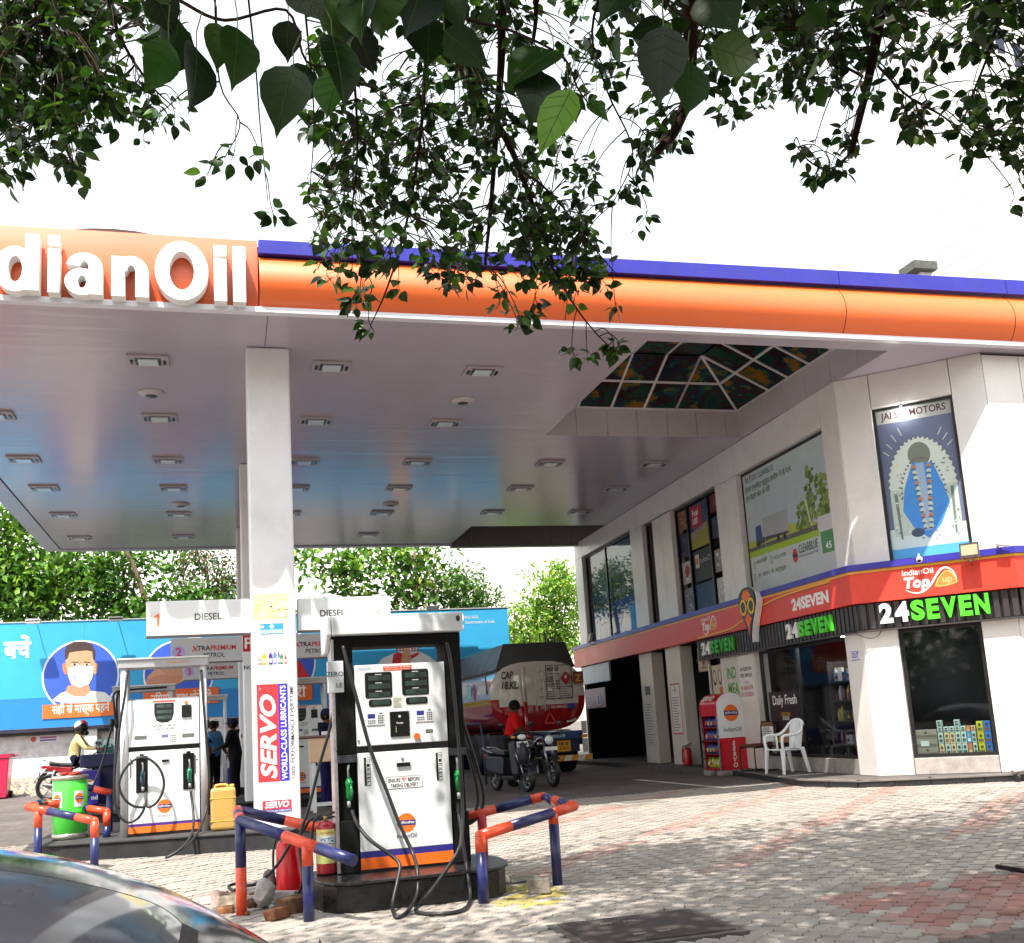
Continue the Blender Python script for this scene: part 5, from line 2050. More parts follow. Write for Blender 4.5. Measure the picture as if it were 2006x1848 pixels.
mb = MB(S(18, 18, 20))
mb.fbox(FD, 0.302, 1.40, -0.01, 0.478, 1.625, 0.012)
mb.build('receipt_printer', GLOSS, up_p, bevel=0.005)
mb = MB()
mb.fell(FD, 0.39, 1.58, 0.012, 0.012, 0.0135, k=10, col=SILVER)
mb.text(FD, 'Receipt', 0.39, 1.515, 0.016, w=0.06, n=0.0135, align='C', col=WHITE)
for i in range(4):
    mb.frect(FD, 0.35, 1.44 + i * 0.015, 0.357, 1.447 + i * 0.015, 0.0135, col=S(200, 190, 150))
mb.build('printer_marks', PRINT, d2)
mb = MB(S(206, 96, 40))
mb.cyl(FD.p(0.54, 1.395, 0.0), FD.p(0.54, 1.395, 0.028), 0.028, n=16)
mb.build('push_button', GLOSS, up_p)
mb = MB()
mb.frect(FD, 0.625, 1.418, 0.69, 1.448, 0.002, col=BLACK)
mb.text(FD, 'NOZZLE', 0.657, 1.427, 0.011, w=0.05, n=0.003, align='C', col=WHITE)
mb.frect(FD, 0.26, 1.995, 0.52, 2.035, 0.002, col=S(206, 60, 44))
mb.text(FD, 'CHECK DENSITY  ASK FOR BILL', 0.39, 2.018, 0.012, w=0.24, n=0.003, align='C', col=WHITE)
mb.text(FD, 'PLEASE SWITCH OFF MOBILE', 0.39, 2.001, 0.010, w=0.22, n=0.003, align='C', col=S(240, 220, 190))
mb.text(FD, 'IndianOil', 0.03, 2.01, 0.024, w=0.12, n=0.002, col=S(130, 150, 180))
mb.frect(FD, 0.335, 1.66, 0.425, 1.755, 0.002, col=S(206, 208, 190))
lines(FD, mb, 0.342, 0.42, 1.665, 1.75, 0.003, 5, S(160, 160, 150))
mb.build('panel_stickers', PRINT, d2)
mb = MB()
for x0 in (0.055, 0.705):
    mb.frect(FD, x0, 0.99, x0 + 0.055, 1.235, 0.002, col=S(228, 228, 230))
    mb.frect(FD, x0, 0.99, x0 + 0.02, 1.235, 0.003, col=BLACK)
    mb.frect(FD, x0, 1.231, x0 + 0.055, 1.235, 0.003, col=BLACK)
    mb.frect(FD, x0, 0.99, x0 + 0.055, 0.994, 0.003, col=BLACK)
    mb.frect(FD, x0 + 0.052, 0.99, x0 + 0.055, 1.235, 0.003, col=BLACK)
    for i, ch in enumerate('DIESEL'):
        mb.text(FD, ch, x0 + 0.025, 1.218 - i * 0.038, 0.024, w=0.028, n=0.003, rot=-90, col=BLACK, bold=0.02, fit=True)
    mb.build('diesel_label', PRINT, d2)
    mb = MB()
mb.frect(FD, 0.248, 0.945, 0.572, 1.05, 0.002, col=S(232, 232, 234))
for a in ((0.248, 0.945, 0.572, 0.948), (0.248, 1.047, 0.572, 1.05), (0.248, 0.945, 0.251, 1.05), (0.569, 0.945, 0.572, 1.05)):
    mb.frect(FD, *a, 0.003, col=BLACK)
mb.text(FD, 'ENSURE', 0.265, 1.004, 0.031, w=0.11, n=0.003, col=BLACK, bold=0.022)
mb.text(FD, '"0"', 0.385, 1.002, 0.034, w=0.045, n=0.003, col=S(200, 30, 50), bold=0.03)
mb.text(FD, 'BEFORE', 0.443, 1.004, 0.031, w=0.11, n=0.003, col=BLACK, bold=0.022)
mb.text(FD, 'TAKING DELIVERY', 0.41, 0.958, 0.031, w=0.25, n=0.003, align='C', col=BLACK, bold=0.022)
mb.build('delivery_notice', PRINT, d2)
mb = MB()
oil_logo(mb, FD, 0.412, 0.645, 0.083, 0.002)
mb.text(FD, 'IndianOil', 0.412, 0.515, 0.036, w=0.18, n=0.002, align='C', col=S(36, 34, 80), bold=0.006)
mb.build('company_emblem', PRINT, d2)
mb = MB(S(24, 24, 26))
mb.fbox(FD, 0.345, 1.135, -0.02, 0.47, 1.17, 0.02)
mb.build('latch_handle', GLOSS, lo_p, bevel=0.008)
mb = MB(SILVER)
mb.cyl(FD.p(0.40, 1.205, 0), FD.p(0.40, 1.205, 0.008), 0.012, n=10)
mb.cyl(FD.p(0.015, 1.385, 0), FD.p(0.015, 1.385, 0.01), 0.01, n=8)
mb.build('lock', METAL, d2)
# nozzles in their bays
for x in (-0.085, 0.905):
    ga, gm = MB(S(18, 128, 58)), MB()
    nozzle(ga, gm, FD.p(x, 0.82, -0.03), Z3, V((0.35 if x < 0 else -0.35, -1, 0)).normalized(), 0.95, S(18, 128, 58))
    nz = ga.build('nozzle', GLOSS, d2)
    gm.build('spout', METAL, nz)
# notice board on the left side
mb = MB(S(206, 208, 214))
mb.fbox(FD, -0.24, 1.82, -0.06, -0.10, 2.10, 0.03)
mb.build('side_plate', PAINT, d2, bevel=0.004)
mb = MB()
mb.text(FD, 'ZERO', -0.105, 1.965, 0.04, n=0.032, align='R', col=S(60, 60, 80), bold=0.006)
mb.text(FD, 'LE', -0.115, 1.865, 0.04, n=0.032, align='R', col=S(60, 60, 80), bold=0.006)
mb.build('side_plate_print', PRINT, d2)
# hoses
P = lambda q, x, y, Y: PY(*q(x, y), Y)
PH = lambda q, x, y: PZ(*q(x, y), 0.022)
hA = hose([P(b6, 178, 85, 9.40), P(b6, 215, 240, 9.37), P(b6, 290, 520, 9.36), P(b6, 380, 850, 9.35), P(b6, 500, 1160, 9.34), P(b6, 600, 1420, 9.31), P(b6, 700, 1640, 9.25), P(a6, 938, 1480, 9.05),
           P(a6, 938, 1600, 8.93), PH(a6, 890, 1690), PH(a6, 838, 1718), P(a6, 815, 1660, 8.82), P(a6, 838, 1545, 8.95), P(a6, 850, 1455, 9.05), P(a6, 795, 1400, 9.12), P(a6, 700, 1330, 9.2), P(a6, 640, 1255, 9.32), P(a6, 612, 1185, 9.45)], 0.0165)
hA.build('hose', RUBBER, d2)
hB = hose([P(b6, 955, 60, 9.40), P(b6, 985, 200, 9.40), P(b6, 1010, 420, 9.39), P(b6, 1035, 700, 9.38), P(b6, 1060, 1000, 9.38), P(b6, 1075, 1300, 9.37), P(b6, 1070, 1500, 9.12), P(b6, 1035, 1640, 8.93), P(a6, 1005, 1590, 8.88),
           PH(a6, 940, 1660), PH(a6, 945, 1695), PH(a6, 1060, 1702), PH(a6, 1170, 1680), P(a6, 1203, 1625, 8.82), P(a6, 1190, 1500, 8.98), P(a6, 1165, 1330, 9.2), P(a6, 1140, 1150, 9.45)], 0.0165)
hB.build('hose', RUBBER, d2)
hC = hose([P(a6, 533, 560, 9.62), P(a6, 505, 760, 9.6), P(a6, 450, 960, 9.6), P(a6, 395, 1180, 9.6), P(a6, 362, 1280, 9.6), P(a6, 355, 1400, 9.6), P(a6, 370, 1520, 9.62), P(a6, 340, 1610, 9.7), P(a6, 300, 1640, 9.8)], 0.014)
hC.build('rear_hose', RUBBER, d2)
hC = hose([P(k8, 1400, 300, 9.62), P(k8, 1270, 360, 9.7), P(k8, 1190, 480, 9.75), P(k8, 1060, 610, 9.8), P(k8, 920, 840, 9.85), P(k8, 780, 1010, 9.85), P(k8, 620, 1130, 9.85), P(k8, 500, 1150, 9.85), P(k8, 380, 1130, 9.9), P(k8, 290, 1160, 9.85), P(k8, 330, 1205, 9.75), P(k8, 400, 1200, 9.75)], 0.014)
hC.build('rear_hose', RUBBER, d2)
for dx, dy in ((0, 0), (0.05, 0.05)):
    hD = hose([V((2.14 + dx, 10.0 + dy, 2.1)), V((2.17 + dx, 10.02, 1.6)), V((2.30 + dx, 10.05, 1.1)), V((2.36 + dx * 1.2, 10.1, 0.75)), V((2.26 + dx, 10.1, 0.55)), V((2.13, 10.1, 0.56)), V((2.08, 10.05, 0.75))], 0.017)
    hD.build('rear_hose', RUBBER, d2)


# ------------------------------------------------------------------ the other pumps share one design
def small_pump(lab, x, y, z, detail=True):
    t = thing('fuel_pump', lab, 'fuel pump', (x, y, z), 0, 'fuel pumps')
    F = Frame((-0.43, 0, 0), (1, 0, 0), Z3)
    W = 0.86
    mb = MB(S(150, 150, 156))
    mb.fbox(F, 0.0, 0.0, -0.40, W, 1.70, -0.03)
    mb.fbox(F, -0.02, -0.0, -0.38, W + 0.02, 0.03, 0.005, col=S(20, 20, 22))
    mb.build('cabinet', PAINT, t, local=True)
    mb = MB(S(226, 228, 230))
    mb.fbox(F, 0.0, 1.10, -0.03, W, 1.68, 0.0)
    u = mb.build('upper_panel', PAINT, t, local=True, bevel=0.008)
    mb = MB(S(18, 18, 20))
    mb.fbox(F, 0.0, 1.045, -0.03, W, 1.098, -0.002)
    mb.build('black_strip', GLOSS, t, local=True)
    mb = MB(S(226, 228, 230))
    mb.fbox(F, 0.0, 0.145, -0.03, W, 1.043, 0.0)
    lo = mb.build('lower_panel', PAINT, t, local=True, bevel=0.008)
    mb = MB(S(240, 120, 40))
    mb.fbox(F, 0.0, 0.035, -0.03, W, 0.115, 0.0)
    mb.fbox(F, 0.0, 0.116, -0.03, W, 0.144, 0.0, col=S(76, 44, 136))
    mb.build('striped_base', PAINT, t, local=True)
    for sx in (-0.055, W + 0.055):
        mb = MB(S(206, 206, 212))
        mb.cyl(F.p(sx, 0.0, 0.0), F.p(sx, 2.12, 0.0), 0.042, n=14)
        mb.build('post', METAL if False else PAINT, t, local=True)
        mb = MB(S(190, 190, 196))
        mb.cyl(F.p(sx, 0.0, -0.34), F.p(sx, 2.12, -0.34), 0.042, n=14)
        mb.build('post', PAINT, t, local=True)
    mb = MB(S(170, 170, 174))
    mb.fbox(F, -0.12, 2.10, -0.40, W + 0.12, 2.20, 0.06)
    mb.fbox(F, -0.13, 2.201, -0.42, W + 0.13, 2.225, 0.08, col=S(214, 214, 218))
    mb.build('top_bar', PAINT, t, local=True, bevel=0.006)
    mb = MB()
    mb.text(F, 'XTRAPREMIUM', 0.75, 2.135, 0.03, n=0.062, align='R', col=S(206, 130, 80))
    mb.build('top_lettering', PRINT, t, local=True)
    mb = MB()
    mb.fpoly(F, [(0.31, 1.64), (0.31, 1.50), (0.335, 1.42), (0.39, 1.39), (0.47, 1.39), (0.525, 1.42), (0.55, 1.50), (0.55, 1.64)][::1], 0.002, col=S(26, 30, 32))
    for i in range(3):
        mb.frect(F, 0.34, 1.58 - i * 0.072, 0.52, 1.62 - i * 0.072, 0.003, col=S(66, 84, 80))
        mb.text(F, ('0850', '1140', '7451')[i], 0.51, 1.585 - i * 0.072, 0.03, n=0.004, align='R', col=S(20, 26, 24))
    mb.build('display', PRINT, t, local=True)
    mb = MB()
    mb.frect(F, 0.29, 1.65, 0.57, 1.675, 0.002, col=S(220, 90, 80))
    mb.build('red_sticker', PRINT, t, local=True)
    mb = MB()
    mb.frect(F, 0.05, 1.42, 0.26, 1.55, 0.002, col=S(190, 214, 222))
    mb.build('blue_sticker', PRINT, t, local=True)
    mb = MB()
    mb.frect(F, 0.28, 1.29, 0.60, 1.375, 0.002, col=S(232, 232, 232))
    mb.text(F, 'ENSURE "0" BEFORE', 0.44, 1.338, 0.026, w=0.29, n=0.003, align='C', col=S(60, 60, 66), bold=0.01)
    mb.text(F, 'TAKING DELIVERY', 0.44, 1.298, 0.026, w=0.26, n=0.003, align='C', col=S(60, 60, 66), bold=0.01)
    mb.build('delivery_notice', PRINT, t, local=True)
    mb = MB()
    mb.frect(F, 0.07, 1.19, 0.22, 1.24, 0.002, col=S(96, 104, 100))
    mb.build('small_display', PRINT, t, local=True)
    mb = MB()
    mb.frect(F, 0.65, 1.185, 0.80, 1.235, 0.002, col=S(96, 104, 100))
    mb.build('small_display', PRINT, t, local=True)
    mb = MB()
    mb.frect(F, 0.40, 1.20, 0.48, 1.24, 0.002, col=S(110, 106, 160))
    for i in range(4):
        for j in range(4):
            mb.frect(F, 0.505 + i * 0.02, 1.135 + j * 0.025, 0.518 + i * 0.02, 1.15 + j * 0.025, 0.002, col=S(90, 92, 98))
    mb.build('keypad', PRINT, t, local=True)
    mb = MB()
    oil_logo(mb, F, 0.43, 0.345, 0.085, 0.002)
    mb.text(F, 'IndianOil', 0.43, 0.215, 0.036, w=0.17, n=0.002, align='C', col=S(120, 120, 140))
    mb.build('company_emblem', PRINT, t, local=True)
    mb = MB()
    for x0 in (0.02, 0.80):
        mb.frect(F, x0, 0.72, x0 + 0.045, 0.96, 0.002, col=S(236, 236, 236))
        mb.frect(F, x0, 0.72, x0 + 0.014, 0.96, 0.003, col=BLACK)
        for i, ch in enumerate('DIESEL'):
            mb.text(F, ch, x0 + 0.018, 0.945 - i * 0.037, 0.02, w=0.024, n=0.003, rot=-90, col=BLACK, fit=True)
        mb.build('diesel_label', PRINT, t, local=True)
        mb = MB()
    mb = MB(S(28, 28, 32))
    mb.fbox(F, 0.645, 1.44, 0.001, 0.765, 1.60, 0.02)
    mb.build('receipt_printer', GLOSS, u, local=True, bevel=0.006)
    mb = MB(S(230, 120, 60))
    mb.cyl(F.p(0.70, 1.635, 0), F.p(0.70, 1.635, 0.02), 0.02, n=10)
    mb.build('push_button', GLOSS, u, local=True)
    mb = MB(S(24, 24, 26))
    mb.fbox(F, 0.40, 0.895, 0, 0.49, 0.925, 0.02)
    mb.build('latch_handle', GLOSS, lo, local=True, bevel=0.006)
    for x0, c in ((0.09, S(24, 66, 80)), (0.655, S(20, 116, 84))):
        mb = MB(S(16, 16, 18))
        mb.fbox(F, x0, 0.53, 0.001, x0 + 0.14, 0.985, 0.012)
        mb.fbox(F, x0 + 0.045, 0.985, 0.001, x0 + 0.095, 1.01, 0.05)
        pk = mb.build('nozzle_pocket', GLOSS, t, local=True, bevel=0.008)
        ga, gm = MB(c), MB()
        nozzle(ga, gm, F.p(x0 + 0.085, 0.56, 0.05), Z3, V((-0.35, -1, 0)).normalized(), 0.9, c)
        nz = ga.build('nozzle', GLOSS, pk, local=True)
        gm.build('spout', METAL, nz, local=True)
    return t, F


dA, FA = small_pump('left white pump with a coiled black hose and grey corner posts', -0.735, 14.25, 0.352)
dup(dA, (-1.42, 20.75, 0.362), label='grey framed pump behind the left pump, mostly hidden')
dB = dup(dA, (1.42, 20.75, 0.362), label='pump partly seen between the banner column and the near pump')
dup(dA, (-0.45, 26.6, 0.362), label='far pump beside the attendant in dark uniform')
L_ = lambda p: p - V((-0.735, 14.25, 0.352))
q = lambda x, y, Y=14.12: L_(P(a5, x, y, Y))
hose([q(815, 125, 14.2), q(800, 260), q(770, 450), q(740, 700), q(735, 900), q(760, 1020), q(820, 1072), q(880, 1050), q(918, 1000), q(930, 950)], 0.016).build('coiled_hose', RUBBER, dA, local=True)
hose([q(930, 950), q(920, 975, 14.08), q(850, 965, 14.06), q(790, 910, 14.06), q(765, 830, 14.06), q(790, 750, 14.06), q(850, 680, 14.08), q(920, 655, 14.08), q(990, 690, 14.08), q(1040, 760, 14.06), q(1050, 850, 14.06), q(1010, 940, 14.06), q(950, 975, 14.08), q(935, 930), q(932, 880, 14.18)], 0.016).build('coiled_hose', RUBBER, dA, local=True)
hose([q(1290, 95, 14.2), q(1305, 300), q(1325, 560), q(1342, 800), q(1330, 950), q(1300, 1070, 13.95), q(1240, 1180, 13.6), q(1140, 1265, 13.45), q(1060, 1300, 13.4)], 0.016).build('hanging_hose', RUBBER, dA, local=True)
hose([q(1222, 870, 14.18), q(1235, 960), q(1242, 1080, 13.95), q(1220, 1170, 13.62), q(1150, 1250, 13.45), q(1065, 1300, 13.4)], 0.016).build('hanging_hose', RUBBER, dA, local=True)
# hoses of the pump behind, hanging at its left side
mb = MB(S(26, 26, 28))
mb.tube(spline([P(a5, 1070, 205, 20.6), P(a5, 800, 225, 20.5), P(a5, 735, 245, 20.5), P(a5, 730, 300, 20.5), P(a5, 738, 420, 20.5), P(a5, 712, 480, 20.4), P(a5, 660, 680, 19.6), P(a5, 590, 860, 18.6), P(a5, 545, 960, 18.0)], 7), 0.02, n=8)
mb.tube(spline([P(a5, 760, 235, 20.52), P(a5, 748, 300, 20.52), P(a5, 752, 420, 20.52), P(a5, 745, 520, 20.52), P(a5, 735, 700, 20.5)], 6), 0.02, n=8)
for x, y in ((718, 440), (750, 440)):
    mb.cyl(P(a5, x, y - 30, 20.48), P(a5, x - 3, y + 25, 20.48), 0.035, n=8)
o = mb.build('pump_hoses', RUBBER)
o['label'] = 'twin black hoses hanging beside the grey framed pump behind the left pump'
o['category'] = 'hose'

# ------------------------------------------------------------------ striped barrier rails
RO, RN = S(222, 74, 40), S(26, 34, 92)


def pipe(t, pts, cuts, r=0.046, first=0, name='rail'):
    """pipe through pts with colour changing at the fractions in cuts"""
    pts = [V(p) for p in pts]
    fr = [0.0] + list(cuts) + [1.0]
    for i in range(len(fr) - 1):
        a = pts[0].lerp(pts[1], fr[i])
        b = pts[0].lerp(pts[1], fr[i + 1])
        mb = MB(RO if (i + first) % 2 == 0 else RN)
        mb.cyl(a, b, r, n=18, caps=True)
        mb.build(name, RAILM, t, bevel=0.0)


def elbow(t, p, c, r=0.0462):
    mb = MB(c)
    mb.sph(p, r, n=16, m=10)
    mb.build('elbow', RAILM, t)


t = thing('barrier_rail', 'blue and orange pipe barrier left of the near pump', 'barrier', (0.4, 9.2, 0), 0, 'blue and orange pipe barriers')
A0, B0 = V((0.125, 9.53, 0)), V((0.635, 8.84, 0))
A1, B1 = P(b3, 176, 195, 9.53), P(b3, 515, 322, 8.84)
A1.z -= 0.02
pipe(t, [A0 - Z3 * 0.05, V((A0.x, A0.y, A1.z))], [0.53], first=0, name='post')
pipe(t, [B0 - Z3 * 0.05, V((B0.x, B0.y, B1.z))], [0.74], first=1, name='post')
A1 = V((A0.x, A0.y, A1.z))
B1 = V((B0.x, B0.y, B1.z))
E1 = P(b3, 722, 375, 8.50)
d_ = (B1 - A1)
E1 = A1 + d_ * ((E1.x - A1.x) / d_.x)
pipe(t, [A1, E1], [0.42, 0.71], first=1)
A2 = P(b3, 162, 158, 10.0)
pipe(t, [A1, A2], [0.33, 0.62], first=0)
E2 = P(b3, 690, 272, 9.95)
pipe(t, [A2, E2], [0.43, 0.95], first=1)
elbow(t, A1, RN)
elbow(t, A2, RO)

t = thing('barrier_rail', 'blue and orange pipe barrier right of the near pump', 'barrier', (2.4, 9.2, 0), 0, 'blue and orange pipe barriers')
C0, D0 = V((2.06, 8.80, 0)), V((2.875, 9.33, 0))
C1, D1 = P(b3, 1372, 280, 8.80), P(b3, 1728, 168, 9.33)
C1 = V((C0.x, C0.y, C1.z))
D1 = V((D0.x, D0.y, D1.z))
pipe(t, [C0 - Z3 * 0.05, C1], [0.78], first=1, name='post')
pipe(t, [D0 - Z3 * 0.05, D1], [0.86], first=1, name='post')
G1 = C1 + (D1 - C1) * 1.32
pipe(t, [C1, G1], [0.29, 0.74], first=0)
H1 = P(b3, 1655, 92, 10.1)
pipe(t, [G1, H1], [0.12, 0.40, 0.62, 0.92], first=0)
K1 = P(b3, 1275, 190, 10.12)
pipe(t, [H1, K1], [0.16, 0.62], first=0)
elbow(t, C1, RO)
elbow(t, G1, RO)
elbow(t, H1, RO)
mb = MB(S(190, 30, 44))
p0 = P(b3, 1355, 175, 10.1)
mb.cyl(V((p0.x, p0.y, g(0, 10.1))), p0, 0.046, n=16)
mb.build('post', RAILM, t)

t = thing('barrier_rail', 'blue and orange pipe barrier around the green drum', 'barrier', (-2.1, 14.6, 0.1), 0, 'blue and orange pipe barriers')
zg = 0.14
M0, N0 = V((-2.13, 13.75, zg)), V((-1.44, 13.15, zg - 0.02))      # their feet are hidden by the car
Q0 = PZ(*z1(1375, 1545), 0.36)
M1, N1, Q1 = P(z1, 468, 1195, M0.y), P(z1, 1212, 1345, N0.y), P(z1, 1378, 1225, Q0.y)
M1 = V((M0.x, M0.y, M1.z))
N1 = V((N0.x, N0.y, N1.z))
Q1 = V((Q0.x, Q0.y, Q1.z))
pipe(t, [M0 - Z3 * 0.05, M1], [0.70], first=1, name='post')
pipe(t, [N0 - Z3 * 0.05, N1], [0.68], first=1, name='post')
pipe(t, [Q0 - Z3 * 0.05, Q1], [0.5], first=1, name='post')
W0 = M1 + (M1 - N1) * 0.19
pipe(t, [W0, N1], [0.32, 0.74], first=0)
W1 = P(z1, 575, 1100, M0.y + 0.9)
pipe(t, [W0, W1], [0.42, 0.95], first=0)
pipe(t, [W1, P(z1, 760, 1140, M0.y + 0.9)], [], first=0)
pipe(t, [P(z1, 1110, 1180, Q0.y + 0.15), Q1], [0.12], first=1)
elbow(t, W0, RO)
elbow(t, N1, RO)
elbow(t, Q1, RO)
elbow(t, W1, RN)
t = thing('barrier_rail', 'far end of a blue and orange pipe barrier beside the blue bin', 'barrier', PZ(*z1(1400, 1300), 0.36), 0, 'blue and orange pipe barriers')
Yq = 17.6
a_, b_ = P(z1, 1100, 905, Yq), P(z1, 1440, 985, Yq)
pipe(t, [a_, b_], [0.32], first=1, r=0.05)
pipe(t, [V((b_.x - 0.03, b_.y, 0.2)), b_ + V((-0.03, 0, 0))], [], first=1, name='post')


# ------------------------------------------------------------------ fire extinguishers, jerrycan, drum, bins
def extinguisher(lab, loc, r0, r1, h, col, label=True, lean=0.0, cols=None):
    t = thing('fire_extinguisher', lab, 'fire extinguisher', loc, 0, 'red fire extinguishers')
    mb = MB(col)
    mb.T = Matrix.Rotation(lean, 4, 'Y')
    mb.lathe([(r1 * 0.96, 0.0), (r1, 0.015), (r1 * 1.0, 0.05), (r0 + (r1 - r0) * 0.12, h * 0.88), (r0 * 0.9, h * 0.94), (r0 * 0.6, h * 0.985), (r0 * 0.25, h)], n=24, cols=[S(30, 24, 26)] + [col] * 5)
    mb.build('cylinder', GLOSS, t, local=True)
    mb = MB(S(24, 24, 26))
    mb.T = Matrix.Rotation(lean, 4, 'Y')
    mb.tube([(0, 0, h), (0, 0, h + 0.04)], 0.02, n=10, col=S(150, 130, 80))
    mb.tube([(-0.015, 0, h + 0.035), (0.06, 0, h + 0.06), (0.14, 0, h + 0.085)], [0.012, 0.011, 0.008], n=6)
    mb.tube([(-0.01, 0, h + 0.02), (0.06, 0, h + 0.025), (0.12, 0, h + 0.03)], [0.010, 0.009, 0.008], n=6)
    mb.build('valve', PAINT, t, local=True)
    mb = MB(S(26, 26, 28))
    mb.T = Matrix.Rotation(lean, 4, 'Y')
    mb.tube(spline([(-0.02, 0, h + 0.025), (-0.09, -0.02, h + 0.02), (-r0 - 0.03, -0.03, h * 0.85), (-r0 - 0.045, -0.03, h * 0.5), (-r0 - 0.04, -0.03, h * 0.2)], 6), 0.011, n=8)
    mb.build('discharge_hose', RUBBER, t, local=True)
    if label:
        mb = MB()
        for i in range(10):
            a0, a1 = R(200 + 14 * i), R(214 + 14 * i)
            for z0_, z1_, c in ((0.10, 0.22, S(196, 200, 120)), (0.22, 0.34, S(214, 216, 206)), (0.34, 0.39, S(214, 196, 120))):
                rr = r1 * 1.006
                mb.add([(rr * math.cos(a0), rr * math.sin(a0), z0_), (rr * math.cos(a1), rr * math.sin(a1), z0_), (rr * math.cos(a1), rr * math.sin(a1), z1_), (rr * math.cos(a0), rr * math.sin(a0), z1_)], [(0, 1, 2, 3)], col=c)
        Fx = Frame((0, -r1 * 1.012, 0), (1, 0, 0), Z3)
        for i, (ch, x) in enumerate((('A', -0.05), ('B', -0.012), ('C', 0.026))):
            mb.frect(Fx, x, 0.265, x + 0.032, 0.315, 0.001 - abs(x) * 0.05, col=S(60, 120, 190))
            mb.text(Fx, ch, x + 0.016, 0.272, 0.036, n=0.003, align='C', col=WHITE, bold=0.02)
        mb.text(Fx, 'MAP POWDER', 0.0, 0.35, 0.02, w=0.11, n=0.003, align='C', col=S(110, 70, 40))
        mb.build('instruction_label', PRINT, t, local=True)
    return t


extinguisher('dark red fire extinguisher with ABC label on the near island', (0.855, 9.62, 0.25), 0.085, 0.09, 0.46, S(150, 26, 34), cols=None)
extinguisher('bright red tapering fire extinguisher on the rubble by the near barrier', (0.58, 10.25, 0.03), 0.10, 0.135, 0.50, S(206, 24, 36), label=False, lean=-0.05)
p = FL.p(-7.35, 0.30, 0.12)
extinguisher('small red fire extinguisher standing by the shop doorway', (p.x, p.y, 0.30), 0.09, 0.10, 0.40, S(190, 26, 36), label=False)

t = thing('jerrycan', 'dirty yellow plastic jerrycan on the kerb beside the left pump', 'jerrycan', (0.0, 14.15, 0.352))
mb = MB(S(188, 150, 84))
cx_ = -0.02
w_, h_, d_ = 0.155, 0.53, 0.13
mb.box(cx_ - w_, 14.0, 0.352, cx_ + w_, 14.0 + 2 * d_, 0.352 + h_)
mb.build('body', GLOSS, t, bevel=0.045, seg=4)
mb = MB(S(200, 152, 66))
for z in (0.46, 0.74):
    mb.box(cx_ - w_ - 0.004, 13.996, z, cx_ + w_ + 0.004, 14.0 + 2 * d_ + 0.004, z + 0.022)
mb.build('moulded_rib', GLOSS, t, bevel=0.02)
mb = MB(S(210, 166, 80))
mb.tube(spline([(cx_ - 0.10, 14.13, 0.87), (cx_ - 0.08, 14.13, 0.91), (cx_ + 0.04, 14.13, 0.91), (cx_ + 0.06, 14.13, 0.87)], 5), 0.016, n=8)
mb.cyl((cx_ + 0.11, 14.13, 0.87), (cx_ + 0.11, 14.13, 0.915), 0.03, n=12)
mb.build('handle', GLOSS, t)

DX, DY, DZ = -1.92, 14.82, 0.352
t = thing('steel_drum', 'bright green drum with oil company stickers behind the pipe barrier', 'drum', (DX, DY, DZ))
mb = MB(S(72, 196, 64))
mb.lathe([(0.205, 0.07), (0.212, 0.08), (0.212, 0.32), (0.216, 0.33), (0.212, 0.34), (0.212, 0.735), (0.20, 0.745)], n=32)
mb.build('barrel', GLOSS, t, local=True)
mb = MB(S(180, 176, 166))
mb.lathe([(0.205, 0.0), (0.215, 0.01), (0.215, 0.07), (0.205, 0.075)], n=28)
mb.build('bottom_band', METAL, t, local=True)
mb = MB(S(196, 190, 180))
mb.lathe([(0.205, 0.735), (0.222, 0.745), (0.222, 0.785), (0.21, 0.795), (0.0, 0.797)], n=28)
mb.build('lid_ring', METAL, t, local=True)
mb = MB(S(172, 60, 54))
rr = random.Random(4)
for i in range(9):
    a = rr.random() * 6.28
    mb.sph((0.10 * math.cos(a), 0.10 * math.sin(a), 0.805 + rr.random() * 0.02), 0.09, 0.05, 0.022, M=Matrix.Rotation(rr.random() * 6, 3, 'Z'), n=9, m=6)
mb.build('red_rag', CLOTH, t, local=True)
mb = MB()
for ang in (-128, -52):
    for i in range(-4, 4):
        a0, a1 = R(ang + i * 4.4), R(ang + (i + 1) * 4.4)
        mb.add([(0.2135 * math.cos(a0), 0.2135 * math.sin(a0), 0.40), (0.2135 * math.cos(a1), 0.2135 * math.sin(a1), 0.40), (0.2135 * math.cos(a1), 0.2135 * math.sin(a1), 0.60), (0.2135 * math.cos(a0), 0.2135 * math.sin(a0), 0.60)], [(0, 1, 2, 3)], col=WHITE)
    Fd = Frame((0.2165 * math.cos(R(ang)), 0.2165 * math.sin(R(ang)), 0), (-math.sin(R(ang)), math.cos(R(ang)), 0), Z3)
    oil_logo(mb, Fd, 0.0, 0.51, 0.058, -0.0005)
    mb.build('company_sticker', PRINT, t, local=True)
    mb = MB()

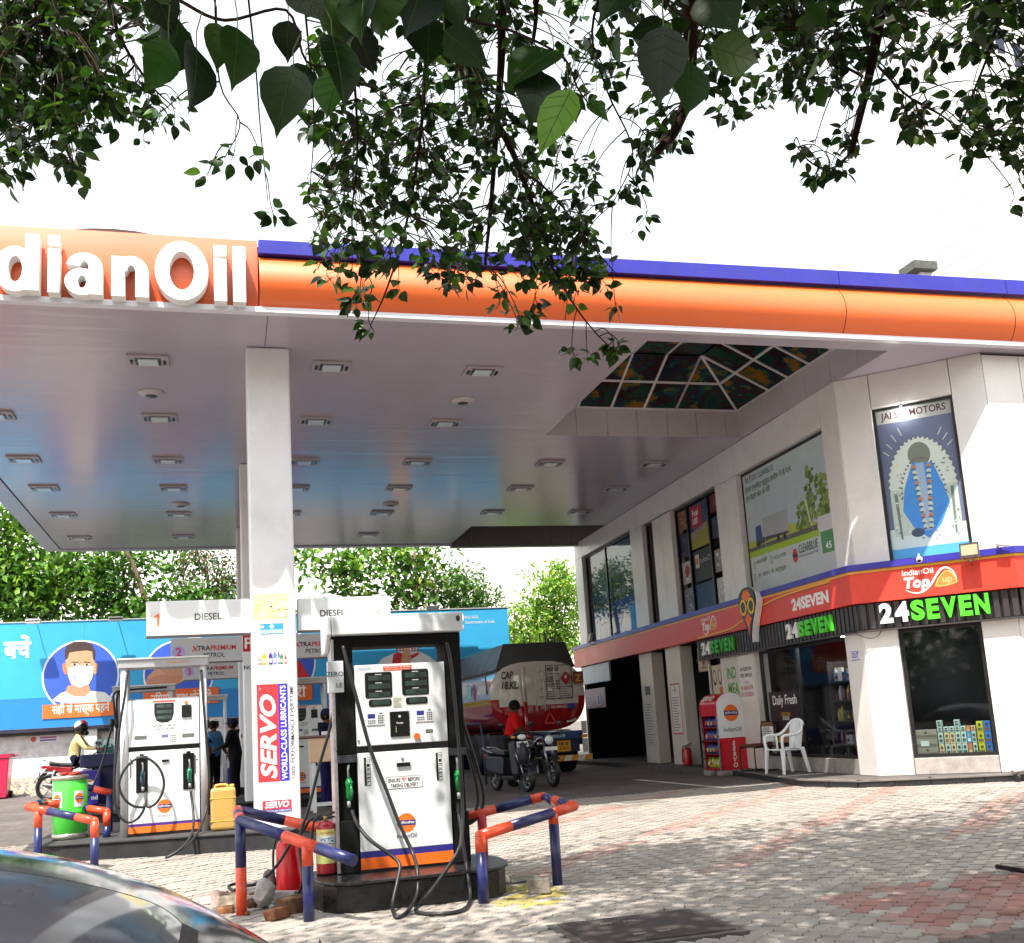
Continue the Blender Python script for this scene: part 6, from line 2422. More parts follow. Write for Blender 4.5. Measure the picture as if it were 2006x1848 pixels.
# wheelie bins
def wheelie(lab, p, w_, d_, h_, col, label=None):
    t = thing('wheelie_bin', lab, 'bin', p)
    mb = MB(col)
    a, b = w_ / 2, w_ / 2 * 0.82
    dd = d_ * 0.82
    mb.hexa([(-b, -dd / 2, 0.03), (b, -dd / 2, 0.03), (b, dd / 2, 0.03), (-b, dd / 2, 0.03), (-a, -d_ / 2, h_ * 0.9), (a, -d_ / 2, h_ * 0.9), (a, d_ / 2, h_ * 0.9), (-a, d_ / 2, h_ * 0.9)])
    mb.build('body', GLOSS, t, local=True, bevel=0.02)
    mb = MB(tuple(c * 0.9 for c in col))
    mb.box(-a - 0.02, -d_ / 2 - 0.02, h_ * 0.9 + 0.002, a + 0.02, d_ / 2 + 0.03, h_)
    mb.tube([(a + 0.0, d_ / 2 + 0.02, h_ * 0.93), (a + 0.10, d_ / 2 + 0.03, h_ * 0.98)], 0.02, n=6)
    mb.build('lid', GLOSS, t, local=True, bevel=0.02)
    for s_ in (-1, 1):
        mb = MB(S(24, 24, 26))
        mb.cyl((s_ * b, dd / 2, 0.09), (s_ * (b + 0.06), dd / 2, 0.09), 0.09, n=16)
        mb.build('wheel', RUBBER, t, local=True)
    return t


p = PZ(*z1(20, 985), 0.2)
sc_ = 25.0 / p.y
wheelie('pink red wheelie bin at the left edge by the boundary wall', (-5.27, 28.0, 0.43), 0.62, 0.6, 1.06, S(206, 44, 84))
t = thing('litter_bin', 'blue litter bin with oil company sticker behind the green drum', 'bin', (-2.74, 24.2, 0.31))
mb = MB(S(44, 34, 140))
mb.hexa([(-0.19, -0.2, 0), (0.19, -0.2, 0), (0.19, 0.2, 0), (-0.19, 0.2, 0), (-0.22, -0.22, 0.72), (0.22, -0.22, 0.72), (0.22, 0.22, 0.72), (-0.22, 0.22, 0.72)])
mb.build('body', GLOSS, t, local=True, bevel=0.03)
mb = MB()
Fb = Frame((0, -0.225, 0), (1, 0, 0), (0, 0.03, 1))
mb.frect(Fb, -0.06, 0.42, 0.10, 0.64, 0.004, col=WHITE)
oil_logo(mb, Fb, 0.02, 0.535, 0.055, 0.005)
mb.text(Fb, 'nd', 0.05, 0.12, 0.09, n=0.008, col=WHITE, bold=0.02)
mb.build('sticker', PRINT, t, local=True)
t = thing('waste_cabinet', 'dark navy cabinet with an overhanging top behind the blue litter bin', 'cabinet', (-2.5, 24.9, 0.30))
mb = MB(S(22, 24, 70))
mb.box(-2.72, 24.7, 0.28, -2.2, 25.3, 1.2)
mb.box(-3.0, 24.6, 1.08, -2.0, 25.36, 1.36)
mb.build('body', PAINT, t, bevel=0.02)
mb = MB(S(190, 190, 196))
mb.box(-2.96, 24.7, 0.78, -2.76, 24.76, 1.06)
mb.box(-2.2, 24.65, 0.75, -1.96, 24.7, 0.98, col=S(206, 196, 160))
mb.build('front_plate', PAINT, t)

# ------------------------------------------------------------------ cash desk between column and near pump
t = thing('cash_desk', 'cream fronted desk with white legs seen between the column and near pump', 'desk', (1.75, 18.4, 0.2))
mb = MB(S(226, 190, 160))
mb.box(1.36, 18.0, 1.02, 2.1, 18.03, 1.42)
mb.build('front_panel', PAINT, t, bevel=0.01)
mb = MB(S(130, 90, 84))
mb.box(1.16, 17.96, 1.425, 2.15, 18.7, 1.46)
mb.build('desk_top', PAINT, t, bevel=0.006)
for x, y in ((1.44, 18.05), (2.05, 18.05), (1.44, 18.6), (2.05, 18.6)):
    mb = MB(S(226, 226, 230))
    mb.box(x - 0.03, y - 0.03, 0.2, x + 0.03, y + 0.03, 1.42)
    mb.build('leg', PAINT, t)
mb = MB(S(226, 226, 230))
mb.box(1.44, 18.03, 0.30, 2.05, 18.07, 0.36)
mb.build('stretcher', PAINT, t)
mb = MB()
Fc = Frame((0, 17.997, 0), (1, 0, 0), Z3)
mb.fstroke(Fc, [(1.73, 1.26), (1.735, 1.18), (1.80, 1.17), (1.81, 1.25)], 0.012, 0.001, col=S(90, 60, 60))
mb.fstroke(Fc, [(1.86, 1.26), (1.865, 1.18), (1.92, 1.17), (1.94, 1.22), (1.99, 1.19)], 0.012, 0.001, col=S(90, 60, 60))
mb.build('scribble', PRINT, t)
t = thing('paper_stack', 'white paper stack lying on the cash desk', 'papers', (1.75, 18.1, 1.46))
mb = MB(WHITE)
mb.box(1.6, 18.0, 1.461, 1.92, 18.22, 1.52)
mb.build('sheets', MATTE, t, bevel=0.004)

# ------------------------------------------------------------------ rubble and loose blocks
def stone(lab, p, s, col, seed, blocky=False, group=None):
    rr = random.Random(seed)
    bm = MB(col)
    if blocky:
        pts = [(sx * s[0] / 2 * rr.uniform(.86, 1.08), sy * s[1] / 2 * rr.uniform(.86, 1.08), (0 if k == 0 else s[2]) * rr.uniform(.9, 1.1)) for k in (0, 1) for sx, sy in ((-1, -1), (1, -1), (1, 1), (-1, 1))]
        M = Matrix.Rotation(rr.uniform(-0.8, 0.8), 4, 'Z') @ Matrix.Rotation(rr.uniform(-0.15, 0.15), 4, 'X')
        bm.T = Matrix.Translation(p) @ M
        bm.hexa(pts)
    else:
        n, m_ = 7, 5
        vv = [(0, 0, 0), (0, 0, s[2])]
        ff = []
        for i in range(1, m_):
            for j in range(n):
                a = 2 * math.pi * j / n + rr.uniform(-.3, .3)
                th = math.pi * i / m_
                k = rr.uniform(0.72, 1.18)
                vv.append((s[0] / 2 * math.sin(th) * math.cos(a) * k, s[1] / 2 * math.sin(th) * math.sin(a) * k, s[2] / 2 * (1 - math.cos(th)) * rr.uniform(.85, 1.1)))
        for j in range(n):
            ff.append((0, 2 + (j + 1) % n, 2 + j))
            ff.append((1, 2 + (m_ - 2) * n + j, 2 + (m_ - 2) * n + (j + 1) % n))
            for i in range(m_ - 2):
                ff.append((2 + i * n + j, 2 + i * n + (j + 1) % n, 2 + (i + 1) * n + (j + 1) % n, 2 + (i + 1) * n + j))
        bm.T = Matrix.Translation(p) @ Matrix.Rotation(rr.uniform(0, 6), 4, 'Z')
        bm.add(vv, ff)
    o = bm.build('stone', STONE, bevel=0.008, seg=1)
    o['label'] = lab
    o['category'] = 'stone'
    o['group'] = group or 'stones at the foot of the barriers'
    return o


GR, BR = S(176, 168, 160), S(120, 78, 56)
for lab, p, s, c, b in (
        ('big pointed grey stone between the two left barrier posts', PZ(*k8(720, 1430)), (0.24, 0.2, 0.27), S(170, 164, 162), False),
        ('brown broken brick in front of the left barrier', PZ(*k8(880, 1560)), (0.20, 0.12, 0.09), BR, True),
        ('long brown slab leaning behind the brown brick', PZ(*k8(1060, 1490)), (0.26, 0.14, 0.13), S(96, 70, 54), True),
        ('flat pale grey kerb block behind the pointed stone', PZ(*k8(960, 1370)), (0.27, 0.15, 0.11), S(186, 182, 180), True),
        ('dark upright stone behind the pointed grey stone', PZ(*k8(780, 1280)), (0.16, 0.16, 0.25), S(120, 110, 106), False),
        ('pale pink brick left of the orange post', PZ(*k8(180, 1400)), (0.14, 0.12, 0.14), S(196, 170, 160), True),
        ('cream block close to the orange post', PZ(*k8(320, 1420)), (0.19, 0.14, 0.10), S(206, 188, 166), True),
        ('wide cream slab behind the orange post', PZ(*k8(300, 1280)), (0.28, 0.2, 0.07), S(200, 184, 160), True),
        ('small brown brick beside the parked car edge', PZ(*k8(250, 1490)), (0.14, 0.09, 0.06), S(140, 96, 70), True),
        ('dark brown stone at the foot of the orange post', PZ(*k8(570, 1430)), (0.12, 0.1, 0.09), S(84, 58, 48), False),
        ('low pale stone far left in the rubble', PZ(*k8(60, 1380)), (0.24, 0.2, 0.07), S(206, 194, 180), False)):
    stone(lab, p, s, c, hash(lab) % 991 if False else len(lab) * 7 + int(p.x * 50), b)
for i in range(16):
    p = PZ(*k8(rnd.uniform(60, 1150), rnd.uniform(1290, 1520)))
    stone('small pale rubble chip among the stones at the left barrier', p, (rnd.uniform(.03, .08), rnd.uniform(.03, .07), rnd.uniform(.02, .05)), rnd.choice([GR, S(190, 170, 150), BR]), 60 + i, i % 2 == 0, 'small rubble chips')
stone('grey concrete block by the right barrier post', PZ(*b3(1640, 568)), (0.20, 0.12, 0.12), S(128, 120, 112), 3, True)
stone('flat grey stone behind the concrete block', PZ(*b3(1545, 508)), (0.24, 0.14, 0.06), S(150, 146, 136), 5, True)
stone('pale stone beside the right end of the near island', PZ(*b3(1475, 520)), (0.14, 0.12, 0.07), S(186, 180, 170), 8, False)
# steel bar lying at the right edge
mb = MB(S(44, 42, 44))
a_, b_ = PZ(1953, 1698, 0.12), PZ(2040, 1712, 0.12)
mb.tube([a_, b_], 0.02, n=8)
o = mb.build('steel_bar', METAL)
o['label'] = 'dark steel bar lying on the paving at the right edge'
o['category'] = 'bar'
t = thing('castor_stand', 'small grey wheeled stand foot at the right edge before the shop plinth', 'stand', PZ(2000, 1530, 0.2))
p = PZ(1998, 1532, 0.2)
mb = MB(S(150, 148, 150))
mb.cyl(p + V((-0.1, 0, 0.14)), p + V((0.6, 0.1, 0.16)), 0.03, n=10)
mb.build('foot_bar', METAL, t)
mb = MB(S(40, 40, 42))
mb.cyl(p + V((-0.06, 0.0, 0.06)), p + V((-0.02, 0.0, 0.06)), 0.06, n=14)
mb.build('castor', RUBBER, t)

# ------------------------------------------------------------------ oil cabinet and chairs by the shop
CX, CY, CZ = 9.36, 19.0, 0.30
cab = thing('oil_cabinet', 'red arched lubricant cabinet with white SERVO lettering on its side panel', 'cabinet', (CX, CY, CZ), R(5))
Fe = Frame((0, 0, 0), (1, 0, 0), Z3)              # end panel faces the road
Fs = Frame((0, 0.66, 0), (0, -1, 0), Z3)          # bottle side faces the pumps
arch = [(0.0, 0), (0.64, 0), (0.64, 1.24)] + [(0.32 + 0.32 * math.cos(R(a)), 1.24 + 0.26 * math.sin(R(a))) for a in range(12, 169, 12)] + [(0.0, 1.24)]
mb = MB(S(206, 20, 40))
mb.fprism(Fe, arch, -0.03, 0.0)
mb.build('end_panel', GLOSS, cab, local=True)
mb = MB(S(180, 20, 36))
mb.fprism(Fe, arch, -0.66, -0.63)
mb.build('end_panel', GLOSS, cab, local=True)
mb = MB(S(190, 20, 40))
rim = arch[2:]
for a, b in zip(rim, rim[1:]):
    mb.add([Fe.p(*a, -0.031), Fe.p(*b, -0.031), Fe.p(*b, -0.63), Fe.p(*a, -0.63)], [(0, 3, 2, 1)])
mb.add([Fe.p(0, 1.24, -0.031), Fe.p(0, 1.06, -0.031), Fe.p(0, 1.06, -0.63), Fe.p(0, 1.24, -0.63)], [(0, 3, 2, 1)])
mb.build('hood', GLOSS, cab, local=True)
mb = MB(S(150, 18, 34))
mb.box(0.60, 0.031, 0.0, 0.63, 0.63, 1.24)
mb.box(0.0, 0.031, 0.0, 0.6, 0.63, 0.05)
for z in (0.30, 0.56, 0.82):
    mb.box(0.03, 0.031, z, 0.6, 0.63, z + 0.02)
mb.build('shelf', PAINT, cab, local=True)
mb = MB(S(190, 190, 194))
for y in (0.0, 0.62):
    mb.box(-0.012, y, 0.0, 0.02, y + 0.04, 1.06)
mb.build('door_frame', METAL, cab, local=True)
mb = MB()
top = [p for p in arch if p[1] >= 0.62] + [(0.0, 0.62)]
top = [(0.0, 0.62), (0.64, 0.62)] + arch[2:]
mb.fpoly(Fe, top, 0.002, col=S(232, 232, 236))
oil_logo(mb, Fe, 0.32, 1.10, 0.165, 0.004)
mb.text(Fe, 'IndianOil', 0.32, 0.74, 0.085, w=0.40, n=0.004, align='C', col=S(60, 50, 80), bold=0.006)
for i, ch in enumerate('SERVO'):
    mb.text(Fe, ch, 0.32 + 0.0 * i, 0.47 - i * 0.105, 0.082, n=0.003, align='C', col=WHITE, bold=0.03, shear=0.2)
Fh = Frame((0.03, 0.60, 1.34), (0, -1, 0), V((0.28, 0, 0.26)))
mb.text(Fh, 'SERVO', 0.06, -0.02, 0.12, w=0.42, n=0.05, col=S(236, 220, 224), bold=0.03, shear=0.2)
mb.build('cabinet_print', PRINT, cab, local=True)
bott = MB()
for z, c, zn in ((0.05, S(160, 170, 50), 'yellow green oil bottle, lowest'), (0.32, S(44, 60, 120), 'dark blue oil bottle, second'), (0.58, S(50, 70, 150), 'blue oil bottle, third'), (0.84, S(60, 50, 130), 'purple oil bottle, top')):
    for i in range(5):
        for j in range(1):
            bm_ = MB(c if i % 2 else tuple(q_ * 0.7 for q_ in c))
            bm_.lathe([(0.045, 0), (0.05, 0.01), (0.05, 0.13), (0.025, 0.17), (0.02, 0.2)], (0, 0, 0), n=10)
            Fq = Frame((-0.051, 0.028, 0), (0, -1, 0), Z3)
            bm_.frect(Fq, 0.0, 0.04, 0.056, 0.11, 0.0, col=rnd.choice([S(206, 50, 60), S(214, 206, 190), S(210, 190, 60)]))
            pos = Matrix.Rotation(R(5), 4, 'Z') @ V((0.10, 0.10 + i * 0.115, z + 0.001))
            o = bm_.build('oil_bottle', GLOSS, local=True)
            o.location = V((CX, CY, CZ)) + pos
            o.rotation_euler = (0, 0, R(5))
            o['label'] = '%s shelf of the red cabinet, %s from right' % (zn, NTH[i + 1])
            o['category'] = 'bottle'
            o['group'] = 'oil bottles in the red cabinet'
for lx, ly, lb in ((0.06, 0.5, 'left'), (0.12, 0.10, 'right')):
    pos = V((CX, CY, 0)) + Matrix.Rotation(R(5), 4, 'Z') @ V((lx, ly, 0))
    mb = MB(S(150, 144, 138))
    mb.box(pos.x - 0.12, pos.y - 0.14, 0.19, pos.x + 0.12, pos.y + 0.14, 0.298)
    o = mb.build('support_block', CONC, bevel=0.03, seg=3)
    o['label'] = '%s grey concrete block carrying the red oil cabinet' % lb
    o['category'] = 'block'

ch = thing('plastic_chair', 'white moulded plastic armchair standing on the shop plinth', 'chair', (9.47, 16.72, 0.306), R(8))
mb = MB(S(236, 236, 240))
# seat: local +x is the back of the chair, sitter faces -x
sv, sf = [], []
for i in range(7):
    for j in range(7):
        x, y = -0.22 + 0.44 * i / 6, -0.21 + 0.42 * j / 6
        sv.append((x, y, 0.43 - 0.02 * math.sin(math.pi * j / 6) - 0.015 * i / 6 + (0.012 if i == 0 else 0)))
b0 = len(sv)
sv += [(x, y, z - 0.022) for x, y, z in sv]
sf = [(i * 7 + j, (i + 1) * 7 + j, (i + 1) * 7 + j + 1, i * 7 + j + 1) for i in range(6) for j in range(6)]
sf += [tuple(reversed([k + b0 for k in f])) for f in sf]
edge = [i for i in range(7)] + [7 * i + 6 for i in range(1, 7)] + [42 + j for j in range(5, -1, -1)] + [7 * i for i in range(5, 0, -1)]
sf += [(edge[k], edge[(k + 1) % len(edge)], edge[(k + 1) % len(edge)] + b0, edge[k] + b0) for k in range(len(edge))]
mb.add(sv, sf, smooth=False)
mb.build('seat', GLOSS, ch, local=True, bevel=0.006)
for x, y, x2, y2 in ((-0.21, -0.22, -0.25, -0.25), (-0.21, 0.22, -0.25, 0.25), (0.22, -0.20, 0.31, -0.23), (0.22, 0.20, 0.31, 0.23)):
    mb = MB(S(234, 234, 238))
    mb.hexa([(x2 - 0.02, y2 - 0.02, 0), (x2 + 0.02, y2 - 0.02, 0), (x2 + 0.02, y2 + 0.02, 0), (x2 - 0.02, y2 + 0.02, 0),
             (x - 0.035, y - 0.03, 0.44), (x + 0.035, y - 0.03, 0.44), (x + 0.035, y + 0.03, 0.44), (x - 0.035, y + 0.03, 0.44)])
    mb.build('leg', GLOSS, ch, local=True, bevel=0.008)
for s_ in (-1, 1):
    mb = MB(S(236, 236, 240))
    pts = spline([(-0.215, s_ * 0.235, 0.43), (-0.225, s_ * 0.245, 0.55), (-0.20, s_ * 0.25, 0.645), (-0.05, s_ * 0.25, 0.66), (0.10, s_ * 0.245, 0.67), (0.22, s_ * 0.225, 0.74), (0.29, s_ * 0.17, 0.85)], 5)
    mb.tube(pts, [0.026] * len(pts), n=8)
    mb.tube([(0.02, s_ * 0.225, 0.42), (0.03, s_ * 0.245, 0.665)], 0.02, n=6)
    mb.build('armrest', GLOSS, ch, local=True)
mb = MB(S(236, 236, 240))
for k in range(-4, 5):
    y = k * 0.042
    zt = 0.90 - 0.055 * (k / 4) ** 2
    a = [(0.225, y * 0.86 - 0.014, 0.42), (0.225, y * 0.86 + 0.014, 0.42), (0.305, y + 0.015, zt), (0.305, y - 0.015, zt)]
    mb.hexa([V(q_) for q_ in a] + [V(q_) + V((0.012, 0, 0)) for q_ in a])
mb.tube(spline([(0.30, -0.19, 0.82), (0.318, -0.12, 0.885), (0.325, 0, 0.91), (0.318, 0.12, 0.885), (0.30, 0.19, 0.82)], 6), 0.03, n=8)
mb.build('backrest', GLOSS, ch, local=True)

st = thing('padded_chair', 'chair with brown padded seat and black tube frame beside the white plastic chair', 'chair', (9.64, 18.0, 0.306), R(12))
mb = MB(S(96, 58, 46))
mb.box(-0.24, -0.24, 0.44, 0.20, 0.22, 0.50)
mb.build('seat', CLOTH, st, local=True, bevel=0.028, seg=3)
for s_ in (-0.22, 0.20):
    mb = MB(S(22, 20, 22))
    mb.tube(spline([(0.30, s_, 0.84), (0.26, s_, 0.47), (0.2, s_, 0.435), (-0.22, s_, 0.435), (-0.27, s_, 0.38), (-0.27, s_, 0.06), (-0.24, s_, 0.015), (0.25, s_, 0.013)], 5), 0.014, n=8)
    mb.build('tube_frame', PAINT, st, local=True)
mb = MB(S(40, 24, 24))
mb.box(0.29, -0.22, 0.62, 0.32, 0.20, 0.90)
mb.build('backrest', CLOTH, st, local=True, bevel=0.012)
mb = MB()
Fx = Frame((0.287, 0, 0), (0, -1, 0), Z3)
mb.frect(Fx, -0.17, 0.52, 0.15, 0.80, 0.0, col=S(226, 224, 226))
mb.frect(Fx, -0.17, 0.80, 0.15, 0.88, 0.0, col=S(120, 80, 40))
lines(Fx, mb, -0.14, 0.13, 0.60, 0.79, 0.002, 6)
mb.build('taped_paper', PRINT, st, local=True)

# ================================================================== BOUNDARY: HOARDING, WALL, GRAVEL
YB = 31.0
FB = Frame((0, YB, 0), (1, 0, 0), Z3)
a4 = cr(0, 1100, 640, 1971)
a7 = cr(1080, 1250, 1700, 1528)
n7 = cr(0, 1480, 300, 1732)
hoard = thing('hoarding', 'long bright blue public health hoarding with round portraits behind the pumps', 'billboard', (1.5, YB, 2.1))
mb = MB(S(52, 150, 214))
XB0, XB1, ZB0, ZB1 = -11.0, 8.52, 2.12, 5.0
HB = lambda x: 4.98 + 0.004 * x
n_ = 8
xs = [XB0 + (XB1 - XB0) * i / n_ for i in range(n_ + 1)]
for a, b in zip(xs, xs[1:]):
    mb = MB(S(60, 172, 226))
    mb.fbox(FB, a + 0.004, ZB0 + 0.82, -0.06, b - 0.004, ZB1, 0)
    mb.fbox(FB, a + 0.004, ZB0, -0.06, b - 0.004, ZB0 + 0.82, 0, col=S(44, 132, 206))
    mb.build('banner_panel', PRINT, hoard)
mb = MB(S(40, 38, 60))
mb.fbox(FB, XB0, ZB0 - 0.10, -0.12, XB1, ZB0 - 0.003, 0.02)
mb.fbox(FB, XB0, ZB1 + 0.002, -0.08, XB1, ZB1 + 0.03, 0.02, col=S(190, 190, 190))
mb.build('frame_rail', PAINT, hoard)
mb = MB()
# first round portrait: young man in a pale face mask (generic)


def qx(px, py):
    return PF(FB, n7(px, py), 0)


sk = S(214, 164, 130)


def portrait_circle(c, r):
    mb.fell(FB, c[0], c[1], r * 1.05, r * 1.05, 0.004, k=48, col=S(240, 240, 244))
    mb.fell(FB, c[0], c[1], r, r, 0.006, k=48, col=S(62, 100, 210))


c1 = qx(1140, 990)
r1 = (qx(1690, 990)[0] - qx(600, 990)[0]) / 2
portrait_circle(c1, r1 * 0.955)


def pq(pts, n, col):
    mb.fpoly(FB, ensure_ccw([qx(*p) for p in pts]), n, col=col)


pq([(735, 1330), (860, 1225), (940, 1200), (1040, 1270), (1200, 1270), (1270, 1195), (1480, 1215), (1580, 1300), (1560, 1350), (1420, 1370), (900, 1370)], 0.010, S(226, 228, 230))
pq([(960, 1120), (920, 1205), (1020, 1262), (1120, 1275), (1220, 1255), (1275, 1200), (1255, 1110)], 0.0115, S(206, 150, 116))
pq([(930, 640), (960, 600), (1150, 580), (1300, 610), (1325, 660), (1335, 800), (1320, 950), (1260, 1090), (1120, 1150), (1000, 1100), (950, 960), (925, 800)], 0.013, sk)
pq([(925, 800), (880, 820), (885, 900), (910, 960), (945, 970)], 0.0125, S(210, 130, 100))
pq([(1335, 800), (1380, 810), (1370, 920), (1345, 970), (1322, 950)], 0.0125, sk)
pq([(920, 760), (910, 640), (940, 560), (1040, 505), (1200, 500), (1300, 545), (1345, 640), (1335, 780), (1310, 740), (1300, 640), (1220, 625), (1080, 640), (980, 655), (955, 740)], 0.0145, S(78, 58, 62))
for x0, x1 in ((995, 1110), (1170, 1280)):
    pq([(x0, 805), (x0 + 30, 782), (x1, 790), (x1 - 10, 800), (x0 + 40, 795)], 0.0165, S(86, 56, 50))
    xm = (x0 + x1) / 2
    e_ = qx(xm, 825)
    mb.fell(FB, e_[0], e_[1], 0.085, 0.03, 0.0165, k=14, col=S(232, 216, 206))
    mb.fell(FB, e_[0], e_[1], 0.034, 0.03, 0.0175, k=12, col=S(72, 42, 36))
pq([(960, 870), (1100, 840), (1200, 845), (1325, 850), (1305, 1000), (1260, 1100), (1130, 1152), (1010, 1110), (965, 1000)], 0.0185, S(214, 230, 232))
pq([(1125, 842), (1200, 845), (1325, 850), (1305, 1000), (1260, 1100), (1130, 1152)], 0.0192, S(232, 236, 238))
for y_ in (905, 960, 1015):
    pq([(975, y_ + 12), (1120, y_), (1310, y_), (1310, y_ + 4), (1120, y_ + 5), (976, y_ + 17)], 0.0198, S(190, 208, 212))
pq([(1045, 990), (1060, 985), (1070, 1010), (1055, 1035)], 0.02, S(110, 130, 130))
mb.build('portrait_print', PRINT, hoard)
mb = MB()
c0, c9 = qx(600, 1380), qx(1600, 1540)
mb.frect(FB, c0[0], c9[1], c9[0], qx(1600, 1345)[1], 0.022, col=S(236, 116, 52))
tx0, ty0 = qx(735, 1520)
mb.text(FB, 'सही से मास्क पहनें', tx0, ty0, 0.22, w=qx(1545, 1500)[0] - tx0, n=0.024, col=WHITE, bold=0.02)
mb.build('caption_strip', PRINT, hoard)
mb = MB()
hx, hy = qx(440, 720)
mb.text(FB, 'कोरोना से बचें', hx, hy, 0.46, w=2.7, n=0.008, align='R', col=WHITE, bold=0.035)
mb.build('headline', PRINT, hoard)
mb = MB()
c2 = PF(FB, a4(1345, 1680), 0)
r2 = c2[0] - PF(FB, a4(1075, 1650), 0)[0]
portrait_circle(c2, r2 * 0.95)


def ph(pts, n, col):
    mb.fpoly(FB, ensure_ccw([PF(FB, a4(*p), 0) for p in pts]), n, col=col)


ph([(1110, 1700), (1190, 1620), (1270, 1550), (1330, 1540), (1390, 1590), (1480, 1620), (1540, 1650), (1500, 1700), (1400, 1720), (1330, 1760), (1220, 1800), (1140, 1790), (1095, 1750)], 0.011, S(216, 160, 132))
ph([(1100, 1730), (1190, 1690), (1300, 1680), (1380, 1700), (1330, 1760), (1230, 1830), (1150, 1820)], 0.0125, S(198, 140, 116))
for k in range(4):
    ph([(1190 + k * 38, 1640 - k * 20), (1215 + k * 38, 1630 - k * 18), (1300 + k * 30, 1690), (1280 + k * 30, 1700)], 0.013 + k * 0.0006, S(206 - k * 4, 150, 122))
ph([(1410, 1400), (1440, 1385), (1480, 1388), (1510, 1400), (1520, 1440), (1410, 1440)], 0.012, WHITE)
mb.build('hand_washing_print', PRINT, hoard)
mb = MB()
cb0, cb1 = PF(FB, a5(920, 300), 0), PF(FB, a5(1405, 345), 0)
mb.frect(FB, cb0[0], 2.55, cb1[0], 3.0, 0.022, col=S(224, 104, 52))
mb.text(FB, 'नियमित हाथ धोते रहें', cb0[0] + 0.2, 2.63, 0.24, w=cb1[0] - cb0[0] - 0.4, n=0.024, col=S(240, 220, 210), bold=0.02)
mb.build('caption_strip', PRINT, hoard)
mb = MB()
z7 = cr(700, 1250, 1000, 1232)
c3x = PF(FB, z4(275, 60), 0)[0] - 1.0
portrait_circle((c3x, 3.6), 1.0)
mb.fpoly(FB, ensure_ccw([(c3x - 0.55, 2.75), (c3x + 0.75, 2.75), (c3x + 0.82, 3.2), (c3x + 0.6, 3.62), (c3x + 0.25, 3.75), (c3x - 0.2, 3.75), (c3x - 0.6, 3.4)]), 0.011, col=S(206, 50, 52))
mb.fell(FB, c3x + 0.1, 3.95, 0.22, 0.28, 0.012, col=sk)
mb.fpoly(FB, [(c3x + 0.02, 3.74), (c3x + 0.10, 3.52), (c3x + 0.22, 3.74)], 0.0125, col=S(236, 226, 220))
mb.build('red_figure_print', PRINT, hoard)
mb = MB()
mb.frect(FB, c3x - 1.0, 2.5, c3x + 0.92, 2.98, 0.022, col=S(232, 110, 50))
mb.text(FB, 'दो गज दूरी', c3x + 0.75, 2.6, 0.30, n=0.024, align='R', col=WHITE, bold=0.02)
mb.build('caption_strip', PRINT, hoard)
mb = MB()
bx = PF(FB, b6(650, 150), 0)[0]
W_ = lambda px, py: PF(FB, b6(px, py), 0)
pb = lambda pts, n, col: mb.fpoly(FB, ensure_ccw([W_(*p) for p in pts]), n, col=col)
pb([(420, 240), (470, 180), (560, 140), (660, 110), (760, 130), (830, 165), (900, 230), (900, 420), (420, 420)], 0.010, S(230, 230, 232))
pb([(555, 150), (590, 130), (640, 150), (700, 150), (745, 130), (745, 150), (690, 185), (600, 230), (545, 220)], 0.011, S(206, 50, 56))
pb([(570, 70), (575, 10), (650, -40), (740, 10), (755, 75), (740, 130), (660, 140), (590, 130)], 0.0115, S(232, 226, 222))
for i in range(8):
    for j in range(4):
        x, y = W_(585 + i * 22, 78 + j * 14)
        if abs(i - 3.3) > 0.8:
            mb.fell(FB, x, y, 0.04, 0.022, 0.0125, k=8, col=S(150, 60, 70))
pb([(600, 40), (720, 40), (735, -30), (720, -120), (660, -160), (600, -120), (585, -30)], 0.012, sk)
pb([(640, 55), (660, 40), (685, 150), (690, 200), (655, 225), (610, 215), (625, 140)], 0.0135, S(214, 160, 126))
mb.build('joined_hands_print', PRINT, hoard)
mb = MB()
e_ = PF(FB, a7(108, 660), 0)
mb.fell(FB, e_[0], e_[1] + 0.12, 0.13, 0.15, 0.004, k=16, col=S(226, 236, 244))
mb.fell(FB, e_[0], e_[1] - 0.16, 0.10, 0.10, 0.004, k=16, col=S(226, 236, 244))
x0, y0 = PF(FB, a7(137, 645), 0)
mb.text(FB, 'भारत सरकार', x0, y0, 0.10, w=0.42, n=0.004, col=WHITE)
mb.text(FB, 'Government of India', x0, y0 - 0.15, 0.10, w=0.92, n=0.004, col=WHITE)
mb.build('government_mark', PRINT, hoard)
for px, py, q_ in ((275, 1290, a4), (885, 1275, a4)):
    p = PY(*q_(px, py), YB)
    t = thing('hoarding_lamp', 'small pale lamp on the hoarding top %s' % ('above the masked portrait, left of the sign' if px < 500 else 'just left of the white DIESEL sign'), 'lamp', p)
    mb = MB(S(206, 206, 206))
    mb.box(p.x - 0.19, YB - 0.62, 4.90, p.x + 0.19, YB - 0.42, 5.03)
    mb.build('lamp_head', PAINT, t, bevel=0.02)
    mb = MB(S(40, 40, 44))
    mb.box(p.x - 0.17, YB - 0.621, 4.955, p.x + 0.17, YB - 0.615, 4.99)
    mb.tube([(p.x, YB - 0.42, 4.97), (p.x, YB + 0.02, 5.01)], 0.014, n=6)
    mb.build('lamp_arm', PAINT, t)
p = PY(840, 1193, YB)
t = thing('hoarding_lamp', 'small lamp on the hoarding top above the near pump', 'lamp', p)
mb = MB(S(206, 206, 206))
mb.box(p.x - 0.19, YB - 0.62, 4.92, p.x + 0.19, YB - 0.42, 5.06)
mb.build('lamp_head', PAINT, t, bevel=0.02)
mb = MB(S(40, 40, 44))
mb.tube([(p.x, YB - 0.42, 4.98), (p.x, YB + 0.02, 5.02)], 0.014, n=6)
mb.build('lamp_arm', PAINT, t)

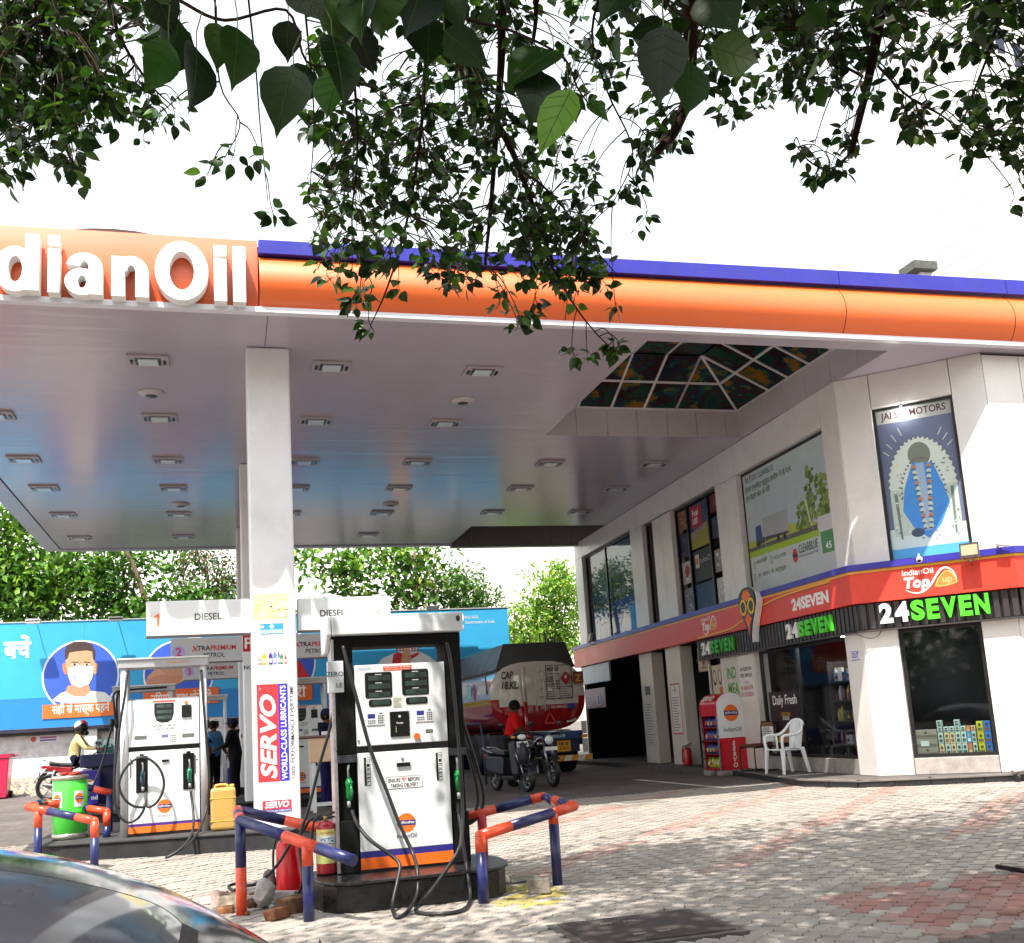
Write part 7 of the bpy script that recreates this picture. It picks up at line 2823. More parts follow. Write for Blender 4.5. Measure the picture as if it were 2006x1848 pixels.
wall = thing('boundary_wall', 'pale boundary wall with a purple base below the blue hoarding', 'wall', (-1, 31.4, 0.5))
mb = MB(S(206, 202, 208))
mb.box(-14, 31.3, 0.72, 9.6, 31.6, 2.05)
mb.build('wall_face', CONC, wall)
mb = MB(S(232, 230, 232))
mb.box(PY(*z1(155, 700), 31.25).x, 31.24, 0.74, -2.0, 31.299, 1.33)
mb.build('white_panel', ACP, wall)
mb = MB(S(66, 56, 150))
mb.box(-14, 31.22, 0.2, 9.6, 31.62, 0.72)
mb.build('purple_base', CONC, wall)
for x in (PY(*z1(1172, 300), 31.1).x, 2.0, 5.5):
    mb = MB(S(222, 220, 226))
    mb.box(x - 0.16, 31.06, 0.3, x + 0.16, 31.238, 2.02)
    mb.build('pier', ACP, wall)
mb = MB(S(30, 26, 30))
mb.box(-14, 31.1, 1.94, 9.6, 31.29, 2.03)
mb.build('coping_shadow_gap', PAINT, wall)
p = PY(*z1(575, 285), 31.28)
mb = MB()
mb.fbox(Frame((0, 31.298, 0), (1, 0, 0), Z3), p.x - 0.36, p.z - 0.09, 0, p.x + 0.38, p.z + 0.09, 0.012, col=S(214, 210, 220))
F_ = Frame((0, 31.285, 0), (1, 0, 0), Z3)
mb.fell(F_, p.x - 0.28, p.z, 0.075, 0.075, 0.001, col=S(180, 70, 80), k=14)
for i in range(2):
    mb.frect(F_, p.x - 0.12, p.z - 0.06 + i * 0.07, p.x + 0.3, p.z - 0.02 + i * 0.07, 0.001, col=S(150, 60, 120) if i else S(80, 60, 150))
o = mb.build('wall_notice', PRINT)
o['label'] = 'small white notice with a red round mark on the boundary wall'
o['category'] = 'notice'
t = thing('car_sign', 'green board with pale letters CAR leaning by the boundary wall', 'sign', PY(*z1(1385, 490), 27.0))
p0_, p1_ = PY(*z1(1300, 490), 27.0), PY(*z1(1475, 335), 27.0)
mb = MB(S(40, 96, 96))
mb.box(p0_.x, 27.0, p0_.z, p1_.x, 27.04, p1_.z)
mb.build('board', PAINT, t)
mb = MB()
mb.text(Frame((0, 26.995, 0), (1, 0, 0), Z3), 'CAR', (p0_.x + p1_.x) / 2 - 0.06, p0_.z + 0.18, 0.17, align='C', n=0.001, col=S(190, 226, 226), bold=0.02)
mb.build('lettering', PRINT, t)
mb = MB(S(80, 80, 84))
for x in (p0_.x + 0.08, p1_.x - 0.08):
    mb.tube([(x, 27.06, g(x, 27)), (x, 27.03, p0_.z + 0.1)], 0.02, n=6)
mb.build('post', PAINT, t)


def gravel():
    vv, ff, cc = [], [], []
    rr = random.Random(9)
    for i in range(2600):
        x, y = rr.uniform(-11, -2.4), 28.0 + 2.9 * rr.random() ** 0.6
        k = rr.uniform(0.03, 0.09)
        h = 0.28 * max(0, (y - 28.6) / 2.4) + g(x, y)
        b = len(vv)
        for dx, dy, dz in ((1, 0, 0), (-.5, .9, 0), (-.5, -.9, 0), (0, 0, 1)):
            vv.append((x + dx * k * rr.uniform(.6, 1.2), y + dy * k * rr.uniform(.6, 1.2), h + dz * k * rr.uniform(.6, 1.4)))
        ff += [(b, b + 1, b + 3), (b + 1, b + 2, b + 3), (b + 2, b, b + 3)]
        cc += [rr.choice([S(196, 188, 178), S(170, 160, 150), S(206, 190, 160), S(150, 142, 136)])] * 3
    mb = MB()
    mb.v, mb.f, mb.c, mb.s = vv, ff, cc, [False] * len(ff)
    mb.build('gravel', STONE, local=True, kind='stuff')
    mb = MB(S(184, 174, 160))
    mb.add([(-11, 28.6, g(-5, 28.6) - 0.02), (-2.2, 28.6, g(-2.6, 28.6) - 0.02), (-2.2, 31.25, 0.80), (-11, 31.25, 0.80)], [(0, 1, 2, 3)])
    mb.build('gravel_bed', CONC, local=True, kind='structure')


gravel()


# ================================================================== PEOPLE
def skin_body(name, parent, joints, bones, cols, mat=CLOTH, sub=2, loc=(0, 0, 0)):
    me = bpy.data.meshes.new('body_tmp')
    names = list(joints)
    idx = {n: i for i, n in enumerate(names)}
    me.from_pydata([joints[n][0] for n in names], [(idx[a], idx[b]) for a, b in bones], [])
    o = bpy.data.objects.new('body_tmp', me)
    COL.objects.link(o)
    o.modifiers.new('skin', 'SKIN')
    for i, n in enumerate(names):
        r = joints[n][1]
        d = me.skin_vertices[0].data[i]
        d.radius = (r, r) if not isinstance(r, tuple) else r
        d.use_root = (n == 'pelvis')
    ss = o.modifiers.new('sub', 'SUBSURF')
    ss.levels = ss.render_levels = sub
    dg = bpy.context.evaluated_depsgraph_get()
    m2 = bpy.data.meshes.new_from_object(o.evaluated_get(dg))
    bpy.data.objects.remove(o)
    bpy.data.meshes.remove(me)
    seg = [(V(joints[a][0]), V(joints[b][0]), cols.get((a, b), cols['*'])) for a, b in bones]
    at = m2.attributes.new('Col', 'FLOAT_COLOR', 'FACE')
    arr = []
    for p in m2.polygons:
        c = p.center
        best, bc = 1e9, None
        for a, b, col in seg:
            ab = b - a
            t = max(0, min(1, (c - a).dot(ab) / max(1e-9, ab.length_squared)))
            d = (c - (a + ab * t)).length
            if d < best:
                best, bc = d, col
        arr += [bc[0], bc[1], bc[2], 1.0]
    at.data.foreach_set('color', arr)
    m2.polygons.foreach_set('use_smooth', [True] * len(m2.polygons))
    m2.materials.clear()
    m2.materials.append(mat)
    ob = bpy.data.objects.new(name, m2)
    COL.objects.link(ob)
    ob.parent = parent
    return ob


def hand(mb, p, d, up, s=1.0, col=S(120, 78, 58)):
    """palm and five bent fingers; d along the fingers, up the back of the hand"""
    d = V(d).normalized()
    up = (V(up) - d * V(up).dot(d)).normalized()
    sd = d.cross(up)
    p = V(p)
    mb.sph(p + d * 0.045 * s, 0.05 * s, 0.042 * s, 0.018 * s, n=10, m=7, col=col, M=Matrix([[d[i], sd[i], up[i]] for i in range(3)]))
    for k, (o, L) in enumerate(((-0.032, 0.058), (-0.011, 0.072), (0.011, 0.076), (0.032, 0.07))):
        b = p + d * 0.085 * s + sd * o * s
        mb.tube([b, b + d * L * 0.5 * s - up * 0.012 * s, b + d * L * 0.7 * s - up * 0.04 * s], [0.0095 * s, 0.009 * s, 0.0075 * s], n=6, col=col)
    b = p + d * 0.03 * s + sd * 0.04 * s
    mb.tube([b, b + (d + sd * 0.7).normalized() * 0.035 * s - up * 0.01 * s, b + (d + sd * 0.2).normalized() * 0.065 * s - up * 0.025 * s], [0.012 * s, 0.0105 * s, 0.008 * s], n=6, col=col)


BONES = [('pelvis', 'belly'), ('belly', 'chest'), ('chest', 'neck'), ('neck', 'jaw'), ('jaw', 'skull'),
         ('chest', 'shL'), ('shL', 'elL'), ('elL', 'wrL'), ('chest', 'shR'), ('shR', 'elR'), ('elR', 'wrR'),
         ('pelvis', 'hipL'), ('hipL', 'knL'), ('knL', 'anL'), ('anL', 'toL'), ('pelvis', 'hipR'), ('hipR', 'knR'), ('knR', 'anR'), ('anR', 'toR')]


def clothes(shirt, pants, skin, shoes, sleeve_long=True):
    c = {'*': shirt}
    for s_ in 'LR':
        c[('pelvis', 'hip' + s_)] = pants
        c[('hip' + s_, 'kn' + s_)] = pants
        c[('kn' + s_, 'an' + s_)] = pants
        c[('an' + s_, 'to' + s_)] = shoes
        c[('el' + s_, 'wr' + s_)] = shirt if sleeve_long else skin
    c[('neck', 'jaw')] = skin
    c[('jaw', 'skull')] = skin
    return c


RAD = dict(pelvis=0.14, belly=0.135, chest=0.155, neck=0.055, jaw=0.068, skull=0.088, shL=0.07, shR=0.07, elL=0.048, elR=0.048, wrL=0.033, wrR=0.033,
           hipL=0.095, hipR=0.095, knL=0.068, knR=0.068, anL=0.045, anR=0.045, toL=0.04, toR=0.04)


def face(parent, head, fwd, skin, up=Z3, s=1.0):
    f, h = V(fwd).normalized(), V(head)
    r = f.cross(up).normalized()
    mb = MB(skin)
    mb.sph(h + f * 0.098 * s - up * 0.012, 0.014, 0.014, 0.026, n=8, m=6)
    for k in (-1, 1):
        mb.sph(h + r * k * 0.09 * s - up * 0.01, 0.018, 0.018, 0.032, n=8, m=6)
        mb.sph(h + f * 0.083 * s + r * k * 0.033 + up * 0.012, 0.013, n=8, m=6, col=S(30, 22, 20))
    mb.fbox(Frame(h + f * 0.085 * s - up * 0.055, r, up), -0.025, -0.005, -0.01, 0.025, 0.006, 0.012, col=S(110, 56, 50))
    return mb.build('face_features', CLOTH, parent, local=True)


def hair(parent, head, fwd, col=S(14, 12, 12), s=1.0):
    f = V(fwd).normalized()
    mb = MB(col)
    mb.sph(V(head) - f * 0.015 + Z3 * 0.022, 0.108 * s, 0.104 * s, 0.102 * s, n=16, m=10)
    return mb.build('hair', CLOTH, parent, local=True)


# motorcyclist (local +x is forward)
def build_person(lab, loc, rz, pos, cl, skin, headgear, facing=(1, 0, 0), group=None, sandals=None):
    t = thing('person', lab, 'person', loc, rz, group)
    joints = {k: (v, RAD[k] * (1.14 if RAD[k] > 0.04 and k not in ('jaw', 'skull', 'neck') else 1)) for k, v in pos.items()}
    skin_body('body', t, joints, BONES, cl)
    mb = MB(skin)
    for s_ in 'LR':
        d = V(pos['wr' + s_]) - V(pos['el' + s_])
        hand(mb, V(pos['wr' + s_]) + d.normalized() * 0.01, d, (0, 0, 1), 1.0, skin)
    mb.build('hands', CLOTH, t, local=True)
    hd = V(pos['skull']) * 0.6 + V(pos['jaw']) * 0.4
    face(t, hd, facing, skin)
    headgear(t, hd)
    return t


RX, RY = -3.18, 26.0
RZg = g(RX, RY)
rider_pos = dict(pelvis=(-0.16, 0, 0.86), belly=(-0.13, 0, 1.02), chest=(-0.06, 0, 1.24), neck=(0.0, 0, 1.42), jaw=(0.045, 0, 1.5), skull=(0.03, 0, 1.6),
                 shL=(-0.03, 0.19, 1.36), elL=(0.16, 0.27, 1.13), wrL=(0.40, 0.31, 1.10), shR=(-0.03, -0.19, 1.36), elR=(0.15, -0.27, 1.13), wrR=(0.40, -0.31, 1.10),
                 hipL=(-0.06, 0.11, 0.84), knL=(0.28, 0.19, 0.70), anL=(0.14, 0.19, 0.33), toL=(0.28, 0.20, 0.28), hipR=(-0.06, -0.11, 0.84), knR=(0.28, -0.19, 0.70), anR=(0.14, -0.19, 0.33), toR=(0.28, -0.2, 0.28))


def helmet(t, h):
    mb = MB(S(28, 26, 28))
    mb.sph(h + V((0.0, 0, 0.035)), 0.15, 0.138, 0.15, n=20, m=12)
    mb.tube([h + V((0.06, 0, -0.06)), h + V((0.125, 0, -0.085)), h + V((0.15, 0, -0.07))], [0.08, 0.07, 0.045], n=12)
    mb.build('helmet', GLOSS, t, local=True)
    mb = MB(S(206, 206, 208))
    mb.sph(h + V((-0.02, 0, 0.075)), 0.139, 0.128, 0.122, n=18, m=10)
    mb.sph(h + V((0.02, 0, 0.10)), 0.12, 0.10, 0.108, n=16, m=10, col=S(190, 60, 66))
    mb.build('helmet_stripe', GLOSS, t, local=True)
    mb = MB(S(16, 16, 20))
    mb.sph(h + V((0.065, 0, 0.03)), 0.10, 0.122, 0.058, n=16, m=8)
    mb.build('visor', GLOSS, t, local=True)


build_person('motorcyclist in cream shirt, dark trousers and black and white helmet', (RX, RY, RZg), 0.0, rider_pos,
             clothes(S(226, 208, 150), S(26, 28, 56), S(140, 92, 68), S(30, 26, 26)), S(140, 92, 68), helmet)


# ================================================================== TWO-WHEELERS
def wheel(t, x, z=0.30, r=0.30, spoke=True, w_=0.045, axis='y'):
    mb = MB(S(16, 16, 17))
    mb.T = Matrix.Translation((x, 0, z)) @ Matrix.Rotation(R(90), 4, 'X')
    prof = [(r - 0.075, -w_ * 0.7), (r - 0.03, -w_), (r - 0.005, -w_ * 0.6), (r, 0), (r - 0.005, w_ * 0.6), (r - 0.03, w_), (r - 0.075, w_ * 0.7)]
    n = 28
    vv = [(a * math.cos(2 * math.pi * j / n), a * math.sin(2 * math.pi * j / n), b) for a, b in prof for j in range(n)]
    k = len(prof)
    mb.add(vv, [(i * n + j, i * n + (j + 1) % n, ((i + 1) % k) * n + (j + 1) % n, ((i + 1) % k) * n + j) for i in range(k) for j in range(n)], smooth=True)
    ty = mb.build('wheel', RUBBER, t, local=True)
    mb = MB(S(150, 150, 156))
    mb.T = Matrix.Translation((x, 0, z)) @ Matrix.Rotation(R(90), 4, 'X')
    ri = r - 0.078
    prof = [(ri, -0.022), (ri + 0.008, 0), (ri, 0.022), (ri - 0.018, 0.018), (ri - 0.018, -0.018)]
    k = len(prof)
    vv = [(a * math.cos(2 * math.pi * j / n), a * math.sin(2 * math.pi * j / n), b) for a, b in prof for j in range(n)]
    mb.add(vv, [(i * n + j, i * n + (j + 1) % n, ((i + 1) % k) * n + (j + 1) % n, ((i + 1) % k) * n + j) for i in range(k) for j in range(n)])
    for j in range(6):
        a = 2 * math.pi * j / 6
        mb.tube([(0, 0, 0), (ri * math.cos(a), ri * math.sin(a), 0)], 0.012, n=5)
    mb.cyl((0, 0, -0.05), (0, 0, 0.05), 0.045, n=12)
    mb.build('rim', METAL, ty, local=True)


def motorcycle(lab, loc, rz, tank=S(30, 26, 30), accent=S(150, 24, 30), group='parked or ridden two-wheelers'):
    t = thing('motorcycle', lab, 'motorcycle', loc, rz, group)
    wheel(t, -0.62)
    wheel(t, 0.66)
    mb = MB(tank)
    mb.sph((0.14, 0, 0.82), 0.26, 0.14, 0.13, n=16, m=10)
    mb.build('fuel_tank', CARP, t, local=True)
    mb = MB(S(24, 22, 24))
    mb.hexa([(-0.62, -0.10, 0.78), (-0.08, -0.13, 0.72), (-0.08, 0.13, 0.72), (-0.62, 0.10, 0.78), (-0.64, -0.09, 0.86), (-0.06, -0.12, 0.80), (-0.06, 0.12, 0.80), (-0.64, 0.09, 0.86)])
    mb.build('seat', RUBBER, t, local=True, bevel=0.035, seg=3)
    mb = MB(accent)
    mb.hexa([(-0.66, -0.085, 0.66), (-0.15, -0.11, 0.56), (-0.15, 0.11, 0.56), (-0.66, 0.085, 0.66), (-0.72, -0.08, 0.80), (-0.12, -0.115, 0.72), (-0.12, 0.115, 0.72), (-0.72, 0.08, 0.80)])
    mb.build('side_panel', CARP, t, local=True, bevel=0.03)
    mb = MB(S(60, 60, 64))
    mb.box(-0.14, -0.12, 0.26, 0.24, 0.12, 0.52)
    for k in range(5):
        mb.box(0.04, -0.13, 0.47 + k * 0.03, 0.22, 0.13, 0.485 + k * 0.03)
    mb.build('engine', METAL, t, local=True, bevel=0.02)
    mb = MB(S(40, 40, 44))
    mb.tube([(0.42, 0, 0.92), (0.22, 0, 0.55), (0.2, 0, 0.3), (-0.15, 0, 0.3), (-0.3, 0, 0.62), (0.3, 0, 0.82)], 0.025, n=8)
    for s_ in (-1, 1):
        mb.tube([(-0.22, s_ * 0.10, 0.36), (-0.62, s_ * 0.10, 0.30)], 0.022, n=8)
        mb.tube([(-0.5, s_ * 0.12, 0.68), (-0.6, s_ * 0.12, 0.34)], 0.028, n=8, col=S(120, 120, 126))
    mb.build('frame', PAINT, t, local=True)
    mb = MB(S(170, 170, 176))
    for s_ in (-1, 1):
        mb.tube([(0.66, s_ * 0.08, 0.30), (0.46, s_ * 0.08, 0.93)], 0.024, n=8)
    mb.build('fork', METAL, t, local=True)
    mb = MB(S(30, 30, 34))
    mb.tube(spline([(0.34, -0.36, 0.98), (0.42, -0.2, 1.02), (0.45, 0, 0.97), (0.42, 0.2, 1.02), (0.34, 0.36, 0.98)], 5), 0.014, n=8)
    for s_ in (-1, 1):
        mb.tube([(0.40, s_ * 0.25, 1.0), (0.40, s_ * 0.30, 1.18)], 0.008, n=6)
    hb = mb.build('handlebar', METAL, t, local=True)
    for s_ in (-1, 1):
        mb = MB(S(40, 40, 44))
        mb.sph((0.40, s_ * 0.32, 1.22), 0.02, 0.06, 0.045, n=10, m=7)
        mb.build('mirror', GLOSS, hb, local=True)
    mb = MB(S(30, 30, 32))
    mb.sph((0.53, 0, 0.90), 0.10, 0.105, 0.11, n=14, m=9)
    hl = mb.build('headlight', GLOSS, t, local=True)
    mb = MB(S(220, 224, 226))
    mb.sph((0.575, 0, 0.90), 0.07, 0.09, 0.092, n=14, m=9)
    mb.build('lens', GLOSS, hl, local=True)
    mb = MB(S(190, 20, 26))
    mb.box(-0.80, -0.07, 0.72, -0.70, 0.07, 0.79)
    mb.build('tail_light', GLOSS, t, local=True, bevel=0.02)
    mb = MB(S(24, 24, 26))
    for x0, c0 in ((0.66, 1), (-0.62, -1)):
        pts = [(x0 + 0.345 * math.cos(R(a)), 0, 0.30 + 0.345 * math.sin(R(a))) for a in (range(40, 150, 10) if c0 > 0 else range(30, 170, 10))]
        for a, b in zip(pts, pts[1:]):
            mb.hexa([(a[0], -0.06, a[2]), (b[0], -0.06, b[2]), (b[0], 0.06, b[2]), (a[0], 0.06, a[2]), (a[0], -0.055, a[2] + 0.008), (b[0], -0.055, b[2] + 0.008), (b[0], 0.055, b[2] + 0.008), (a[0], 0.055, a[2] + 0.008)])
    mb.tube([(-0.66, 0, 0.7), (-0.80, 0, 0.52), (-0.86, 0, 0.46)], [0.05, 0.045, 0.04], n=6)
    mb.build('mudguard', PAINT, t, local=True)
    mb = MB(S(160, 160, 166))
    mb.tube(spline([(0.2, -0.12, 0.42), (0.26, -0.15, 0.25), (0.0, -0.16, 0.2), (-0.3, -0.17, 0.28), (-0.74, -0.17, 0.38)], 5), [0.02] * 10 + [0.045] * 11, n=10)
    mb.build('exhaust', METAL, t, local=True)
    mb = MB(S(150, 150, 154))
    for s_ in (-1, 1):
        mb.tube([(-0.4, s_ * 0.13, 0.80), (-0.72, s_ * 0.11, 0.90), (-0.78, 0, 0.92)], 0.013, n=6)
        mb.tube([(0.05, s_ * 0.14, 0.30), (0.05, s_ * 0.24, 0.29)], 0.018, n=6, col=S(30, 30, 32))
    mb.build('grab_rail', METAL, t, local=True)
    mb = MB(S(226, 226, 226))
    mb.box(0.655, -0.13, 0.70, 0.665, 0.13, 0.77)
    mb.build('number_plate', PRINT, t, local=True)
    mb = MB(S(226, 226, 226))
    mb.box(-0.84, -0.09, 0.55, -0.832, 0.09, 0.66)
    mb.build('number_plate', PRINT, t, local=True)
    return t


motorcycle('black and red motorcycle ridden by the man in the cream shirt', (RX, RY, RZg), 0.0)
t2 = motorcycle('dark motorcycle with round chrome headlight parked beside the scooter', (6.05, 20.35, 0.2), R(-84), tank=S(18, 18, 22), accent=S(20, 20, 24))


def scooter(lab, loc, rz):
    t = thing('scooter', lab, 'scooter', loc, rz, 'parked or ridden two-wheelers')
    wheel(t, -0.60, 0.23, 0.23, w_=0.05)
    wheel(t, 0.62, 0.23, 0.23, w_=0.05)
    body = S(22, 24, 40)
    mb = MB(body)
    # leg shield and apron
    mb.hexa([(0.36, -0.20, 0.32), (0.48, -0.14, 0.30), (0.48, 0.14, 0.30), (0.36, 0.20, 0.32), (0.30, -0.22, 0.92), (0.42, -0.13, 0.95), (0.42, 0.13, 0.95), (0.30, 0.22, 0.92)])
    mb.sph((0.46, 0, 0.66), 0.10, 0.14, 0.27, n=14, m=9)
    mb.build('front_apron', PAINT, t, local=True, bevel=0.03)
    mb = MB(body)
    mb.hexa([(-0.75, -0.15, 0.36), (-0.05, -0.19, 0.28), (-0.05, 0.19, 0.28), (-0.75, 0.15, 0.36), (-0.85, -0.12, 0.70), (-0.05, -0.14, 0.66), (-0.05, 0.14, 0.66), (-0.85, 0.12, 0.70)])
    mb.build('rear_body', PAINT, t, local=True, bevel=0.06, seg=3)
    mb = MB(S(20, 20, 22))
    mb.hexa([(-0.80, -0.12, 0.70), (0.0, -0.14, 0.665), (0.0, 0.14, 0.665), (-0.80, 0.12, 0.70), (-0.80, -0.10, 0.79), (-0.02, -0.12, 0.75), (-0.02, 0.12, 0.75), (-0.80, 0.10, 0.79)])
    mb.build('seat', RUBBER, t, local=True, bevel=0.03)
    mb = MB(S(34, 34, 38))
    mb.box(-0.06, -0.19, 0.22, 0.38, 0.19, 0.30)
    mb.build('floorboard', PAINT, t, local=True, bevel=0.02)
    mb = MB(body)
    pts = [(0.62 + 0.27 * math.cos(R(a)), 0.23 + 0.27 * math.sin(R(a))) for a in range(20, 170, 10)]
    for a, b in zip(pts, pts[1:]):
        mb.hexa([(a[0], -0.075, a[1]), (b[0], -0.075, b[1]), (b[0], 0.075, b[1]), (a[0], 0.075, a[1]), (a[0], -0.06, a[1] + 0.02), (b[0], -0.06, b[1] + 0.02), (b[0], 0.06, b[1] + 0.02), (a[0], 0.06, a[1] + 0.02)])
    mb.build('mudguard', PAINT, t, local=True)
    mb = MB(S(150, 150, 156))
    for s_ in (-1, 1):
        mb.tube([(0.62, s_ * 0.07, 0.23), (0.47, s_ * 0.07, 0.6)], 0.02, n=6)
    mb.build('fork', METAL, t, local=True)
    mb = MB(S(20, 20, 26))
    mb.sph((0.40, 0, 1.0), 0.11, 0.17, 0.09, n=14, m=9)
    mb.tube(spline([(0.26, -0.34, 1.0), (0.36, -0.18, 1.02), (0.38, 0, 1.02), (0.36, 0.18, 1.02), (0.26, 0.34, 1.0)], 5), 0.016, n=8)
    hb = mb.build('handlebar', PAINT, t, local=True)
    for s_ in (-1, 1):
        mb = MB(S(26, 26, 28))
        mb.tube([(0.33, s_ * 0.24, 1.03), (0.30, s_ * 0.30, 1.2)], 0.008, n=6)
        mb.sph((0.30, s_ * 0.32, 1.24), 0.02, 0.06, 0.042, n=10, m=7)
        mb.build('mirror', GLOSS, hb, local=True)
    mb = MB(S(226, 230, 232))
    mb.sph((0.475, 0, 1.0), 0.05, 0.10, 0.055, n=14, m=8)
    hl = mb.build('headlight', GLOSS, t, local=True)
    for s_, c in ((-1, S(220, 130, 60)), (1, S(190, 50, 66))):
        mb = MB(c)
        mb.sph((0.43, s_ * 0.155, 1.0), 0.045, 0.05, 0.03, n=10, m=7)
        mb.build('indicator', GLOSS, t, local=True)
    mb = MB(S(226, 226, 228))
    mb.hexa([(0.505, -0.12, 0.82), (0.515, -0.12, 0.82), (0.515, 0.12, 0.82), (0.505, 0.12, 0.82), (0.485, -0.12, 0.92), (0.495, -0.12, 0.92), (0.495, 0.12, 0.92), (0.485, 0.12, 0.92)])
    mb.build('number_plate', PRINT, t, local=True)
    mb = MB()
    Fp = Frame((0.522, 0, 0.82), (0, 1, 0), V((-0.2, 0, 1)))
    mb.text(Fp, 'RJ3 0148', 0, 0.025, 0.05, w=0.2, align='C', n=0.004, col=BLACK, bold=0.02)
    mb.build('plate_text', PRINT, t, local=True)
    mb = MB(S(170, 170, 176))
    for s_ in (-1, 1):
        mb.tube([(-0.45, s_ * 0.14, 0.72), (-0.80, s_ * 0.15, 0.80), (-0.92, s_ * 0.10, 0.82), (-0.95, 0, 0.82)], 0.016, n=6)
        mb.tube([(0.50, s_ * 0.10, 0.50), (0.50, s_ * 0.16, 0.72)], 0.012, n=6)
    mb.tube([(-0.1, 0.2, 0.24), (-0.16, 0.26, 0.0)], 0.013, n=6)
    mb.build('grab_rail', METAL, t, local=True)
    mb = MB(S(180, 20, 30))
    mb.box(-0.90, -0.10, 0.62, -0.84, 0.10, 0.70)
    mb.build('tail_light', GLOSS, t, local=True, bevel=0.015)
    return t


scooter('dark blue scooter facing the road, parked in front of the tanker', (5.22, 19.45, 0.2), R(-76))

stand = lambda arm_l, arm_r, lean=0.0: dict(
    pelvis=(0, 0, 0.92), belly=(lean * 0.3, 0, 1.08), chest=(lean * 0.7, 0, 1.30), neck=(lean, 0, 1.47), jaw=(lean + 0.03, 0, 1.54), skull=(lean + 0.015, 0, 1.63),
    shL=(lean * 0.9, 0.19, 1.42), elL=arm_l[0], wrL=arm_l[1], shR=(lean * 0.9, -0.19, 1.42), elR=arm_r[0], wrR=arm_r[1],
    hipL=(0, 0.10, 0.88), knL=(0.03, 0.11, 0.48), anL=(-0.01, 0.11, 0.08), toL=(0.14, 0.13, 0.04), hipR=(0, -0.10, 0.88), knR=(0.02, -0.11, 0.48), anR=(-0.02, -0.11, 0.08), toR=(0.13, -0.13, 0.04))

DKN = S(20, 20, 34)


def cap_gear(t, h):
    hair(t, h - V((0.0, 0, 0.01)), (1, 0, 0))
    mb = MB(S(26, 28, 60))
    mb.sph(h + V((-0.005, 0, 0.06)), 0.112, 0.108, 0.08, n=16, m=9)
    mb.sph(h + V((0.10, 0, 0.035)), 0.075, 0.075, 0.012, n=12, m=6)
    mb.build('cap', CLOTH, t, local=True)


pt = build_person('attendant in dark uniform with an orange back badge beside the far pump', (0.24, 24.0, 0.22), R(160), stand(((0.10, 0.27, 1.16), (0.30, 0.22, 1.10)), ((0.12, -0.27, 1.16), (0.32, -0.18, 1.12)), 0.04),
                  clothes(S(16, 16, 20), S(18, 18, 24), S(96, 62, 48), S(14, 14, 14)), S(96, 62, 48), cap_gear)
mb = MB()
Fbk = Frame((-0.150, 0.02, 1.33), (0, -1, 0), Z3)
mb.fell(Fbk, 0.0, 0.0, 0.05, 0.055, 0.004, col=S(206, 150, 30), k=16)
mb.fell(Fbk, 0.0, 0.0, 0.03, 0.034, 0.006, col=S(170, 90, 20), k=14)
mb.build('back_badge', PRINT, pt, local=True)
build_person('customer in a light blue shirt standing left of the far attendant', (-0.25, 24.6, 0.22), R(-40), stand(((0.05, 0.28, 1.14), (0.2, 0.26, 0.95)), ((0.02, -0.27, 1.14), (0.1, -0.28, 0.92)), 0.02),
             clothes(S(90, 150, 206), S(20, 20, 26), S(110, 72, 56), S(20, 20, 20), False), S(110, 72, 56), lambda t, h: hair(t, h, (1, 0, 0)))
build_person('attendant in navy uniform and cap standing behind the cash desk', (1.74, 19.15, 0.2), R(-25), stand(((0.06, 0.28, 1.15), (0.24, 0.2, 1.05)), ((0.06, -0.28, 1.15), (0.24, -0.2, 1.05)), 0.03),
             clothes(S(22, 20, 46), S(34, 30, 84), S(110, 70, 54), S(16, 16, 16)), S(110, 70, 54), cap_gear)
build_person('person in a bright red shirt bending behind the scooter by the tanker', (5.52, 20.55, 0.2), R(-28), stand(((0.18, 0.28, 1.17), (0.36, 0.22, 1.05)), ((0.22, -0.26, 1.15), (0.40, -0.16, 1.03)), 0.14),
             clothes(S(206, 22, 28), S(16, 16, 22), S(90, 58, 46), S(16, 16, 16), False), S(90, 58, 46), lambda t, h: hair(t, h, (1, 0, 0), s=1.08))


# ================================================================== TANKER TRUCK
TX, TY, TZ = 7.36, 24.3, 0.2
tk = thing('tanker_truck', 'red and white fuel tanker truck parked with its rear towards the road', 'tanker', (TX, TY, TZ))
hw, zc, hh = 1.2, 2.08, 0.84


def sec(a, k=1.0):
    c_, s_ = math.cos(a), math.sin(a)
    e = 0.62
    return (TX + hw * k * math.copysign(abs(c_) ** e, c_), zc + hh * k * math.copysign(abs(s_) ** 0.85, s_))


n = 48
ring_ = [sec(2 * math.pi * i / n) for i in range(n)]
mb = MB(S(206, 200, 194))
RED = S(150, 16, 24)


RED = S(150, 16, 24)
ys = [TY + 0.18, TY + 0.2, TY + 0.9, TY + 2.6, TY + 4.3, TY + 6.2]
vv = [(x, y, z) for y in ys for x, z in ring_]
for j in range(len(ys) - 1):
    for i in range(n):
        f = (j * n + i, (j + 1) * n + i, (j + 1) * n + (i + 1) % n, j * n + (i + 1) % n)
        mb.f.append(f)
        zz = (ring_[i][1] + ring_[(i + 1) % n][1]) / 2
        mb.c.append(RED if zz < 1.98 else (S(190, 160, 60) if zz < 2.05 else S(206, 206, 210)))
        mb.s.append(True)
mb.v += vv
mb.build('tank_shell', CARP, tk)
mb = MB()
zr = sorted([zc + hh * math.sin(R(a_)) for a_ in (-90, -80, -68, -56, -45, -34, -22, 8, 20, 32, 45, 56, 68, 80, 90)] + [1.86, 2.04])
cs_ = [-1, -0.93, -0.84, -0.7, -0.5, -0.25, 0, 0.25, 0.5, 0.7, 0.84, 0.93, 1]
gv = []
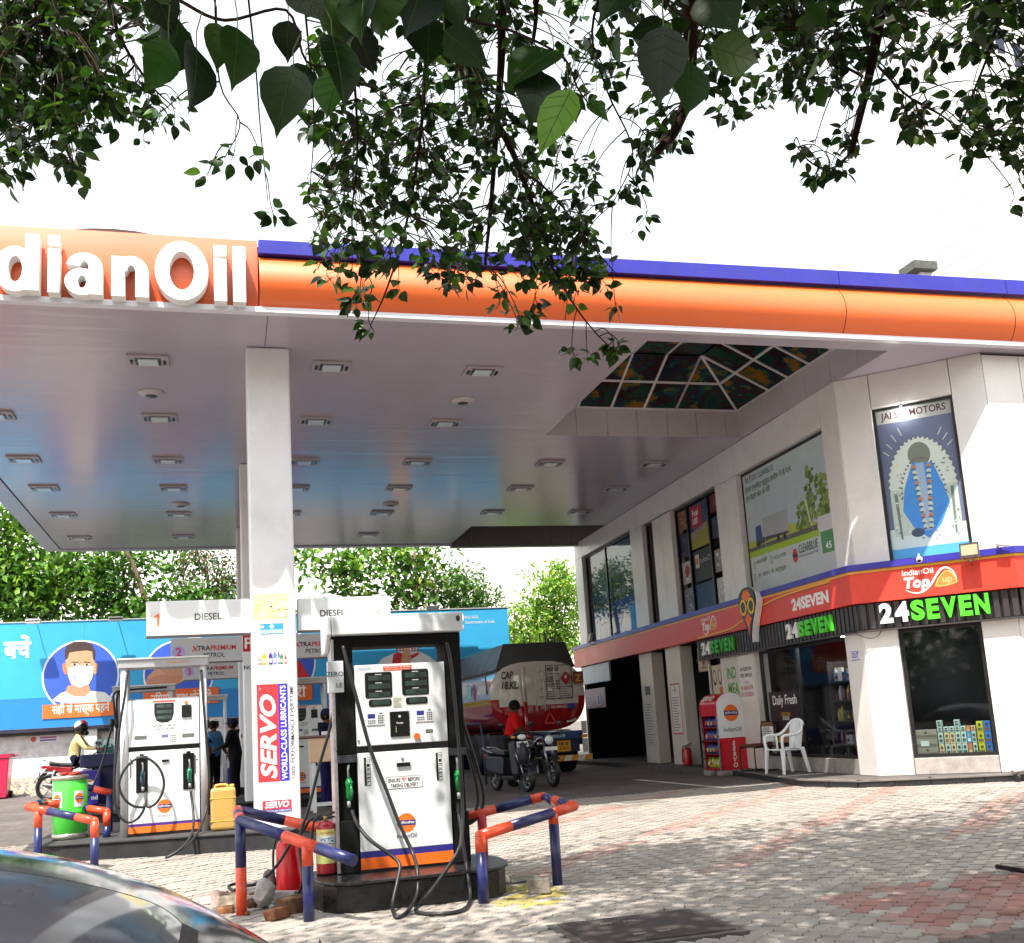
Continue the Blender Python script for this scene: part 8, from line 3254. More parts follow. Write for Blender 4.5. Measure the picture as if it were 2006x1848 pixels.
for z in zr:
    s_ = max(-1, min(1, (z - zc) / hh))
    a_ = math.asin(math.copysign(abs(s_) ** (1 / 0.85), s_))
    hwz = hw * abs(math.cos(a_)) ** 0.62
    for c in cs_:
        rr_ = min(1, max(abs(c) * hwz / hw, 0) ** 2 + ((z - zc) / hh) ** 2)
        e_ = 1 - max(abs(c) ** 4, ((z - zc) / hh) ** 4)
        gv.append((TX + c * hwz, TY + 0.18 - 0.14 * max(0, e_), z))
nc_ = len(cs_)
for j in range(len(zr) - 1):
    for i in range(nc_ - 1):
        zz, cc_ = (zr[j] + zr[j + 1]) / 2, abs(cs_[i] + cs_[i + 1]) / 2
        mb.f.append((j * nc_ + i, j * nc_ + i + 1, (j + 1) * nc_ + i + 1, (j + 1) * nc_ + i))
        mb.c.append(RED if zz < 1.86 or (zz < 2.04 and cc_ > 0.84) else S(208, 202, 196))
        mb.s.append(True)
mb.v = gv
mb.build('rear_bulkhead', CARP, tk)
mb = MB(S(30, 30, 32))
mb.hexa([(TX - 1.02, TY + 0.2, 2.74), (TX + 1.02, TY + 0.2, 2.74), (TX + 1.02, TY + 6.0, 2.74), (TX - 1.02, TY + 6.0, 2.74), (TX - 0.78, TY + 0.25, 3.38), (TX + 0.8, TY + 0.25, 3.38), (TX + 0.8, TY + 6.0, 3.38), (TX - 0.78, TY + 6.0, 3.38)])
mb.build('top_walkway', PAINT, tk, bevel=0.03)
mb = MB(S(100, 100, 104))
for x in (-0.2, 0.2, 0.35):
    mb.tube([(TX + x, TY + 0.4, 3.38), (TX + x, TY + 0.4, 3.62), (TX + x + 0.14, TY + 0.4, 3.62), (TX + x + 0.14, TY + 0.4, 3.38)], 0.016, n=6)
mb.build('hand_hoop', PAINT, tk)
mb = MB(S(196, 190, 184))
mb.cyl((TX - 0.42, TY - 0.06, 2.78), (TX - 0.40, TY - 0.06, 1.95), 0.05, n=12)
mb.cyl((TX - 0.40, TY - 0.06, 1.95), (TX - 0.38, TY - 0.06, 0.95), 0.05, n=12, col=RED)
mb.build('vent_pipe', CARP, tk)
mb = MB(S(200, 198, 196))
for x in (-0.24, -0.04):
    mb.tube([(TX + x + 0.12, TY - 0.08, 2.8), (TX + x + 0.12, TY - 0.10, 1.7)], 0.014, n=6)
for k in range(5):
    z = 1.85 + k * 0.2
    mb.tube([(TX - 0.12, TY - 0.09, z), (TX + 0.08, TY - 0.09, z)], 0.012, n=6)
mb.tube([(TX + 0.36, TY - 0.07, 2.85), (TX + 0.38, TY - 0.10, 1.95)], 0.014, n=6)
mb.build('ladder', PAINT, tk)
FT_ = Frame((TX, TY - 0.025, 0), (1, 0, 0), Z3)
mb = MB()
mb.text(FT_, 'CAP', -0.95, 2.52, 0.17, w=0.30, n=0.006, col=BLACK, bold=0.03, shear=0.2)
mb.text(FT_, '18.KL.', -0.95, 2.28, 0.17, w=0.42, n=0.006, col=BLACK, bold=0.03, shear=0.2)
mb.build('capacity_text', PRINT, tk)
mb = MB()
x0, x1, y0, y1 = 0.16, 0.83, 1.98, 2.80
for a in ((x0, y0, x1, y0 + .02), (x0, y1 - .02, x1, y1), (x0, y0, x0 + .02, y1), (x1 - .02, y0, x1, y1), (x0, 2.58, 0.5, 2.595), (x0, 2.40, 0.5, 2.42), (x0, 2.22, 0.5, 2.235), (0.49, y0, 0.505, 2.60), (0.5, 2.26, x1, 2.275)):
    mb.frect(FT_, *a, 0.006, col=S(40, 36, 38))
mb.text(FT_, 'MS/HSD', 0.2, 2.66, 0.09, w=0.3, n=0.006, col=BLACK, bold=0.03, shear=0.2)
mb.text(FT_, '1203', 0.2, 2.45, 0.08, w=0.2, n=0.006, col=S(60, 56, 58), bold=0.02)
mb.text(FT_, '1170/2', 0.19, 2.27, 0.09, w=0.28, n=0.006, col=S(50, 46, 48), bold=0.02)
lines(FT_, mb, 0.2, 0.46, 2.02, 2.2, 0.006, 3)
lines(FT_, mb, 0.53, 0.80, 2.02, 2.24, 0.006, 4)
mb.fpoly(FT_, [(0.665, 2.30), (0.80, 2.47), (0.665, 2.64), (0.53, 2.47)], 0.007, col=S(150, 24, 34))
mb.fell(FT_, 0.665, 2.5, 0.03, 0.05, 0.008, k=10, col=S(220, 200, 190))
mb.build('hazard_panel', PRINT, tk)
mb = MB()
mb.frect(FT_, 0.86, 2.32, 1.12, 2.62, 0.008, col=S(120, 84, 40))
mb.frect(FT_, 0.875, 2.335, 1.105, 2.605, 0.009, col=S(110, 40, 34))
mb.text(FT_, 'Z', 0.90, 2.38, 0.16, n=0.010, col=S(206, 160, 60), bold=0.03)
mb.build('hazard_plate', PRINT, tk)
mb = MB()
mb.text(FT_, 'HIGHLY INFLAMMABLE', 0.0, 1.76, 0.07, w=0.66, n=0.004, col=S(214, 190, 180), bold=0.01)
mb.frect(FT_, 0.66, 1.74, 0.85, 1.86, 0.004, col=S(40, 56, 140))
mb.build('warning_text', PRINT, tk)
mb = MB()
FS_ = Frame((TX - hw - 0.004, TY, 0), (0, -1, 0), Z3)
mb.frect(FS_, -0.55, 2.2, -0.40, 2.62, 0.004, col=S(60, 56, 60))
mb.frect(FS_, -1.9, 2.1, -1.65, 2.5, 0.004, col=S(150, 70, 130))
mb.frect(FS_, -2.6, 2.15, -2.1, 2.5, 0.004, col=S(150, 190, 190))
mb.build('side_print', PRINT, tk)
mb = MB(S(26, 24, 40))
mb.box(TX - 1.1, TY + 0.25, 0.86, TX + 1.1, TY + 6.2, 1.20)
mb.box(TX - 0.85, TY + 0.1, 0.70, TX + 0.95, TY + 0.2, 1.16, col=S(24, 34, 80))
mb.build('chassis', PAINT, tk)
mb = MB(S(30, 66, 120))
mb.box(TX - 0.62, TY + 0.0, 1.02, TX + 0.95, TY + 0.08, 1.20)
mb.build('rear_board', PAINT, tk)
mb = MB()
Fr = Frame((TX, TY - 0.002, 0), (1, 0, 0), Z3)
mb.text(Fr, 'Horn Please', -0.36, 1.065, 0.10, w=0.92, n=0.001, col=S(190, 214, 226), bold=0.01, shear=0.15)
mb.build('rear_board_text', PRINT, tk)
mb = MB(S(206, 150, 30))
mb.box(TX + 0.36, TY + 0.04, 0.72, TX + 0.70, TY + 0.06, 0.98)
mb.build('number_plate', PRINT, tk)
mb = MB()
Fr2 = Frame((TX, TY + 0.038, 0), (1, 0, 0), Z3)
mb.text(Fr2, 'HR 38', 0.53, 0.87, 0.07, w=0.22, n=0.001, align='C', col=BLACK, bold=0.02)
mb.text(Fr2, '0176 X', 0.53, 0.76, 0.07, w=0.24, n=0.001, align='C', col=S(130, 40, 30), bold=0.02)
mb.build('plate_text', PRINT, tk)
mb = MB(S(214, 212, 208))
mb.box(TX - 1.15, TY - 0.06, 0.50, TX + 1.2, TY + 0.0, 0.63)
bmp = mb.build('bumper', PAINT, tk)
mb = MB()
Fbm = Frame((TX, TY - 0.062, 0), (1, 0, 0), Z3)
for k in range(7):
    x = -1.05 + k * 0.34
    mb.fpoly(Fbm, [(x, 0.50), (x + 0.16, 0.50), (x + 0.22, 0.63), (x + 0.06, 0.63)], 0.002, col=S(214, 140, 40))
mb.frect(Fbm, -0.05, 0.505, 0.2, 0.625, 0.003, col=S(214, 212, 208))
mb.text(Fbm, 'KEEP', 0.08, 0.53, 0.07, align='C', n=0.004, col=BLACK, bold=0.02)
mb.build('bumper_stripes', PRINT, tk)
mb = MB(S(206, 50, 44))
tri = [(0.07, 1.42), (0.33, 1.42), (0.20, 1.68)]
for a, b in ((0, 1), (1, 2), (2, 0)):
    mb.fstroke(FT_, [tri[a], tri[b]], 0.045, 0.012)
mb.build('warning_triangle', PRINT, tk)
mb = MB(S(196, 196, 200))
mb.box(TX + 1.0, TY - 0.02, 1.12, TX + 1.12, TY + 0.02, 1.42)
mb.box(TX + 1.0, TY - 0.02, 0.68, TX + 1.13, TY + 0.02, 1.0)
mb.box(TX + 0.98, TY - 0.03, 1.02, TX + 1.12, TY + 0.03, 1.1, col=S(206, 150, 40))
mb.build('marker_strip', PAINT, tk)
mb = MB(S(220, 220, 222))
mb.tube(spline([(TX + 0.62, TY - 0.05, 1.42), (TX + 0.75, TY - 0.06, 1.44), (TX + 0.85, TY - 0.06, 1.49)], 4), 0.03, n=8)
mb.build('discharge_cap', METAL, tk)
for y in (TY + 1.2, TY + 2.4, TY + 6.6):
    for s_ in (-1, 1):
        mb = MB(S(18, 18, 18))
        mb.T = Matrix.Translation((TX + s_ * 0.95, y, 0.72)) @ Matrix.Rotation(R(90), 4, 'Y')
        mb.lathe([(0.30, -0.15), (0.50, -0.15), (0.52, -0.10), (0.52, 0.10), (0.50, 0.15), (0.30, 0.15)], n=24)
        wh = mb.build('wheel', RUBBER, tk)
        mb = MB(S(90, 40, 40))
        mb.T = Matrix.Translation((TX + s_ * 0.95, y, 0.72)) @ Matrix.Rotation(R(90), 4, 'Y')
        mb.lathe([(0.0, -0.12), (0.29, -0.12), (0.29, 0.12), (0.0, 0.12)], n=20)
        mb.build('rim', PAINT, wh)
mb = MB(S(190, 90, 30))
mb.box(TX - 1.15, TY + 6.4, 0.9, TX + 1.15, TY + 8.2, 2.9)
mb.build('cab', CARP, tk, bevel=0.08)
mb = MB(S(50, 50, 70))
mb.tube([(TX - 1.3, TY - 1.5, 0.2), (TX - 1.3, TY - 1.5, 1.3)], 0.03, n=8)
mb = MB(S(74, 70, 110))
mb.tube([P(z5, 120, 670, 22.3), P(z5, 400, 655, 22.3), P(z5, 455, 930, 22.3), V((P(z5, 460, 930, 22.3).x, 22.3, 0.2))], 0.03, n=8)
mb.tube([V((P(z5, 120, 670, 22.3).x, 22.3, 0.2)), P(z5, 120, 670, 22.3)], 0.03, n=8)
o = mb.build('pipe_hoop', PAINT)
o['label'] = 'dull purple pipe hoop standing left of the red shirted person'
o['category'] = 'barrier'


# ================================================================== PARKED CAR IN THE FOREGROUND
car = thing('parked_car', 'dark blue car in the left foreground with a large curved glossy rear window', 'car', (-0.95, 2.4, 0))


def car_z(x, y):
    z = 1.2257 - 0.385 * max(0, abs(x + 0.9) - 0.055) ** 2
    return z - (0.079 * (3.082 - y) ** 2 if y < 3.082 else 0.211 * (y - 3.082) ** 2)


GLZ = attr_mat('car_glass', 0.04, noise=0.02, nscale=2, rvar=0.01, coat=0.6, spec=0.9)


def car_shell():
    gx = 0.793
    fr = sorted(set([-1.0 - i * 0.05 - 0.05 for i in range(6)] + [-1.0 + i / 30 for i in range(61)] + [1.05 + i * 0.03 for i in range(12)]))
    y0, y1, nb, nt_ = 0.9, 3.9, 44, 16
    xs = [-0.9 + gx * s_ for s_ in fr]
    rows = []
    for k in range(nb + nt_ + 2):
        row = []
        for s_, x in zip(fr, xs):
            a = min(1.0, abs(s_))
            yt = 2.78 + 0.2 * a * a - 0.14 * max(0, (a - 0.86) / 0.14) ** 2.5
            if k <= nb:
                y = y0 + (yt - y0) * k / nb
            else:
                y = yt + 0.012 + (y1 - yt - 0.012) * ((k - nb - 1) / nt_) ** 1.3
            row.append((x, y, car_z(x, y)))
        rows.append(row)
    nx = len(fr)
    V3 = [p for r in rows for p in r]
    gl, bd, se = MB(S(92, 98, 106)), MB(S(14, 20, 36)), MB(S(10, 10, 11))
    for m_ in (gl, bd, se):
        m_.v = list(V3)
    for j in range(nb + nt_ + 1):
        for i in range(nx - 1):
            a = j * nx + i
            f = (a, a + 1, a + nx + 1, a + nx)
            lo, hi = abs(fr[i]), abs(fr[i + 1])
            incol, sealcol = max(lo, hi) <= 1.0001, max(lo, hi) <= 1.051
            m_ = gl if (incol and j < nb) else (se if (sealcol and j <= nb) else bd)
            m_.f.append(f)
            m_.c.append(m_.col)
            m_.s.append(True)
    edge = [nx * j + nx - 1 for j in range(nb + nt_ + 2)]
    b = len(bd.v)
    for q_ in edge:
        x, y, z = V3[q_]
        bd.v += [(x + 0.06, y, z - 0.12), (x + 0.12, y, 0.75), (x + 0.1, y, 0.3)]
    for k in range(len(edge) - 1):
        for c in range(3):
            up = [edge[k], edge[k + 1]] if c == 0 else [b + 3 * k + c - 1, b + 3 * (k + 1) + c - 1]
            bd.f.append((up[0], b + 3 * k + c, b + 3 * (k + 1) + c, up[1]))
            bd.c.append(bd.col)
            bd.s.append(True)
    for m_, nm, mt in ((bd, 'body_shell', CARP), (gl, 'rear_window', GLZ), (se, 'window_seal', RUBBER)):
        used = sorted({q_ for f in m_.f for q_ in f})
        mp = {q_: i for i, q_ in enumerate(used)}
        m_.v = [m_.v[q_] for q_ in used]
        m_.f = [tuple(mp[q_] for q_ in f) for f in m_.f]
        m_.build(nm, mt, car)


car_shell()
for x in (-1.65, 0.12):
    for y in (1.6, 3.6):
        mb = MB(S(16, 16, 17))
        mb.T = Matrix.Translation((x, y, 0.31)) @ Matrix.Rotation(R(90), 4, 'Y')
        mb.lathe([(0.2, -0.1), (0.29, -0.1), (0.31, -0.07), (0.31, 0.07), (0.29, 0.1), (0.2, 0.1)], n=22)
        mb.build('wheel', RUBBER, car)

# ================================================================== FAR TOWER
tw = thing('tower_block', 'tall very pale panelled building beyond the canopy at upper right', 'building', (58, 66, 0))
TWC = S(226, 226, 228)
zt = 0.0
while zt < 58:
    for x0, x1, y0, y1 in ((55.0, 58.2, 60.0, 68), (58.26, 61.5, 60.0, 68), (61.56, 75, 60.0, 68)):
        mb = MB(TWC)
        mb.box(x0, y0, zt + 0.03, x1, y1, min(58, zt + 1.5) - 0.03)
        mb.build('panel_course', ACP, tw)
    zt += 1.5
mb = MB(S(196, 196, 198))
mb.box(55.1, 60.08, 0, 74.9, 67.9, 57.9)
mb.build('inner_wall', MATTE, tw)
for x, z in ((56.6, 51.2), (58.6, 50.4), (60.1, 49.4)):
    mb = MB(S(30, 34, 60))
    mb.box(x, 59.94, z, x + 0.7, 60.7, z + 2.0)
    fr = mb.build('window', GLOSS, tw)
mb = MB(S(96, 98, 94))
mb.box(47.3, 58.6, 31.3, 49.2, 60.4, 31.9)
mb.build('balcony_slab', CONC, tw)
mb = MB(S(226, 226, 228))
mb.box(47.4, 58.7, 31.9, 49.1, 60.4, 34.2)
mb.box(48.2, 59.2, 0, 49.1, 60.4, 31.3)
mb.build('balcony_bay', ACP, tw)

# ================================================================== TREES BEHIND THE HOARDING
def leaf_mesh(name, P, D, N, L, W, C, mat, fold=0.25):
    """many small folded leaves: base P, direction D, up N, length L, width W, colour C"""
    k = len(P)
    D = D / np.linalg.norm(D, axis=1, keepdims=True)
    Sd = np.cross(D, N)
    Sd /= np.linalg.norm(Sd, axis=1, keepdims=True) + 1e-9
    U = np.cross(Sd, D)
    L, W = L[:, None], W[:, None]
    a = P
    b = P + D * L * 0.45 + Sd * W * 0.5 + U * W * fold
    c = P + D * L - U * L * 0.08
    d = P + D * L * 0.45 - Sd * W * 0.5 + U * W * fold
    vv = np.stack([a, b, c, d], 1).reshape(-1, 3)
    me = bpy.data.meshes.new(name)
    me.vertices.add(4 * k)
    me.vertices.foreach_set('co', vv.ravel())
    idx = np.arange(k)[:, None] * 4
    tri = np.concatenate([idx + np.array([0, 1, 2]), idx + np.array([0, 2, 3])], 1).reshape(-1)
    me.loops.add(6 * k)
    me.loops.foreach_set('vertex_index', tri)
    me.polygons.add(2 * k)
    me.polygons.foreach_set('loop_start', np.arange(2 * k) * 3)
    me.polygons.foreach_set('loop_total', np.full(2 * k, 3))
    me.update(calc_edges=True)
    at = me.attributes.new('Col', 'FLOAT_COLOR', 'FACE')
    cc = np.repeat(np.concatenate([C, np.ones((k, 1))], 1), 2, axis=0)
    at.data.foreach_set('color', cc.ravel())
    me.materials.append(mat)
    me.validate()
    return me


def tree(lab, base, blobs, n, leaf, cols, trunk=((0, 0, 0),), tr=0.14, droop=0.35, group=None, name='tree', seed=1, limbs=True):
    """blobs: (centre, radii) in world coordinates; trunk: list of points"""
    r = np.random.default_rng(seed)
    t = thing(name, lab, 'tree', base, 0, group)
    tot = sum(b[1][0] * b[1][1] * b[1][2] for b in blobs)
    Ps, Ds, Ns, Ls, Ws, Cs = [], [], [], [], [], []
    cl = np.array(cols)
    for c, rad in blobs:
        k = max(30, int(n * (rad[0] * rad[1] * rad[2]) / tot))
        nc = max(6, k // 26)
        u = r.normal(size=(nc, 3))
        u /= np.linalg.norm(u, axis=1, keepdims=True)
        cen = np.array(c) + u * np.array(rad) * (r.random((nc, 1)) ** 0.45)
        ci = r.integers(0, nc, k)
        p = cen[ci] + r.normal(size=(k, 3)) * leaf * 1.25
        d = r.normal(size=(k, 3)) + u[ci] * 0.9 + np.array([0, 0, -droop])
        nn = r.normal(size=(k, 3)) * 0.6 + np.array([0, 0, 1.0])
        Ps.append(p)
        Ds.append(d)
        Ns.append(nn)
        Ls.append(leaf * (0.7 + 0.7 * r.random(k)))
        Ws.append(leaf * (0.42 + 0.3 * r.random(k)))
        Cs.append(cl[r.integers(0, len(cl), k)] * (0.75 + 0.5 * r.random((k, 1))))
    me = leaf_mesh('crown', np.concatenate(Ps) - np.array(base), np.concatenate(Ds), np.concatenate(Ns), np.concatenate(Ls), np.concatenate(Ws), np.concatenate(Cs), LEAF)
    o = bpy.data.objects.new('crown', me)
    COL.objects.link(o)
    o.parent = t
    mb = MB(S(120, 100, 84))
    pts = [V(p) for p in trunk]
    mb.tube(spline(pts, 5), [tr * (1 - 0.55 * i / (5 * (len(pts) - 1))) for i in range(5 * (len(pts) - 1) + 1)], n=9)
    mb.build('trunk', BARK, t)
    if limbs:
        mb = MB(S(96, 80, 66))
        for c, rad in blobs:
            a = pts[-1] if c[2] > pts[-1].z else pts[len(pts) // 2]
            q_ = V(c)
            mid = a.lerp(q_, 0.5) + V((0, 0, -0.2))
            mb.tube(spline([a, mid, q_, q_ + V((r.normal() * .3, r.normal() * .3, rad[2] * 0.7))], 4), [tr * 0.45 * (1 - 0.85 * i / 12) for i in range(13)], n=6)
        mb.build('limb', BARK, t)
    return t


GD = [S(64, 100, 36), S(80, 120, 44), S(46, 74, 30), S(100, 140, 60), S(60, 98, 30)]
GL = [S(96, 138, 44), S(120, 156, 56), S(78, 120, 40), S(140, 168, 70)]
GB = [S(50, 74, 40), S(64, 90, 50), S(44, 66, 36), S(82, 100, 60)]
Y3 = 34.0
TP = lambda x, y, Y=Y3: tuple(PY(x, y, Y))
GT = 'trees beyond the hoarding'
tree('large broad leaved tree filling the left edge beyond the hoarding', (-6.2, 34, 0.6), [(TP(-20, 1090), (1.5, 1.6, 1.5)), (TP(70, 1120), (1.3, 1.5, 1.2)), (TP(10, 1020), (0.9, 1.2, 0.7)), (TP(120, 1160), (1.3, 1.4, 0.9)), (TP(40, 1190), (1.6, 1.4, 0.8)), (TP(180, 1110), (0.8, 1.0, 0.7))],
     5200, 0.24, GD + GL, [(-6.2, 34, 0.5), (-6.1, 34.1, 2.5), (-5.8, 34, 5.0)], 0.2, group=GT, seed=1)
tree('leafy tree with a pale leaning trunk left of the DIESEL sign', (-2.3, 34, 0.6), [(TP(240, 1110), (0.9, 1.0, 0.6)), (TP(215, 1170), (0.9, 1.0, 0.7)), (TP(300, 1100), (0.5, 0.7, 0.5)), (TP(250, 1210), (0.9, 1.0, 0.5))],
     1500, 0.24, GD, [TP(318, 1290, 33.4), TP(288, 1190, 33.4), TP(266, 1120, 33.4), TP(245, 1078, 33.4), TP(225, 1050, 33.4)], 0.10, group=GT, seed=2)
tree('feathery drooping tree with dry pods left of the second column', (-0.6, 35, 0.6), [(TP(390, 1095, 35), (0.9, 1.0, 0.6)), (TP(430, 1130, 35), (0.8, 1.0, 0.7)), (TP(450, 1165, 35), (0.7, 1.0, 0.5)), (TP(350, 1140, 35), (0.5, 0.8, 0.4))],
     2000, 0.13, GB + [S(120, 84, 50)], [(-0.6, 35, 0.5), TP(408, 1190, 35), TP(405, 1110, 35)], 0.09, droop=1.4, group=GT, seed=3)
tree('low dense dark green bush behind the DIESEL sign', (-1.1, 33.2, 0.6), [(TP(330, 1180, 33.2), (1.0, 0.8, 0.5)), (TP(420, 1200, 33.2), (1.0, 0.8, 0.5)), (TP(270, 1215, 33.2), (0.8, 0.8, 0.4))],
     1500, 0.22, GD, [(-1.1, 33.2, 0.5), (-1.1, 33.2, 4.0)], 0.1, group=GT, name='bush', seed=4)
tree('big leaved tree right of the white column with sky gaps between its branches', (3.0, 33.5, 0.6), [(TP(615, 1090, 33.5), (0.5, 0.7, 0.35)), (TP(650, 1120, 33.5), (0.5, 0.7, 0.35)), (TP(700, 1090, 33.5), (0.6, 0.7, 0.4)), (TP(755, 1085, 33.5), (0.55, 0.7, 0.35)), (TP(690, 1150, 33.5), (0.5, 0.7, 0.3)), (TP(740, 1130, 33.5), (0.4, 0.6, 0.3)), (TP(660, 1165, 33.5), (0.4, 0.6, 0.25))],
     720, 0.29, GD + GL, [(3.0, 33.5, 0.5), TP(676, 1180, 33.5), TP(672, 1120, 33.5), TP(670, 1085, 33.5)], 0.08, group=GT, seed=5)
tree('big leaved tree above the near pump, reaching under the canopy edge', (5.6, 33.8, 0.6), [(TP(800, 1090, 33.8), (0.6, 0.7, 0.4)), (TP(840, 1110, 33.8), (0.5, 0.7, 0.5)), (TP(800, 1160, 33.8), (0.6, 0.7, 0.4)), (TP(850, 1150, 33.8), (0.4, 0.6, 0.35)), (TP(770, 1190, 33.8), (0.5, 0.6, 0.3))],
     820, 0.27, GD + [S(130, 140, 60)], [(5.6, 33.8, 0.5), TP(815, 1190, 33.8), TP(812, 1080, 33.8)], 0.09, group=GT, seed=6)
tree('small leaved green tree beyond the right end of the hoarding', (7.6, 34.5, 0.6), [(TP(915, 1130, 34.5), (0.8, 0.9, 0.45)), (TP(880, 1160, 34.5), (0.9, 0.9, 0.5)), (TP(940, 1165, 34.5), (0.8, 0.9, 0.5)), (TP(900, 1190, 34.5), (1.1, 0.9, 0.4))],
     2600, 0.14, GD + [S(90, 124, 66)], [(7.6, 34.5, 0.5), TP(910, 1190, 34.5), TP(912, 1130, 34.5)], 0.09, group=GT, seed=7)
tree('bright yellow green tree between the hoarding and the shop', (11.5, 36, 0.6), [(TP(1080, 1150, 36), (1.0, 1.1, 0.75)), (TP(1110, 1180, 36), (1.0, 1.1, 0.9)), (TP(1050, 1200, 36), (1.0, 1.0, 0.6)), (TP(1030, 1240, 36), (0.9, 1.0, 0.5)), (TP(1100, 1240, 36), (1.2, 1.0, 0.7)), (TP(1105, 1125, 36), (0.5, 0.8, 0.4))],
     4600, 0.16, GL + [S(150, 172, 60), S(110, 150, 50)], [(11.5, 36, 0.5), TP(1085, 1270, 36), TP(1085, 1180, 36)], 0.12, group=GT, seed=8)
t = thing('bamboo_clump', 'thin bare bamboo stems standing pale against the sky beside the green tree', 'bamboo', (9.6, 37, 0.6), 0)
for i in range(9):
    x = 945 + i * 9
    b_ = V(TP(x + 8, 1260, 37))
    mb = MB(S(176, 160, 136))
    pts = spline([V((b_.x, 37, 0.5)), b_, V(TP(x + rnd.uniform(-14, 10), 1170, 37)), V(TP(x + rnd.uniform(-30, 16), 1085 + rnd.uniform(0, 30), 37))], 4)
    mb.tube(pts, [0.03 * (1 - 0.8 * k / (len(pts) - 1)) for k in range(len(pts))], n=5)
    for k in range(4, len(pts)):
        if rnd.random() < 0.7:
            d_ = V((rnd.uniform(-.5, .5), 0, rnd.uniform(0.1, .5)))
            mb.tube([pts[k], pts[k] + d_], [0.008, 0.003], n=4)
    mb.build('stem', BARK, t)
r_ = np.random.default_rng(3)
k = 260
cen = np.array([TP(1000 + r_.normal() * 25, 1180 + r_.random() * 90, 37) for _ in range(k)])
me = leaf_mesh('foliage', cen - np.array([9.6, 37, 0.6]), r_.normal(size=(k, 3)) + np.array([0, 0, -.6]), r_.normal(size=(k, 3)) * .5 + np.array([0, 0, 1]), np.full(k, .22), np.full(k, .07), np.array(GL)[r_.integers(0, 4, k)], LEAF)
o = bpy.data.objects.new('foliage', me)
COL.objects.link(o)
o.parent = t
# vegetation beyond, between the crowns
for i, (x, y, Y, c) in enumerate(((470, 1230, 40, GD), (1010, 1255, 41, GL))):
    tree(['dim hedge far behind the left crowns', 'pale hedge far behind the bamboo'][i], (TP(x, y, Y)[0], Y, 0.6),
         [(TP(x, y, Y), (2.2, 1.0, 0.8)), (TP(x + 70, y + 8, Y), (1.6, 1.0, 0.6))], 1600, 0.22, c, [(TP(x, y, Y)[0], Y, 0.5), (TP(x, y, Y)[0], Y, 3.5)], 0.1, name='hedge', seed=20 + i)

# ================================================================== THE PEEPAL TREE OVER THE ROAD SIDE
peep = thing('peepal_tree', 'leafy tree above the road side whose dark branches hang across the top of the picture', 'tree', (3.5, -1.5, 0))
mb = MB(S(110, 96, 84))
tk_pts = [V((3.5, -1.5, -0.1)), V((3.45, -1.4, 1.6)), V((3.3, -1.0, 3.4)), V((3.0, 0.2, 5.4)), V((2.8, 1.6, 7.0))]
mb.tube(spline(tk_pts, 6), [0.36 - 0.2 * i / 24 for i in range(25)], n=14)
mb.build('trunk', BARK, peep)


def ppt(x, y, d):                # a point of the photograph at distance Y = d from the camera
    return PY(x, y, d)


BRANCH = S(52, 34, 28)
branches = []


def branch(pts, r0, r1, n=7, col=BRANCH):
    q_ = spline([ppt(*p) for p in pts], 5)
    mb = MB(col)
    mb.tube(q_, [r0 + (r1 - r0) * i / (len(q_) - 1) for i in range(len(q_))], n=n)
    mb.build('branch', BARK, peep)
    branches.append(q_)


branch([(1010, -160, 6.6), (985, 0, 7.0), (982, 120, 7.2), (972, 260, 7.5), (962, 400, 7.7), (950, 520, 7.8)], 0.045, 0.012)
branch([(860, -120, 6.4), (885, 80, 6.9), (940, 190, 7.2), (1000, 290, 7.5), (1050, 420, 7.7), (1085, 520, 7.8)], 0.05, 0.012)
branch([(1052, 470, 7.7), (1120, 590, 7.9), (1165, 650, 8.0), (1205, 690, 8.0)], 0.010, 0.004)
branch([(1000, 320, 7.5), (1080, 380, 7.7), (1150, 470, 7.8), (1210, 540, 7.9)], 0.012, 0.004)
branch([(1040, -120, 6.5), (1050, 20, 6.8), (1040, 110, 7.0)], 0.03, 0.01)
branch([(840, -100, 6.6), (830, 200, 7.2), (800, 420, 7.5), (760, 560, 7.7), (725, 640, 7.8)], 0.018, 0.004)
branch([(650, -80, 6.6), (690, 120, 7.0), (700, 300, 7.3), (690, 450, 7.5), (730, 560, 7.7)], 0.014, 0.004)
branch([(590, -60, 6.4), (605, 100, 6.8), (615, 240, 7.0), (605, 400, 7.2)], 0.010, 0.003)
branch([(480, -60, 6.2), (500, 120, 6.5), (510, 250, 6.7), (525, 395, 6.9)], 0.008, 0.003)
branch([(420, -40, 6.0), (430, 160, 6.3), (470, 240, 6.5), (440, 310, 6.6)], 0.007, 0.003)
branch([(60, -150, 6.6), (80, 0, 7.0), (105, 150, 7.3), (120, 260, 7.5), (155, 350, 7.6)], 0.045, 0.006)
branch([(190, -100, 6.8), (230, 60, 7.2), (290, 160, 7.4), (345, 215, 7.5)], 0.018, 0.004)
branch([(100, 20, 7.0), (40, 70, 7.2), (-30, 140, 7.4)], 0.015, 0.006)
branch([(1345, -100, 5.6), (1352, 60, 6.0), (1348, 180, 6.3), (1320, 260, 6.4), (1288, 296, 6.4)], 0.06, 0.030)
branch([(1740, -120, 5.6), (1722, 40, 5.9), (1700, 160, 6.1), (1665, 310, 6.3)], 0.055, 0.022)
branch([(1690, 150, 6.1), (1620, 110, 6.0), (1560, 60, 5.9)], 0.012, 0.005)
branch([(1668, 300, 6.3), (1630, 330, 6.3), (1590, 320, 6.3), (1555, 280, 6.3)], 0.012, 0.004)
branch([(1720, 130, 5.9), (1780, 190, 6.0), (1850, 230, 6.1), (1920, 280, 6.2)], 0.010, 0.004)
branch([(1960, -80, 5.5), (1950, 60, 5.8), (1900, 200, 6.0), (1880, 260, 6.1)], 0.016, 0.004)
